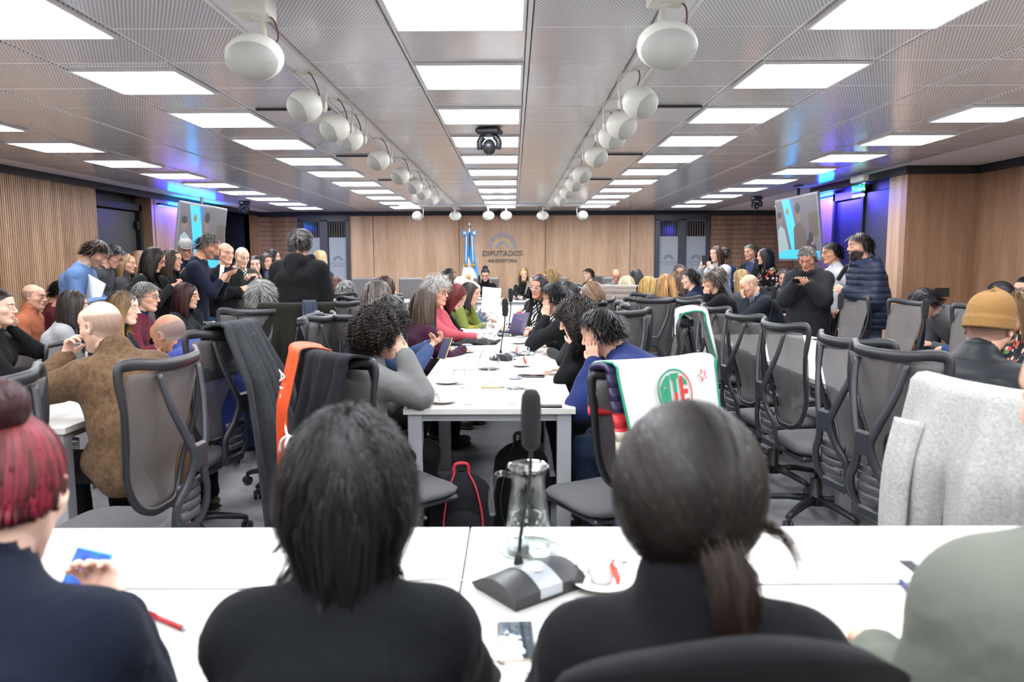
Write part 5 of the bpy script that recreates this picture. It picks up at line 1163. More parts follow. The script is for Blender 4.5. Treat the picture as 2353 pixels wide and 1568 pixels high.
person('seated woman with waist-long blond hair and a brown jacket seen from behind', 1530, 629, 7.3, 2, sit=1, who='the woman in the brown jacket', fem=1, hair='long', zt=-.46, vol=.014, hc='8a5f34', hc2='dcae6a', skin='fair', top=G('jacket', '6e5648', 'knit', '5c463a', .034, collar='coat', wr=.012, hem=.14), pants=('8a6428', 'knit'), seed=70, dens=1.6)
person('seated woman with wavy light brown hair past the brown jacket', 1554, 623, 11.2, 20, sit=1, who='the woman with wavy light brown hair', fem=1, hair='long', zt=-.2, hc='4e3828', hc2='8e6c4c', top=G('sweater', '2e2c30'), seed=71)
person('seated woman with auburn-brown hair beside the navy suit', 1569, 632, 10.4, 30, sit=1, who='the woman beside the navy suit', fem=1, hair='long', zt=-.22, hc='3e281e', hc2='7a5236', top=G('sweater', '242428'), seed=72)
person('seated man with slicked dark hair in a navy suit and light shirt', 1588, 618, 9.3, 68, sit=1, who='the man in the navy suit', hair='short', hc='1c1a1e', hc2='3a363a', skin='pale', lean=-2, top=[G('shirt', 'b8c8e4', infl=.012, collar='shirt'), G('jacket', '222b48', infl=.03, collar='coat', open=.045)], seed=73)
person('seated man with glasses and a grey moustache facing the camera', 1562, 606, 12.3, 178, sit=1, who='the man with the grey moustache', hair='short', len=.8, hc='4e4844', hc2='8a8480', glasses='1c1c20', beard=1, skin='tan', top=G('sweater', '3c4450'), seed=74)
person('seated man in a black coat with brown-grey hair and his hand at his chin', 1634, 624, 8.9, 78, sit=1, who='the man in the black coat', hair='short', len=1.7, hc='4a403a', hc2='8a7a6e', skin='fair', lean=14, hp=10, armL='chin', armR='table', top=G('coat', '17181a', infl=.034, collar='coat'), belly=.02, seed=75)
person('seated man with tousled grey-brown hair and a grey suit', 1650, 613, 10.9, 70, sit=1, who='the man in the grey suit', hair='short', len=1.4, hc='5e554c', hc2='9c9184', skin='fair', top=G('jacket', '6a6c72', infl=.03, collar='coat'), seed=76)
person('seated woman with golden hair behind the bald man in the dark suit', 1703, 618, 9.6, 40, sit=1, who='the woman with golden hair', fem=1, hair='bob', zt=-.18, vol=.018, hc='9c7a46', hc2='dcbc84', top=G('sweater', '5a6068'), seed=77)
person('seated bald man in a dark blue suit rubbing his eyes', 1712, 632, 8.6, 82, sit=1, who='the bald man rubbing his eyes', hair='buzzring', hc='a08a78', skin='fair', lean=18, hp=30, hunch=10, armL='face', armR='table', top=[G('shirt', 'a8c0e4', infl=.014, collar='shirt'), G('jacket', '252b38', infl=.032, collar='coat', open=.05)], belly=.02, seed=78)
person('standing woman in a white cardigan filming with a phone by the frosted doors', 1646, 566, 11.4, 125, fem=1, hair='bob', zt=-.2, hc='3a241c', hc2='5e4032', skin='pale', hp=4, armL=dict(w=(-.12, .34, 1.34), n=(.4, -.2, .6), c=.8), armR=dict(w=(.06, .36, 1.34), n=(-.4, -.2, .6), c=.8), top=[G('shirt', 'e8e6e2', infl=.014, collar='shirt'), G('cardigan', 'cfcfce', infl=.026, open=.05, hem=.16)], seed=79)
person('standing man in dark blue behind the woman in the white cardigan', 1664, 569, 12.2, -40, hair='short', hc='171416', skin='tan', top=G('shirt', '2a3a66', infl=.022), seed=80)
person('standing man in a blue shirt and open dark jacket by the broken-slat wall', 1725, 561, 11.6, 120, hair='short', len=.7, hc='4e4642', skin='tan', top=[G('shirt', '3e4e7c', infl=.016, collar='shirt'), G('jacket', '26282a', infl=.032, open=.09, collar='coat')], seed=81)
person('standing woman with long wavy black hair and a red floral blouse', 1757, 571, 10.8, 95, fem=1, hair='long', zt=-.26, vol=.03, hc='121013', hc2='262228', skin='fair', top=G('blouse', '1c1416', 'floral', None, .022, hem=.14), seed=82)
person('seated dark-haired man in a brown quilted vest under the screen', 1806, 618, 9.6, 140, sit=1, who='the man in the brown quilted vest', hair='short', len=.8, hc='2a2220', skin='tan', top=[G('shirt', 'd0cec8', infl=.014, collar='shirt'), G('vest', '4a3834', 'puffer', '3c2c28', .034, arms=1, open=.03)], seed=83)
person('standing man in a dark grey hooded top reading a phone in both hands', 1853, 571, 7.9, 145, hp=28, hunch=8, hair='short', len=.6, hc='57504a', hc2='8a8278', skin='tan', armL='phone', armR='phone', wide=1.05, top=G('hoodie', '35363a', infl=.042, collar='hood', hem=.26, loose=.014), pants=('3a3c34', 'knit'), belly=.02, seed=84)
person('standing young man in a white shirt and dark red tie', 1911, 558, 8.7, 92, hair='short', len=1.1, hc='121012', skin='tan', hp=6, armL='pocket', armR='pocket', top=G('shirt', 'dcdee4', infl=.022, collar='shirt', hem=.06), pants=('16171c', 'knit'), seed=85, tie_=1)
person('standing bearded man in a navy quilted jacket and faded jeans', 1975, 535, 7.3, 92, hair='short', len=1.2, hc='1c1614', hc2='3c302a', beard=3, skin='fair', armL='hold', armR='rest', top=G('jacket', '25304c', 'puffer', '4a5468', .045, collar='hood', hem=.12, loose=.012), pants=('4a6684', 'denim', '8aa4bc'), belly=.04, wide=1.04, seed=86)
person('man in a grey sweater bent forward in front of the wood panel', 2106, 663, 6.4, 92, sit=1, who='the man in the grey sweater', hair='short', len=1.4, hc='1a1517', hc2='342c2c', skin='pale', lean=38, hunch=14, hp=40, armL=dict(w=(-.1, .45, .74), n=(0, 0, -1)), armR=dict(w=(.1, .45, .74), n=(0, 0, -1)), top=[G('shirt', 'e2e4e8', infl=.012, collar='shirt'), G('sweater', '77797c', infl=.024)], pants=('20242e', 'knit'), seed=87)
person('seated woman with a glossy black bun beyond the mustard beanie', 2296, 651, 5.5, 20, sit=1, who='the woman with the black bun', fem=1, hair='bun', tie=(.03, -.105, .02), br=.034, hc='0f0e12', hc2='24242c', skin='fair', hp=10, top=G('sweater', '2c4c8c'), seed=88)
person('seated dark-haired woman looking over her shoulder at the frame edge', 2358, 638, 6.8, 110, sit=1, who='the dark-haired woman at the edge', fem=1, hair='pony', hc='191517', skin='fair', top=G('sweater', '2a2a30'), seed=89)
person('seated person with tousled golden-brown hair at the frame edge past the beanie', 2352, 672, 4.4, 75, sit=1, who='the person with golden-brown hair', fem=1, hair='bob', zt=-.12, vol=.026, hc='5e4224', hc2='a88450', skin='fair', lean=10, armL='fold', armR='fold', top=G('blouse', '1c2428', 'floral', None, .02), seed=90)
person('seated man in a mustard knitted beanie and a black quilted jacket', 2283, 674, 3.05, -50, sit=1, who='the man in the mustard beanie', hat='beanie', hair='buzz', hc='3a2c24', beard=2, skin='fair', lean=22, hunch=12, hp=16, armL='table', armR='table', wide=1.1, top=G('jacket', '1f2228', 'puffer', '2a2e36', .042, collar='coat', hem=.14, loose=.012), pants=('181a20', 'knit'), belly=.04, seed=91, ch=(1.80, 2.38, -70), chs=.91)
# --- near row, backs to the camera
person('near person with shaggy black hair and a black sweatshirt', 800, 1040, 1.20, 2, sit=1, who='the person with shaggy black hair', hair='shag', vol=.030, hc='070606', hc2='1c1718', clump=.75, skin='tan', lean=14, hunch=10, hp=4, armL='table', armR='table', top=G('sweatshirt', '14171c', infl=.026), locks=[([(-.08, -.03, -.04), (-.10, -.02, -.08), (-.125, -.01, -.105)], 22, .006), ([(-.075, -.05, -.07), (-.09, -.05, -.11), (-.115, -.04, -.15)], 26, .008), ([(.08, -.04, -.02), (.10, -.03, -.045), (.118, -.03, -.05)], 16, .006), ([(.05, -.08, -.08), (.06, -.09, -.13), (.075, -.08, -.17)], 50, .012), ([(-.03, -.09, -.08), (-.03, -.10, -.14), (-.02, -.10, -.19)], 70, .014)], seed=101, dz=0, chair=0)
person('near woman with a low dark brown ponytail and a black wool coat', 1585, 985, 1.06, -4, sit=1, who='the woman with the low ponytail', fem=1, hair='pony', tie=(.035, -.118, -.07), vol=.034, hc='0c0705', hc2='2c1c14', clump=.45, locks=[([(.05, -.08, -.03), (.09, -.07, -.02), (.135, -.06, -.045), (.155, -.05, -.10), (.135, -.05, -.15)], 36), ([(-.07, -.02, -.02), (-.09, -.01, -.06), (-.085, 0, -.11)], 30), ([(.03, -.105, -.04), (.048, -.135, -.09), (.05, -.15, -.16), (.03, -.145, -.25)], 800, .012), ([(.035, -.10, -.05), (.07, -.12, -.08), (.08, -.125, -.13), (.065, -.12, -.17)], 160, .009)], skin='fair', lean=10, hunch=8, hp=2, hy=-6, armL='table', armR='table', wide=1.12, top=G('coat', '16171d', infl=.032, collar='coat'), seed=102, colr=.007, dens=1.3, chair=0)
person('near woman with a red and brown bun and navy sweater holding a blue-lit phone', 30, 968, 1.16, 10, sit=1, who='the woman with the red bun', fem=1, hair='bun', tie=(-.0, -.035, .128), br=.046, vol=.006, hc='35120f', hc2='b02848', tip='8a2c20', bunc='3a1a1e', hy=0, clump=.5, dens=1.2, skin='pale', lean=22, hunch=12, hp=20, armR=dict(w=(.10, .40, .86), n=(-.4, -.5, .6), c=.8), armL='table', wide=1.1, top=G('sweater', '141d33', infl=.034, collar='crew'), seed=103, chair=0)
person('near person in a sage green sweater cut by the frame edge', 2535, 700, 1.06, 6, sit=1, who='the person in sage green', hair='buzz', hc='2a2220', skin='fair', lean=14, hunch=8, armL='table', armR='table', wide=1.18, top=G('sweater', '82887a', 'knit', '797f71', .04), belly=.04, seed=104, chair=0)
# chairs under seated people
for (x, y, a, kind, who, ch, chs) in SEATS:
    if ch: x, y, a = ch[0], ch[1], R(ch[2])
    elif kind == 1:
        ad = math.degrees(a)
        if 50 < abs(ad) < 125: a = R(math.copysign(86, ad))
    cx, cy = x + math.sin(a) * .03, y - math.cos(a) * .03
    if kind == 2: o = dup(EX0, (cx, cy, 0), a, f'grey high-backed chair under {who}')
    else: o = dup(CH0, (cx, cy, 0), a, f'black net-backed chair under {who}')
    o.scale = (1, 1, chs); CHAIRS[who] = o
# ------------------------------------------------------------------ ceiling fixtures
SPW = plain('speaker_cream', 'dcdcd2', .4); SPG = plain('speaker_grille', 'a9aaa4', .6); CBL = plain('black_cable', '1a1a1c', .5)
def ceiling_speaker():
    t = thing('ceiling_speaker', 'egg-shaped cream loudspeaker', 'loudspeaker', (0, 0, 0), group='egg-shaped ceiling loudspeakers')
    b = MB(); b.ell((0, 0, 0), (.128, .108, .10), 28, 18); b.build('speaker_body', SPW, t)
    g = MB()      # grille on the front (local -y), bounded by a rounded edge
    def fn(u, v):
        th = u * 2 * math.pi; ph = v * 1.12 * (1 - .18 * max(math.sin(th), 0)); d = Vector((math.sin(ph) * math.cos(th), -math.cos(ph), math.sin(ph) * math.sin(th))); d = Matrix.Rotation(R(28), 3, 'X') @ d
        return (d.x * .1305, d.y * .1105, d.z * .1025)
    g.grid(fn, 28, 8); g.build('speaker_grille', SPG, t)
    b = MB(); b.box((0, .0, .205), (.10, .10, .012), bev=.003); b.tube(spl([(.0, .02, .2), (.0, .13, .17), (0, .135, .06), (0, .12, 0)], 5), .011, 6, flat=(1.5, .6)); b.lathe([(.03, 0), (.03, .02)], 14, (0, .115, 0), M=Matrix.Rotation(R(-90), 4, 'X')); b.build('bracket', SPW, t)
    b = MB(); b.tube(spl([(.02, .02, .2), (.08, .03, .17), (.09, .06, .1), (.05, .08, .06)], 5), .004, 5); b.build('speaker_cable', plain('red_cable', '5a2428', .5), t)
    return t
SP0 = ceiling_speaker(); protos_ready()
left_ = [(585, 132, 0), (702, 243, 1), (766, 294, 1), (806, 319, 1), (872, 368, 1), (921, 405, 1), (954, 429, 1), (980, 444, 1), (996, 458, 1)]
right_ = [(1533, 105, 0), (1475, 235, 2), (1430, 288, 2), (1403, 315, 2), (1367, 360, 2), (1335, 401, 2), (1317, 423, 2), (1300, 442, 2), (1288, 459, 2)]
back_ = [(959, 485), (1046, 486), (1122, 482), (1163, 482), (1247, 480), (1339, 479)]
first = True
def place_speaker(u, v, a, lab, xfix=None):
    global first
    dr = .25 if a == 0 else .19; p = P(u, v, z=CEIL - dr); o = SP0 if first else dup(SP0, (0, 0, 0)); first = False
    x = xfix if xfix is not None and a != 0 else p.x; o.location = (x, p.y, CEIL - dr); o.scale = (.86,) * 3; o.rotation_euler = (0, 0, R(a)); o['label'] = lab
for lst, xf, sd in ((left_, -1.125, 'slatted-wall'), (right_, .678, 'exit-sign')):
    for i, (u, v, k) in enumerate(lst):
        lab = f'big cream loudspeaker facing the camera on the ceiling channel, {sd} side' if k == 0 else f'cream egg-shaped loudspeaker on the {sd} side channel, {ordn[i]} from the camera'
        place_speaker(u, v, {0: 0, 1: -62, 2: 62}[k], lab, xf)
for i, (u, v) in enumerate(back_):
    p = P(u, v, Y=13.98); o = dup(SP0, (p.x, 13.98, CEIL - .22), R(180 if 0 < i < 5 else (-60 if i == 0 else 60))); o['label'] = f'cream loudspeaker in the cross row before the back wall, {ordn[i]} from the slatted wall'
for x, y in (P(585, 132, z=CEIL - .25)[:2], P(1533, 105, z=CEIL - .25)[:2]):
    t = thing('ceiling_box', 'cream junction box above the big loudspeaker, ' + ('slatted-wall' if x < 0 else 'exit-sign') + ' side', 'box', (x, y + .02, CEIL - .02)); MB().box((0, 0, -.03), (.13, .13, .09), bev=.004).build('box_body', SPW, t)
    MB().lathe([(.02, -.012), (.02, 0)], 12, (0, 0, -.07)).build('box_nozzle', SPW, t)
def dome_cam():
    t = thing('video_camera', 'camera', 'camera', (0, 0, 0), group='motorised video cameras'); K = plain('camera_black', '23262b', .35)
    b = MB(); b.box((0, 0, -.03), (.19, .15, .05), bev=.015); b.build('base_plate', K, t)
    b = MB(); b.tube([(0, 0, -.05), (0, 0, -.07)], .05, 16)
    for s in (-1, 1): b.tube(spl([(s * .045, 0, -.07), (s * .075, 0, -.11), (s * .072, 0, -.17)], 4), [.028, .026, .026, .026, .026, .025, .024, .022, .018], 8)
    b.build('yoke', K, t)
    b = MB(); b.ell((0, 0, -.15), (.052, .065, .062), 18, 12); hd = b.build('camera_head', K, t)
    b = MB(); b.lathe([(.034, 0), (.034, .03), (.026, .03), (.022, .024)], 18, (0, -.045, -.16), M=Matrix.Rotation(R(90), 4, 'X')); b.build('lens', plain('lens_black', '0a0a0c', .08), hd)
    MB().box((-.055, -.076, -.03), (.045, .002, .022)).build('sticker', plain('sticker_white', 'e4e4e4', .5), t)
    return t
CM0 = dome_cam(); protos_ready()
p = P(1124, 302, z=CEIL - .03); CM0.location = (p.x, p.y, CEIL); CM0.rotation_euler = (0, 0, R(170)); CM0['label'] = 'dark motorised camera hanging from the ceiling in front of the middle light panels'
for u, v, y, z, a, l in ((1152, 484, 15.9, 2.36, 0, 'small black camera high on the wood wall over the emblem'), (562, 478, 13.2, 2.44, 25, 'black motorised camera hanging near the screen by the slatted wall'), (1738, 468, 12.6, 2.47, -20, 'black motorised camera hanging near the screen by the exit sign')):
    p = P(u, v, Y=y); dup(CM0, (p.x, y, CEIL if y < 15 else p.z + .05), R(a), l)
def downlight(u, v, l, g=None):
    p = P(u, v, z=CEIL); t = thing('downlight', l, 'ceiling light', (p.x, p.y, CEIL), group='round downlights')
    b = MB(); b.lathe([(.05, .0), (.075, -.006), (.08, -.002), (.08, 0)], 24); b.build('light_ring', FR, t); MB().lathe([(.0001, -.003), (.05, -.003)], 20).build('lamp_lens', emit('warm_lamp', 'ffe9cc', 14), t)
downlight(2280, 377, 'small round lit downlight in the plaster ceiling over the wood panel'); downlight(1786, 474, 'small round lit downlight near the broken-slat wall')
# ------------------------------------------------------------------ screens, sign, flag
def screen(label, x, y0, y1, z0, sg, tilt):
    t = thing('tv_screen', label, 'screen', (x, (y0 + y1) / 2, z0), rot=(0, R(tilt), 0)); W_ = y1 - y0; Hh = .88
    b = MB(); b.box((0, 0, Hh / 2), (.035, W_ + .03, Hh + .03), bev=.006); b.build('tv_case', plain('silver_case', '8c8e96', .35, .6), t)
    Sx = -sg * .0185
    E = lambda nm, c, k=1.25: emit('screen_' + nm, c, k)
    mats = [E('room', '54535a'), E('flag', '2f9ae8', 1.6), E('dark', '22242a'), E('face', '6e5a54'), E('table', '3498dc', 1.5), E('brown', '4c4440'), E('shirt', '7f8f96'), E('blue', '1a58e8', 1.6), E('sun', '6a6a3c')]
    b = MB(); m = 1 if sg > 0 else -1
    def poly(pts, mi, dx): 
        q = [(Sx - sg * dx, (-(u - .5) * m) * (W_ - .03), .015 + w_ * (Hh - .03)) for u, w_ in pts]
        if m > 0: q = q[::-1]
        b.add(q, [list(range(len(q)))], False, mi)
    cir = lambda cx, cy, r, ry, n_=18: [(cx + r * math.cos(2 * math.pi * i / n_), cy + ry * math.sin(2 * math.pi * i / n_)) for i in range(n_)]
    poly([(0, 0), (1, 0), (1, 1), (0, 1)], 0, 0)
    poly([(.36, 1), (.44, 1), (.47, .3), (.40, .3)], 7, .0006); poly([(.17, 1), (.37, 1), (.50, .45), (.45, .1), (.36, .1)], 1, .0008)
    poly([(.30 + (.055 if i % 2 else .03) * math.cos(math.pi * i / 12), .80 + (.085 if i % 2 else .045) * math.sin(math.pi * i / 12)) for i in range(24)], 8, .001)
    poly([(0, .15), (.02, .5), (.10, .58), (.2, .5), (.27, .2), (.27, .1), (0, .1)], 6, .0012); poly(cir(.09, .69, .055, .09), 3, .0014); poly(cir(.085, .76, .06, .06), 2, .0016)
    poly([(.42, .1), (.43, .5), (.50, .58), (.58, .60), (.66, .55), (.72, .4), (.74, .1)], 5, .0012); poly(cir(.56, .70, .052, .10), 3, .0014); poly(cir(.56, .83, .058, .09), 2, .0016)
    poly([(.80, .35), (.80, .7), (.84, .74), (1, .74), (1, .35)], 5, .001); poly([(.70, .1), (.74, .3), (.85, .36), (.92, .2), (.95, .1)], 2, .0018); poly(cir(.86, .30, .05, .09), 3, .002); poly(cir(.83, .34, .055, .08), 2, .0022)
    poly([(0, 0), (1, 0), (1, .12), (.3, .16), (.0, .10)], 4, .0026)
    sc = b.build('display', mats, t)
    b = MB(); b.tube([(sg * .03, 0, Hh - .1), (sg * .05, 0, Hh + .12)], .02, 8); b.box((sg * .03, 0, Hh * .6), (.03, .3, .3)); b.box((sg * .05, 0, CEIL - z0 - .01 if CEIL - z0 - Hh < .4 else Hh + .12), (.1, .12, .012)); b.build('wall_mount', DARKER, t)
screen('large wall screen beside the slatted wall showing people at a table and a blue flag', -4.42, 9.78, 11.34, 1.36, -1, 8)
screen('large wall screen beside the exit sign showing a person in brown and a blue flag', 4.06, 9.9, 11.45, 1.46, 1, -6)
t = thing('exit_sign', 'clear hanging sign with green glowing letters SALIDA', 'sign', (4.18, 9.2, 2.40))
MB().box((0, 0, .03), (.07, .36, .075), bev=.01).build('sign_housing', plain('housing_white', 'd8dadc', .4), t)
MB().box((0, 0, -.11), (.008, .32, .20)).build('sign_panel', thin_glass('green_tint_glass', (.75, .95, .85), 1.5), t)
b = MB(); text_mesh(b, 'SALIDA', .115, Matrix.Translation((-.008, 0, -.085)) @ Matrix.Rotation(R(-90), 4, 'Z') @ YM, .003, spacing=.95); b.build('sign_lettering', emit('green_glow', '18d88a', 3.0), t)
MB().box((-.006, 0, -.17), (.006, .30, .03)).build('lamp_lens', emit('green_white', 'd8ffec', 4), t)
b = MB(); b.tube([(.3, .35, .05), (.3, .35, -2.0)], .008, 5); b.build('sign_conduit', DARKER, t)
# flag with pole, ribbon and fringe
fx = P(1079, 560, Y=15.3).x; t = thing('flag', 'sky-blue and white flag with a gold sun on a silver-tipped pole', 'flag', (fx, 15.3, 0))
b = MB(); b.lathe([(.17, 0), (.17, .02), (.05, .05), (.03, .08)], 24); b.tube([(0, 0, .05), (0, 0, 2.02)], .014, 10); b.build('flag_pole', plain('pole_wood', '6a4630', .4), t)
b = MB(); b.lathe([(.02, 2.0), (.028, 2.03), (.012, 2.06), (.02, 2.08), (.008, 2.1), (.022, 2.13), (.013, 2.2), (.0001, 2.27)], 14); b.tube(spl([(-.055, 0, 2.12), (-.05, 0, 2.075), (0, 0, 2.06), (.05, 0, 2.075), (.055, 0, 2.12)], 4), .006, 6); b.build('finial', STEEL, t)
FB, FW, FGo = cloth('4aa6e8'), cloth('f2f4f6'), plain('gold_fringe', 'c2a45c', .5, .3)
n = NT('flag_cloth'); s_ = n.n('ShaderNodeSeparateXYZ'); n.l(n.coords(), s_.inputs[0]); q_ = n.math('ADD', s_.outputs[0], n.math('MULTIPLY', n.math('SUBTRACT', s_.outputs[2], 1.25), .42))
n.base(n.mix(n.math('GREATER_THAN', q_, .10), srgb('eeeff2'), srgb('3f9be0'))); n.rough(.7); FLAGM = n.m
b = MB()
def fl(u, v):
    z = 1.75 - v * 1.25; w_ = .07 + .17 * min(v * 1.25, 1) ; return ((2 * u - 1) * w_ + .01, -.04 + .03 * math.sin(u * 19) * (.4 + v), z)
b.grid(fl, 48, 24, thick=.004); b.build('flag_cloth', FLAGM, t)
b = MB(); cx_, cz_ = -.035, 1.12
b.lathe([(.0001, 0), (.04, 0), (.0401, .004)], 20, (cx_, -.085, cz_), M=Matrix.Rotation(R(90), 4, 'X'))
for k in range(32): a = 2 * math.pi * k / 32; ca, sa = math.cos(a), math.sin(a); b.add([(cx_ + ca * .042 - sa * .004, -.087, cz_ + sa * .042 + ca * .004), (cx_ + ca * .042 + sa * .004, -.087, cz_ + sa * .042 - ca * .004), (cx_ + ca * (.085 if k % 2 else .07), -.087, cz_ + sa * (.085 if k % 2 else .07))], [[0, 1, 2]])
b.build('flag_sun', plain('sun_gold', 'c9a648', .5), t)
b = MB()
for s in (-1, 1):
    b.grid(lambda u, v, s=s: (s * (.015 + .075 * u) + s * .02 * v, -.075 - .012 * math.sin(u * 9), 2.0 - .62 * v), 10, 12, thick=.004)
    b.grid(lambda u, v, s=s: (s * (.01 + .13 * u), -.08 - .02 * math.sin(u * 3.1), 2.0 + (v - .5) * (.05 + .09 * u)), 8, 6, thick=.006)
rb = b.build('ribbon', FB, t); b = MB()
for s in (-1, 1): b.grid(lambda u, v, s=s: (s * (.042 + .025 * u) + s * .02 * v, -.092, 1.99 - .6 * v), 3, 8, thick=.002); b.grid(lambda u, v, s=s: (s * (.07 + .05 * u), -.107, 2.005 + (v - .5) * .05), 3, 3, thick=.002)
b.build('ribbon_stripe', FW, rb); b = MB()
for s in (-1, 1): b.grid(lambda u, v, s=s: (s * (.03 + .085 * u), -.085 - .01 * math.sin(u * 40), 1.39 - .06 * v), 24, 3, thick=.004)
b.build('ribbon_fringe', FGo, rb)
# ------------------------------------------------------------------ things on the tables
GL = thin_glass(k=1.6); WT = thin_glass('water_body', (.93, .96, .95), 1.0); CER = plain('white_porcelain', 'f0efec', .18); BASE = .75
def mic():
    t = thing('desk_microphone', 'mic', 'microphone', (0, 0, 0), group='desk microphones'); b = MB()
    def fn(u, v):
        x = (u - .5) * .20; y = (v - .5) * .16; return (x, y, .012 + .042 * math.cos((v - .42) * 2.6) * (1 - .12 * abs(2 * u - 1) ** 3))
    b.grid(fn, 16, 16); pts = [fn(0, 0), fn(1, 0), fn(1, 1), fn(0, 1)]
    for i, f_ in enumerate((lambda t_: fn(t_, 0), lambda t_: fn(1, t_), lambda t_: fn(1 - t_, 1), lambda t_: fn(0, 1 - t_))): b.grid(lambda u, v, f_=f_: (f_(u)[0] * (.93 if v else 1), f_(u)[1] * (.93 if v else 1), f_(u)[2] * (1 - v)), 16, 1, smooth=False)
    b.build('microphone_base', plain('mic_base_black', '222326', .4), t)
    b = MB(); b.grid(lambda u, v: ((u - .5) * .062, (v - .5) * .158, fn(.5, v)[2] + .0015), 4, 16); b.grid(lambda u, v: ((u - .5) * .062, -.08, (fn(.5, 0)[2] + .001) * (1 - v) + .012 * v), 1, 1)
    st = b.build('control_strip', plain('mic_silver', 'a8adb2', .35, .5), t); b = MB(); b.lathe([(.012, 0), (.012, .002), (.009, .003)], 16, (0, -.03, fn(.5, .3)[2] + .001)); b.build('talk_button', plain('mic_button', 'c8ccd0', .3, .4), st)
    b = MB(); b.tube(spl([(0, .035, .045), (.004, .03, .12), (.012, .01, .24), (.008, 0, .34)], 6), .0045, 8); b.lathe([(.012, .045), (.009, .06), (.005, .075)], 12, (0, .035, 0)); b.build('gooseneck', CBL, t)
    b = MB(); b.lathe([(.012, .315), (.02, .325), (.021, .345), (.021, .35), (.022, .36), (.0225, .41), (.021, .435), (.014, .447), (.0001, .45)], 20, (.008, 0, 0)); b.build('foam_windscreen', plain('foam_black', '1b1b1d', .95), t)
    return t
MI0 = mic()
def jug(kind):
    t = thing('water_jug', 'jug', 'jug', (0, 0, 0), group='glass water jugs')
    pr = [(.052, .003), (.057, .012), (.058, .05), (.050, .11), (.044, .15), (.041, .175), (.042, .20), (.050, .222)] if kind == 0 else [(.045, .003), (.064, .02), (.072, .05), (.064, .08), (.042, .115), (.034, .14), (.034, .175), (.040, .20), (.044, .215)]
    b = MB(); b.lathe([(.0001, .003)] + pr, 32); b.lathe([(r - .003, z + .002) for r, z in pr], 32); b.lathe([(pr[-1][0] - .003, pr[-1][1] + .002), (pr[-1][0], pr[-1][1] + .004), (pr[-1][0] + .002, pr[-1][1])], 32); b.build('jug_body', GL, t)
    b = MB(); zz = pr[-2][1]; r0 = pr[-2][0]; b.tube(spl([(-r0, 0, zz), (-r0 - .035, 0, zz + .002), (-r0 - .05, 0, zz - .05), (-r0 - .046, 0, zz - .10)], 6), .0065, 10); b.build('jug_handle', GL, t)
    lv = .62; wp = [(r - .004, z) for r, z in pr if z < .22 * lv] ; b = MB(); b.lathe([(.0001, .006)] + wp + [(.0001, wp[-1][1] + .001)], 32); b.build('water', WT, t)
    return t
JU0, JU1 = jug(0), jug(1)
def cup(rim=None, packet=False):
    t = thing('coffee_cup', 'cup', 'cup', (0, 0, 0), group='white coffee cups on saucers')
    b = MB(); b.lathe([(.0001, .004), (.035, .004), (.05, .008), (.072, .016), (.071, .019), (.045, .011), (.0001, .008)], 32); b.build('saucer', CER, t)
    b = MB(); b.lathe([(.0001, .009), (.022, .009), (.024, .014), (.034, .03), (.038, .062), (.0365, .064), (.033, .034), (.02, .018), (.0001, .016)], 28); b.tube(spl([(.036, 0, .054), (.056, 0, .05), (.054, 0, .03), (.032, 0, .026)], 5), .0035, 8); c = b.build('cup_body', CER, t)
    if rim: b = MB(); b.lathe([(.0378, .056), (.0384, .057), (.0386, .0615), (.0380, .062)], 28); b.build('rim_band', plain('rim_' + rim, rim, .3), c)
    b = MB(); b.tube([(-.01, -.045, .02), (.04, -.035, .022), (.06, -.03, .026)], [.005, .0016, .0022], 6, flat=(1.2, .4)); b.build('teaspoon', STEEL, t)
    if packet: b = MB(); b.box((-.035, .02, .045), (.004, .03, .05), Matrix.Rotation(R(20), 3, 'Y'), bev=.001); b.build('sugar_packet', plain('packet_red', 'd04838', .5), t)
    return t
CU0, CU1, CU2 = cup(), cup('28306a'), cup(None, True)
def tumbler():
    t = thing('drinking_glass', 'glass', 'glass', (0, 0, 0), group='clear drinking glasses'); b = MB(); b.lathe([(.0001, .002), (.027, .002), (.029, .012), (.036, .085)], 24); b.lathe([(.0001, .012), (.026, .012), (.034, .085), (.036, .086)], 24); b.build('glass_wall', GL, t); return t
TU0 = tumbler()
def sheet(name, label, u, v, w_, h_, rz, mat=None, th=.0015, cat='paper', group=None, z=BASE):
    p = P(u, v, z=z); t = MB().box((0, 0, th / 2), (w_, h_, th), bev=min(.001, th / 3)).build(name, mat or plain('paper_white', 'f4f4f2', .6), None, (p.x, p.y, z), (0, 0, R(rz))); return tag(t, label, cat, group)
protos_ready(); used_ = set()
def put(proto, u, v, label, rz=0, z=BASE, xy=None):
    p = P(u, v, z=z) if xy is None else Vector((*xy, z))
    if proto.name in used_: o = dup(proto, (0, 0, 0))
    else: used_.add(proto.name); o = proto
    o.location = (p.x, p.y, z); o.rotation_euler = (0, 0, R(rz)); o['label'] = label; return o
put(MI0, 1214, 1352, 'desk microphone with a silver strip on the near table beside the glass jug', 38)
for u, v, l, rz in ((1160, 826, 'desk microphone on the middle table behind the second glass jug', 60), (1172, 768, 'desk microphone farther along the middle table beside the black stand', 20), (2118, 838, 'desk microphone beside the mustard beanie, on the table edge', 40),
                 (1925, 800, 'desk microphone among the grey-faced empty chairs', 30), (1772, 757, 'desk microphone next to the cream fleece', 20)): put(MI0, u, v, l, rz)
for x, l in ((-.62, 'desk microphone on the head table in front of the woman reading'), (.12, 'desk microphone on the head table in front of the blond woman')): put(MI0, 0, 0, l, 10, xy=(x, 13.45))
put(JU0, 1214, 1272, 'big glass water jug on a glass saucer on the near table', 0)
put(JU1, 1124, 846, 'bulbous glass jug on a white saucer in the middle of the table', 20, z=BASE + .014)
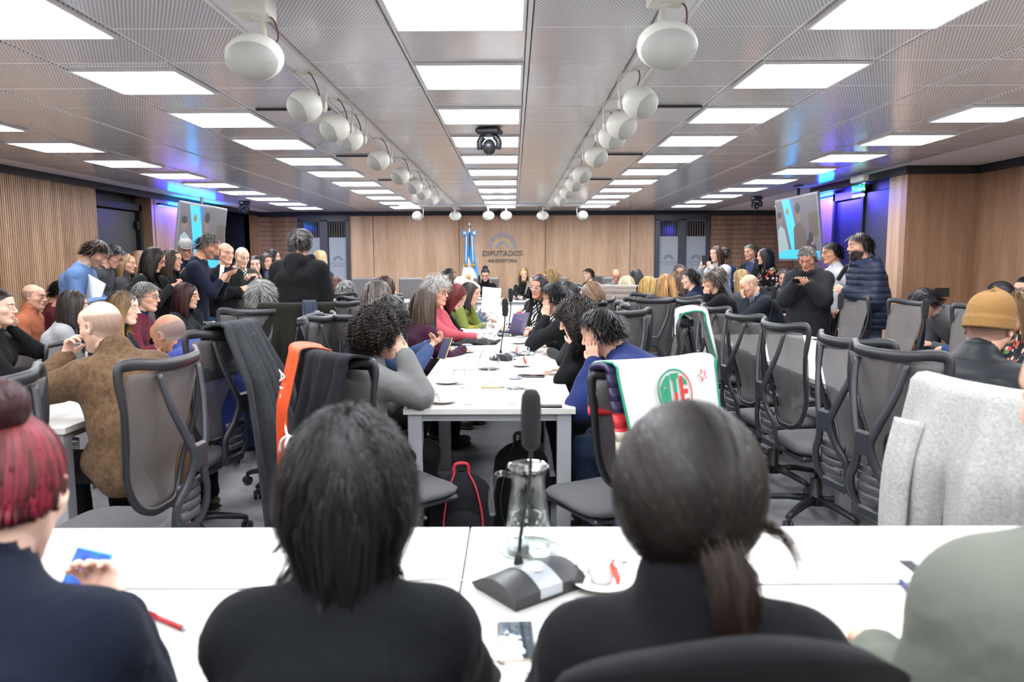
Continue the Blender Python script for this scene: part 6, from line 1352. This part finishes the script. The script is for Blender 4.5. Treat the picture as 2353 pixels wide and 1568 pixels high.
for u, v, l in ((1121, 768, 'second bulbous glass jug up the middle table'), (1158, 724, 'glass jug among tumblers halfway up the middle table'), (1136, 716, 'glass jug next to the striped sleeve, far up the middle table')): put(JU1, u, v, l, 40)
for u, v, l in ((484, 802, 'glass jug beside the woman with dark red hair'), (762, 742, 'glass jug behind the chair with the black coat')): put(JU0, u, v, l, 150)
put(JU0, 0, 0, 'glass jug on the head table beside the blond woman', 10, xy=(-.06, 13.4))
def saucer(u, v, l, mat=CER, r=.085):
    p = P(u, v, z=BASE); b = MB(); b.lathe([(.0001, .004), (r * .5, .004), (r * .7, .006), (r, .016), (r * .985, .019), (r * .65, .010), (.0001, .008)], 36); tag(b.build('saucer', mat, None, (p.x, p.y, BASE)), l, 'saucer')
saucer(1214, 1276, 'clear glass saucer under the big jug', GL, .08); saucer(1124, 848, 'white saucer under the bulbous jug')
put(CU2, 1383, 1345, 'coffee cup with a sugar packet on the near table by the black wool coat', 160)
for u, v, l, pr, rz in ((1028, 882, 'white cup in front of the curly-haired person', CU0, 30), (1018, 926, 'white cup at the elbow of the grey sweatshirt', CU0, 200), (1184, 893, 'white cup with a dark blue rim beside the flat black phone', CU1, 0),
                  (1197, 842, 'white cup with a red sugar packet beside the spectacles and tumbler', CU2, 160), (1200, 816, 'white cup with a red packet near the charcoal sleeve', CU2, 20), (1193, 790, 'white cup with a blue rim near the charcoal cuff', CU1, 60),
                  (1100, 782, 'white cup by the black mat on the middle table', CU0, 10), (2026, 838, 'white cup with a dark rim beside the grey-faced chairs', CU1, 0), (1984, 874, 'white cup in front of the nearest aisle-side chair', CU0, 90), (1073, 810, 'white cup with a blue rim beside the phone-holding hand', CU1, 40),
                  (1690, 742, 'white cup on the table in front of the bald man in the dark suit', CU0, 10), (770, 752, 'white cup on the table behind the black coat', CU2, 10), (514, 812, 'white cup next to the jug by the slatted wall side', CU0, 10)): put(pr, u, v, l, rz)
for i, (u, v, l) in enumerate(((1083, 850, 'tumbler beside the bulbous jug'), (1056, 884, 'tumbler beside the cup by the curly-haired person'), (1134, 880, 'tumbler behind the thin pen on the middle table'), (1076, 930, 'tumbler near the end of the middle table'), (1180, 930, 'tumbler just past the near microphone head'), (1215, 836, 'tumbler standing next to the spectacles'),
                  (1166, 790, 'tumbler beside the second jug'), (1180, 770, 'tumbler by the tablet with a lilac cover'), (1150, 745, 'tumbler behind the black stand'), (1138, 742, 'tumbler close to the written pages'), (1168, 722, 'tumbler by the far jug'), (1148, 708, 'tumbler under the raised sheet of paper'), (1002, 0, ''), (2008, 836, 'tumbler beside the dark-rimmed cup'), (508, 806, 'tumbler beside the jug and the dark red hair'), (752, 736, 'tumbler behind the black coat'))):
    if l: put(TU0, u, v, 'clear ' + l)
PHB = plain('phone_glass_black', '0d0f13', .08); GOLD = plain('phone_gold_edge', 'a0937e', .3, .7)
def phone(label, loc, rot, mat=PHB, edge=None, w_=.072, h_=.148):
    t = thing('smartphone', label, 'phone', loc, rot=rot, group='smartphones'); MB().box((0, 0, 0), (w_, h_, .008), bev=.0035).build('phone_case', edge or plain('phone_dark_edge', '26282c', .4), t)
    MB().box((0, 0, .0042), (w_ - .006, h_ - .006, .0008), bev=.0003).build('phone_screen', mat, t); return t
q = P(1186, 1480, z=BASE); phone('smartphone with a pale gold edge lying face up in front of the desk microphone', (q.x, q.y, BASE + .0045), (0, 0, R(2)), plain('phone_mirror', '8f9aa6', .03, .9), GOLD)
q = P(1220, 866, z=BASE); phone('flat black smartphone on the middle table beside the blue-rimmed cup', (q.x, q.y, BASE + .0045), (0, 0, R(80)), PHB, None, .08, .17)
n = NT('phone_map_screen'); f_ = n.noise(n.coords(), 18, 3); n.base((0, 0, 0)); n.l(n.ramp(f_, [(.4, srgb('1450c8')), (.55, srgb('2a70e0')), (.62, srgb('1a8a9c')), (.75, srgb('3078e8'))]), n.p.inputs['Emission Color']); n.p.inputs['Emission Strength'].default_value = .9; MAPS = n.m
q = P(178, 1362, Y=1.40); phone('smartphone with a bright blue screen held by the woman with the red bun', q, (R(58), R(6), R(-14)), MAPS, plain('phone_cyan_edge', '58b8d8', .3), .085, .165)
n = NT('phone_list_screen'); s_ = n.n('ShaderNodeTexBrick'); s_.inputs['Scale'].default_value = 30; n.l(n.coords(), s_.inputs[0]); n.base((0, 0, 0)); n.l(n.mix(s_.outputs['Fac'], srgb('1c2040'), srgb('5a62a0')), n.p.inputs['Emission Color']); n.p.inputs['Emission Strength'].default_value = .7
q = P(1022, 801, Y=4.72); phone('gold-cased smartphone held by the man in the denim-blue jacket', q, (R(60), 0, R(-35)), n.m, plain('phone_yellow_case', 'b89c5a', .4))
def held(who, u, v, Yd, rot, label): q = P(u, v, Y=Yd); phone(label, q, rot)
held('', 290, 661, 7.0, (R(35), 0, R(-70)), 'smartphone held by the man in the blue sweater by the slatted wall'); held('', 528, 622, 7.45, (R(20), 0, R(-80)), 'smartphone held by the man in the navy sweater')
held('', 577, 644, 9.0, (R(40), 0, R(-120)), 'smartphone held by the man in the checked shirt'); held('', 1829, 646, 7.65, (R(20), 0, R(150)), 'smartphone held by the man in the dark grey hooded top'); held('', 1617, 598, 11.2, (R(80), 0, R(125)), 'smartphone raised by the woman in the white cardigan')
# papers, pens, notebooks
sheet('paper_sheet', 'white papers lying beside the coat of the ponytailed woman', 1330, 1475, .21, .297, -35, th=.004)
sheet('paper_sheet', 'blank sheet beside the thin pen in the middle of the table', 1128, 912, .21, .297, 85)
sheet('paper_sheet', 'printed sheets under the royal blue elbow', 1240, 905, .297, .21, 5, th=.004); sheet('paper_sheet', 'stack of written pages by the charcoal sleeve', 1150, 758, .21, .297, 10, th=.003)
sheet('paper_sheet', 'long sheet of paper on the table in front of the mustard beanie', 2068, 852, .38, .28, 10, th=.003); sheet('paper_sheet', 'sheet of paper in front of the red-haired woman', 1075, 768, .2, .28, 30); sheet('paper_sheet', 'loose sheet by the flat black phone', 1170, 838, .2, .14, 0)
sheet('paper_sheet', 'long white papers on the table between the empty chairs', 1845, 775, .21, .3, 3)
sheet('notebook', 'flat black notebook at the table end under the royal blue elbow', 1245, 936, .20, .05, -3, plain('notebook_black', '1c1c1f', .5), .01, 'notebook'); sheet('notebook', 'yellow notebook in front of the olive green sleeve', 1082, 752, .2, .14, 20, plain('notebook_yellow', 'c8b030', .5), .012, 'notebook')
t = thing('tablet_computer', 'tablet in a lilac cover propped up by the charcoal sleeve', 'tablet', P(1192, 745, z=.86), rot=(R(62), 0, R(-150))); MB().box((0, 0, 0), (.18, .25, .008), bev=.003).build('tablet_body', plain('tablet_lilac', '8c84a8', .5), t); MB().box((0, 0, .005), (.165, .235, .001)).build('tablet_screen', PHB, t)
b = MB(); b.box((.06, 0, -.05), (.01, .2, .1), Matrix.Rotation(R(40), 3, 'Y')); b.build('tablet_cover', plain('cover_dark_lilac', '5a5478', .6), t)
sheet('laptop_computer', 'dark flat stand on the middle table behind the desk microphone', 1172, 772, .24, .17, 6, plain('stand_black', '222326', .5), .022, 'computer')
def pen(label, u, v, rz, col): 
    p = P(u, v, z=BASE); t = thing('pen', label, 'pen', (p.x, p.y, BASE + .006), R(rz), 'pens on the tables'); b = MB(); b.tube([(-.065, 0, 0), (.055, 0, 0)], .0052, 10); b.build('pen_barrel', plain('pen_' + col, col, .3), t)
    b = MB(); b.tube([(.055, 0, 0), (.072, 0, 0)], [.0045, .001], 8); b.build('pen_tip', plain('pen_tip', '9a9a9a', .3, .6), t); MB().box((-.05, 0, .007), (.035, .003, .002)).build('pen_clip', plain('pen_' + col, col, .3), t)
pen('red pen lying on the near table by the blue phone', 381, 1434, -32, 'b01c2c'); pen('grey and white pen partly under the navy sleeve', 338, 1440, -50, 'a8acb8'); pen('thin pen in the middle of the table beside a tumbler', 1132, 893, 2, 'b8a468'); pen('dark blue pen beside the sage green sweater', 2090, 1366, 80, '283070')
def spectacles(label, u, v, rz):
    p = P(u, v, z=BASE); t = thing('reading_glasses', label, 'glasses', (p.x, p.y, BASE + .02), R(rz)); b = MB()
    for s in (-1, 1): b.tube([(s * .032 + .024 * math.cos(q), 0, .018 * math.sin(q)) for q in np.linspace(0, 2 * math.pi, 17)[:-1]], .0018, 6, closed=True)
    b.tube([(-.008, 0, .004), (.008, 0, .004)], .002, 6); b.build('glasses_frame', plain('glasses_dark', '222228', .3), t)
    for s in (-1, 1): b = MB(); b.tube([(s * .056, 0, .006), (s * .05, .09, .004), (s * .045, .12, -.018)], .0018, 6); b.build('temple_arm', MATS['glasses_dark'], t)
spectacles('dark-rimmed spectacles lying by the tumbler near the royal blue elbow', 1213, 818, 20); spectacles('folded spectacles lying near the black mat', 1048, 806, -30)
b = MB(); b.grid(lambda u, v: ((u - .5) * .42 + .1 * v, (v - .5) * .30, .012 + .03 * math.sin(u * 3.14) * math.sin(v * 3.14) + .008 * math.sin(u * 14 + v * 6)), 30, 22, thick=.01); q = P(1078, 790, z=BASE)
tag(b.build('folded_jacket', cloth('222326', 'knit', None), None, (q.x, q.y, BASE), (0, 0, R(12))), 'crumpled black jacket lying on the middle table beside the jug', 'jacket')
b = MB(); b.tube(spl([tuple(P(640, 1392, z=BASE + .003)), tuple(P(760, 1345, z=BASE + .003)), tuple(P(930, 1334, z=BASE + .003)), tuple(P(1030, 1330, z=BASE + .003)), tuple(P(1120, 1345, z=BASE + .006))], 8), .002, 6); tag(b.build('microphone_cable', plain('cable_pale', 'b0b0ac', .5)), 'thin pale cable running over the near table to the microphone base', 'cable')
b = MB(); r_ = random.Random(3); b.tube(spl([tuple(P(600 + 14 * i % 60 + 6 * (i % 3), 1352 + 8 * (i % 6), z=BASE + .004 + .006 * (i % 3))) for i in range(12)], 5), .0022, 6); tag(b.build('coiled_cable', MATS['cable_pale']), 'tangle of pale cable spilling from the socket cover beside the shaggy black hair', 'cable')
# papers held in hands
b = MB(); b.grid(lambda u, v: ((u - .5) * .21, .02 * math.sin(v * 2), (v - .5) * .29), 6, 8, thick=.001); q = P(1129, 690, Y=8.3); tag(b.build('paper_sheet', MATS['paper_white'], None, q, (R(-12), R(6), R(10))), 'sheet of paper held up by the bald man at the middle table', 'paper')
q = P(206, 662, Y=7.1); tag(MB().box((0, 0, 0), (.30, .012, .23), bev=.002).build('paper_folder', MATS['paper_white'], None, q, (R(0), R(26), R(-14))), 'white folder tucked under the blue sweater sleeve', 'folder')
q = P(478, 628, Y=7.5); tag(MB().box((0, 0, 0), (.012, .2, .28), bev=.002).build('paper_folder', MATS['paper_white'], None, P(508, 640, Y=7.9), (0, R(8), R(12))), 'white papers hanging from the hand of the man in the navy sweater', 'folder')
t = thing('microphone_recorder', 'black hand-held recorder in the hand of the bearded man', 'recorder', P(1930, 636, Y=7.1), rot=(R(20), R(-30), R(80))); MB().box((0, 0, .02), (.03, .04, .12), bev=.006).build('recorder_body', DARKER, t); b = MB(); b.lathe([(.018, .08), (.022, .1), (.018, .13), (.0001, .135)], 14); b.build('recorder_head', MATS['foam_black'], t)
# ------------------------------------------------------------------ clothes hung on chairs, bags
def drape(name, label, cat, ch, mat, wt=.52, wb=.6, front=.25, back=.7, fold=.02, nf=5, thick=.01, skew=0., taper=0., y0=0., lift=.02, seed=1, xo=0., extra=None, wob=.0, mats=None, out=0., flare=0.):
    """cloth laid over the back rest of chair ch: short length in front, long length behind"""
    L = front + back; top = BT + lift; r = random.Random(seed); ph = r.random() * 6
    def fn(u, v):
        s = v * L - front; x = (2 * u - 1); yt = back_y(0, BT)
        d = max(s - .04, 0); w_ = (wt / 2) + (wb - wt) / 2 * min(d / max(back, .01), 1)
        if s < -.04: y, z = yt + .045 + .01, top + s + .03
        elif s < .04: a = (s / .04 + 1) * .785; y, z = yt + .055 - math.sin(a) * (.115 + out), top - .01 + .02 * math.cos(a * 2 - 1.57)
        else: y, z = yt - .06 - out - .055 * min(d / .25, 1) - flare * d, top - d - .01
        xx = x * w_ + xo + skew * d; f_ = fold * min(1, .15 + abs(d) * 2.4) * (1 + .3 * math.sin(ph * 2 + u * 3))
        y += xx * xx * .7
        y -= f_ * (math.sin(u * nf * 6.28 + ph + d * 1.5) + .4 * math.sin(u * nf * 14 + ph * 3)) * (1 if s > 0 else .3)
        z -= wob * math.sin(u * 6.28 * 1.5 + ph) * (d / back if back else 0) + .05 * abs(x) ** 3 * (1 if s > .04 else 0) * .4
        return (xx, y, z)
    b = MB(); b.grid(fn, 64, 60, thick=thick); 
    if extra: extra(b, fn)
    o = b.build(name, mats or mat, None, ch.location, tuple(ch.rotation_euler)); o.scale = ch.scale; return tag(o, label, cat), fn
def sleeve(b, x0, y, z0, L, w_=.075, lean=.1, mi=0):
    p = spl([(x0, y + .03, z0), (x0 + lean * .2, y - .02, z0 - L * .3), (x0 + lean * .7, y - .04, z0 - L * .7), (x0 + lean, y - .02, z0 - L)], 6); b.tube(p, [w_ * (1 - .012 * i) for i in range(len(p))], 12, flat=(1, .45), up=(0, 1, .01), mi=mi)
C = CHAIRS
WOOLM = cloth('4e5156', 'tweed', '3e4146')
drape('wool_coat', 'long charcoal wool coat hanging over the chair behind the blue sweater, down to the floor', 'coat', C['the man in the blue sweater'], WOOLM, .34, .66, .3, 1.02, .030, 3, .016, skew=.03, flare=.24, extra=lambda b, fn: sleeve(b, .02, -.40, 1.1, .66, .085, .12), seed=4, xo=.02)
drape('long_coat', 'long black coat spread over a chair back with a blue-grey scarf on it', 'coat', CH_BLK, cloth('27261f', 'knit', '1c1b18'), .54, .66, .3, .62, .018, 4, .014, seed=7)
def scarf(b, fn): pass
ch = CH_BLK; b = MB(); b.grid(lambda u, v: (.10 + (u - .5) * (.10 + .05 * v) + .04 * v, back_y(0, BT) - .09 - .08 * min(v * 2, 1) + .015 * math.sin(u * 9), BT + .045 - .36 * v if v > .1 else BT + .045 - .03 * v), 12, 20, thick=.02); tag(b.build('scarf', cloth('3f4c5e'), None, ch.location, tuple(ch.rotation_euler)), 'blue-grey scarf hanging over the black coat', 'scarf')
drape('sweatshirt', 'pale grey sweatshirt covering a chair back behind the mustard beanie', 'sweatshirt', C['the man in the mustard beanie'], cloth('e4e4de', 'fleece', 'b4b4ae'), .60, .72, .35, .86, .026, 3, .02, seed=9, lift=.04, extra=lambda b, fn: (sleeve(b, .27, -.40, 1.08, .8, .09, .05), sleeve(b, -.22, -.44, 1.04, .6, .06, .02)))
JK = cloth('23242a', 'knit', '2e3036'); ch = C['the person in the grey sweatshirt']
drape('black_jacket', 'shiny black jacket on the chair with the orange bib, tied with a white cord', 'jacket', ch, JK, .34, .30, .14, .56, .022, 3, .014, seed=12, lift=.01, xo=.07)
n = NT('orange_bib_cloth'); n.base(srgb('e2521e')); n.rough(.6); ORG = n.m
o, fo = drape('orange_bib', 'bright orange bib with white lettering hanging on a chair back', 'bib', ch, ORG, .24, .18, .12, .66, .012, 2, .005, seed=14, lift=.03, xo=-.19, out=.035)
b = MB(); y_ = back_y(0, BT) - .14; b.tube(spl([(-.16, y_ + .02, .83), (-.05, y_ - .03, .80), (.05, y_ - .05, .80), (.2, y_ - .02, .84)], 6), .006, 6); b.tube(spl([(.02, y_ - .05, .80), (-.01, y_ - .07, .77), (-.03, y_ - .07, .72)], 4), .007, 6); b.tube(spl([(.03, y_ - .05, .80), (.06, y_ - .08, .77), (.05, y_ - .07, .73)], 4), .007, 6)
b.build('tie_cord', plain('white_cord', 'e8e8e8', .6), o)
b = MB(); text_mesh(b, 'ATE', .09, Matrix.Translation((-.20, back_y(0, BT) - .118, .98)) @ YM @ Matrix.Rotation(R(-90), 4, 'Z'), .003); b.build('bib_lettering', plain('bib_white', 'f0e4e0', .6), o)
# striped quilted jacket with the white bib and its round emblem
n = NT('striped_quilt'); s_ = n.n('ShaderNodeSeparateXYZ'); n.l(n.coords(), s_.inputs[0]); zz = s_.outputs[2]
band = lambda lo, hi: n.math('MULTIPLY', n.math('GREATER_THAN', zz, lo), n.math('LESS_THAN', zz, hi))
c1 = n.mix(band(.90, .98), srgb('2a2748'), srgb('c83038')); c1 = n.mix(band(.80, .90), c1, srgb('c0b8a4')); n.base(c1); n.rough(.5)
w_ = n.n('ShaderNodeTexWave', wave_type='BANDS', bands_direction='Z'); w_.inputs['Scale'].default_value = 5.5; n.l(n.coords(), w_.inputs[0]); n.bump(n.math('POWER', w_.outputs['Fac'], .4), .5, .03); QLT = n.m
ch = C['the man in the royal blue sweatshirt']
drape('striped_jacket', 'navy quilted jacket with red and cream stripes under the white bib', 'jacket', ch, QLT, .52, .50, .25, .80, .02, 3, .03, seed=16, lift=.02)
WB = cloth('fbfbf8', 'knit', 'e8e8e6'); GRN = plain('bib_green', '1e8a62', .6); RED = plain('bib_red', 'c8302c', .6)
o, fb = drape('white_bib', 'white bib with green edging and a round green and red letter emblem', 'bib', ch, WB, .50, .42, .22, .58, .008, 2, .006, seed=18, lift=.055, out=.05)
fy = lambda x, z: back_y(0, BT) - .06 - .05 - .055 * min((BT + .045 - z) / .25, 1) + x * x * .7 - .012
b = MB(); pc = (-.02, 1.06); ES = .80
def ringp(a, r): return (pc[0] + ES * r * .88 * math.cos(a), pc[1] + ES * r * 1.05 * math.sin(a))
for i in range(48):
    a0, a1 = 2 * math.pi * i / 48, 2 * math.pi * (i + 1) / 48; q = [ringp(a0, .122), ringp(a1, .122), ringp(a1, .113), ringp(a0, .113)]; mid = (a0 + a1) / 2
    gr = math.cos(mid - R(150)) > -.1; b.add([(x, fy(x, z) - .004, z) for x, z in q], [[0, 1, 2, 3]], False, 0 if gr else 1)
def pl(pts, mi): b.add([(pc[0] + ES * x * .88, fy(pc[0] + ES * x, pc[1] + ES * z) - .004, pc[1] + ES * z * 1.05) for x, z in pts], [list(range(len(pts)))], False, mi)
pl([(-.098, -.035), (-.07, -.07), (-.055, -.02), (-.055, .02), (-.075, .0), (-.075, -.03)], 0); pl([(-.098, -.035), (-.098, .03), (-.055, .088), (-.035, .09), (-.035, .06), (-.075, .03), (-.075, -.03)], 0); pl([(-.035, .09), (-.035, -.085), (-.056, -.075), (-.056, .05)], 0); pl([(-.075, .0), (-.055, .0), (-.055, .022), (-.075, .022)], 0)
pl([(-.03, .072), (-.03, .098), (.03, .098), (.03, .072)], 0); pl([(-.011, .072), (.011, .072), (.011, .0), (-.011, .0)], 0); pl([(-.011, .0), (.011, .0), (.011, -.104), (-.011, -.104)], 1)
pl([(.035, .085), (.035, -.085), (.056, -.075), (.056, .08)], 1); pl([(.056, .08), (.085, .055), (.09, .03), (.056, .05)], 0); pl([(.056, .014), (.088, .014), (.088, -.01), (.056, -.01)], 1); pl([(.056, -.05), (.092, -.03), (.08, -.058), (.056, -.075)], 1)
b.build('round_emblem', [GRN, RED], o); b = MB()
for s in (-1, 1): b2 = MB(); b2.tube([tuple(Vector(fb(0 if s < 0 else 1, v)) + Vector((0, -.006, 0))) for v in np.linspace(.02, .99, 30)], .006, 6); b2.build('green_edging', GRN, o)
b.tube(spl([(-.26, fy(.26, .8), .80), (-.24, fy(.2, .74) - .02, .74), (-.25, fy(.2, .7) - .01, .66)], 5), .006, 6); b.build('green_ties', GRN, o)
b = MB(); sp = [(.14 + .028 * (1 if i % 2 else .45) * math.cos(math.pi * i / 5), 1.12 + .028 * (1 if i % 2 else .45) * math.sin(math.pi * i / 5)) for i in range(11)]; b.tube([(x, fy(x, z) - .004, z) for x, z in sp], .0018, 5); b.build('red_star', RED, o)
ch = C['the woman with dark curly hair']; o, fb2 = drape('white_bib', 'second white bib with green edging and a black letter mark on the chair behind', 'bib', ch, WB, .44, .36, .2, .34, .010, 2, .006, seed=21, lift=.05, out=.02); b = MB()
for s in (-1, 1): b2 = MB(); b2.tube([tuple(Vector(fb2(0 if s < 0 else 1, v)) + Vector((0, -.006, 0))) for v in np.linspace(.02, .99, 24)], .006, 6); b2.build('green_edging', GRN, o)
b = MB(); text_mesh(b, 'A', .15, Matrix.Translation((-.08, fy(.1, 1.0) + .0, .98)) @ YM, .003); b.build('bib_lettering', plain('bib_black', '1c3a30', .6), o)
ch = C['the woman with the platinum bob']
drape('quilted_coat', 'beige quilted coat hung over the chair of the platinum blond woman', 'coat', ch, cloth('a59488', 'puffer', '8f7f74'), .60, .62, .2, .5, .02, 3, .03, seed=23)
ch = C['the woman at the frame edge']
drape('shawl', 'yellow and grey patterned shawl over a chair at the frame edge', 'shawl', ch, cloth('c8c832', 'scale', '77778c'), .56, .50, .2, .26, .02, 3, .016, seed=25)
q = P(1750, 660, Y=8.0); chf = CH_FLC if 'CH_FLC' in globals() else None
ch = C['the bald man rubbing his eyes']; drape('fleece_jacket', 'cream fleece hanging on the chair of the bald man in the dark suit', 'jacket', ch, cloth('e8e4d0', 'fleece', 'c8c4ac'), .46, .40, .2, .40, .02, 3, .02, seed=27)
ch = EX0; t = None
# rucksacks under the middle table
def backpack(label, x, y, rz, body, trim, h_=.46):
    t = thing('backpack', label, 'backpack', (x, y, 0), R(rz)); b = MB()
    b.grid(lambda u, v: ((.16 - .05 * max(v - .5, 0) ** 1.5 * 2) * math.cos(u * 6.283) * (1 - .0 * v) * min(1, (1 - v) * 6 + .02) ** .5, (.10 - .03 * v) * math.sin(u * 6.283) * min(1, (1 - v) * 6 + .02) ** .5, h_ * v + .01), 28, 16); b.add([(.16 * math.cos(a), .10 * math.sin(a), .01) for a in np.linspace(0, 6.283, 28)[:-1]], [list(range(27))[::-1]])
    b.build('bag_body', cloth(body), t); b = MB()
    for s in (-1, 1): b.tube(spl([(s * .07, -.095, .05), (s * .095, -.10, .2), (s * .07, -.075, .36), (s * .035, -.02, h_ + .005)], 6), .012, 6, flat=(1, .4))
    b.build('bag_trim', plain('trim_' + trim, trim, .6), t); b = MB(); b.tube(spl([(-.035, 0, h_ - .01), (-.03, 0, h_ + .045), (.03, 0, h_ + .045), (.035, 0, h_ - .01)], 5), .009, 6); b.build('bag_handle', plain('trim_' + trim, trim, .6), t)
    b = MB(); b.ell((0, -.085, .16), (.11, .035, .11), 18, 10); b.build('front_pocket', cloth(body), t)
q = P(1040, 1215, Y=3.05); backpack('black backpack with red piping on the floor under the middle table', -.26, 3.6, 8, '242528', 'b82838', .43); backpack('plain black backpack on the floor behind the red-piped one', .04, 3.95, -10, '18191b', '26272b', .50)
# near chair with a padded back and a brown tag
t = thing('padded_chair', 'padded black chair back with a brown tag in front of the camera', 'chair', (.27, .95, 0), R(4)); PB = cloth('17171a')
b = MB(); b.grid(lambda u, v: ((2 * u - 1) * .235, -.16 + .10 * (2 * u - 1) ** 2 + .02 * math.sin(v * 3.1), .56 + v * (.455 + .035 * math.sin(u * 3.14 * 1.0) * 0 - .05 * abs(2 * u - 1) ** 5 - .02 * math.cos(u * 6.28))), 40, 16, thick=.045); b.build('backrest', PB, t)
b = MB(); b.box((0, .1, .44), (.46, .46, .08), bev=.03); b.build('seat', PB, t)
for sx in (-1, 1):
    for sy in (-1, 1): b = MB(); b.tube([(sx * .2, .1 + sy * .19, .42), (sx * .22, .1 + sy * .22, .01)], .013, 8); b.build('leg', CHG, t)
b = MB(); b.box((-.13, -.214, 1.0), (.05, .012, .06), bev=.002); b.build('brown_tag', plain('tag_brown', 'a8742e', .6), t)
t = thing('padded_chair', 'padded black chair under the person with shaggy black hair', 'chair', (-.27, .93, 0), 0)
b = MB(); b.grid(lambda u, v: ((2 * u - 1) * .22, -.2 + .08 * (2 * u - 1) ** 2, .5 + v * .28), 20, 8, thick=.04); b.build('backrest', PB, t); MB().box((0, .06, .43), (.46, .44, .08), bev=.03).build('seat', PB, t)
for sx in (-1, 1):
    for sy in (-1, 1): b = MB(); b.tube([(sx * .2, .06 + sy * .19, .42), (sx * .22, .06 + sy * .22, .01)], .013, 8); b.build('leg', CHG, t)

q = P(2165, 672, Y=8.49); tag(MB().box((0, 0, 0), (.16, .012, .10), bev=.003).build('wall_socket', DARK, None, (q.x, 8.495, q.z)), 'dark socket plate on the wood panel behind the bent man', 'socket')
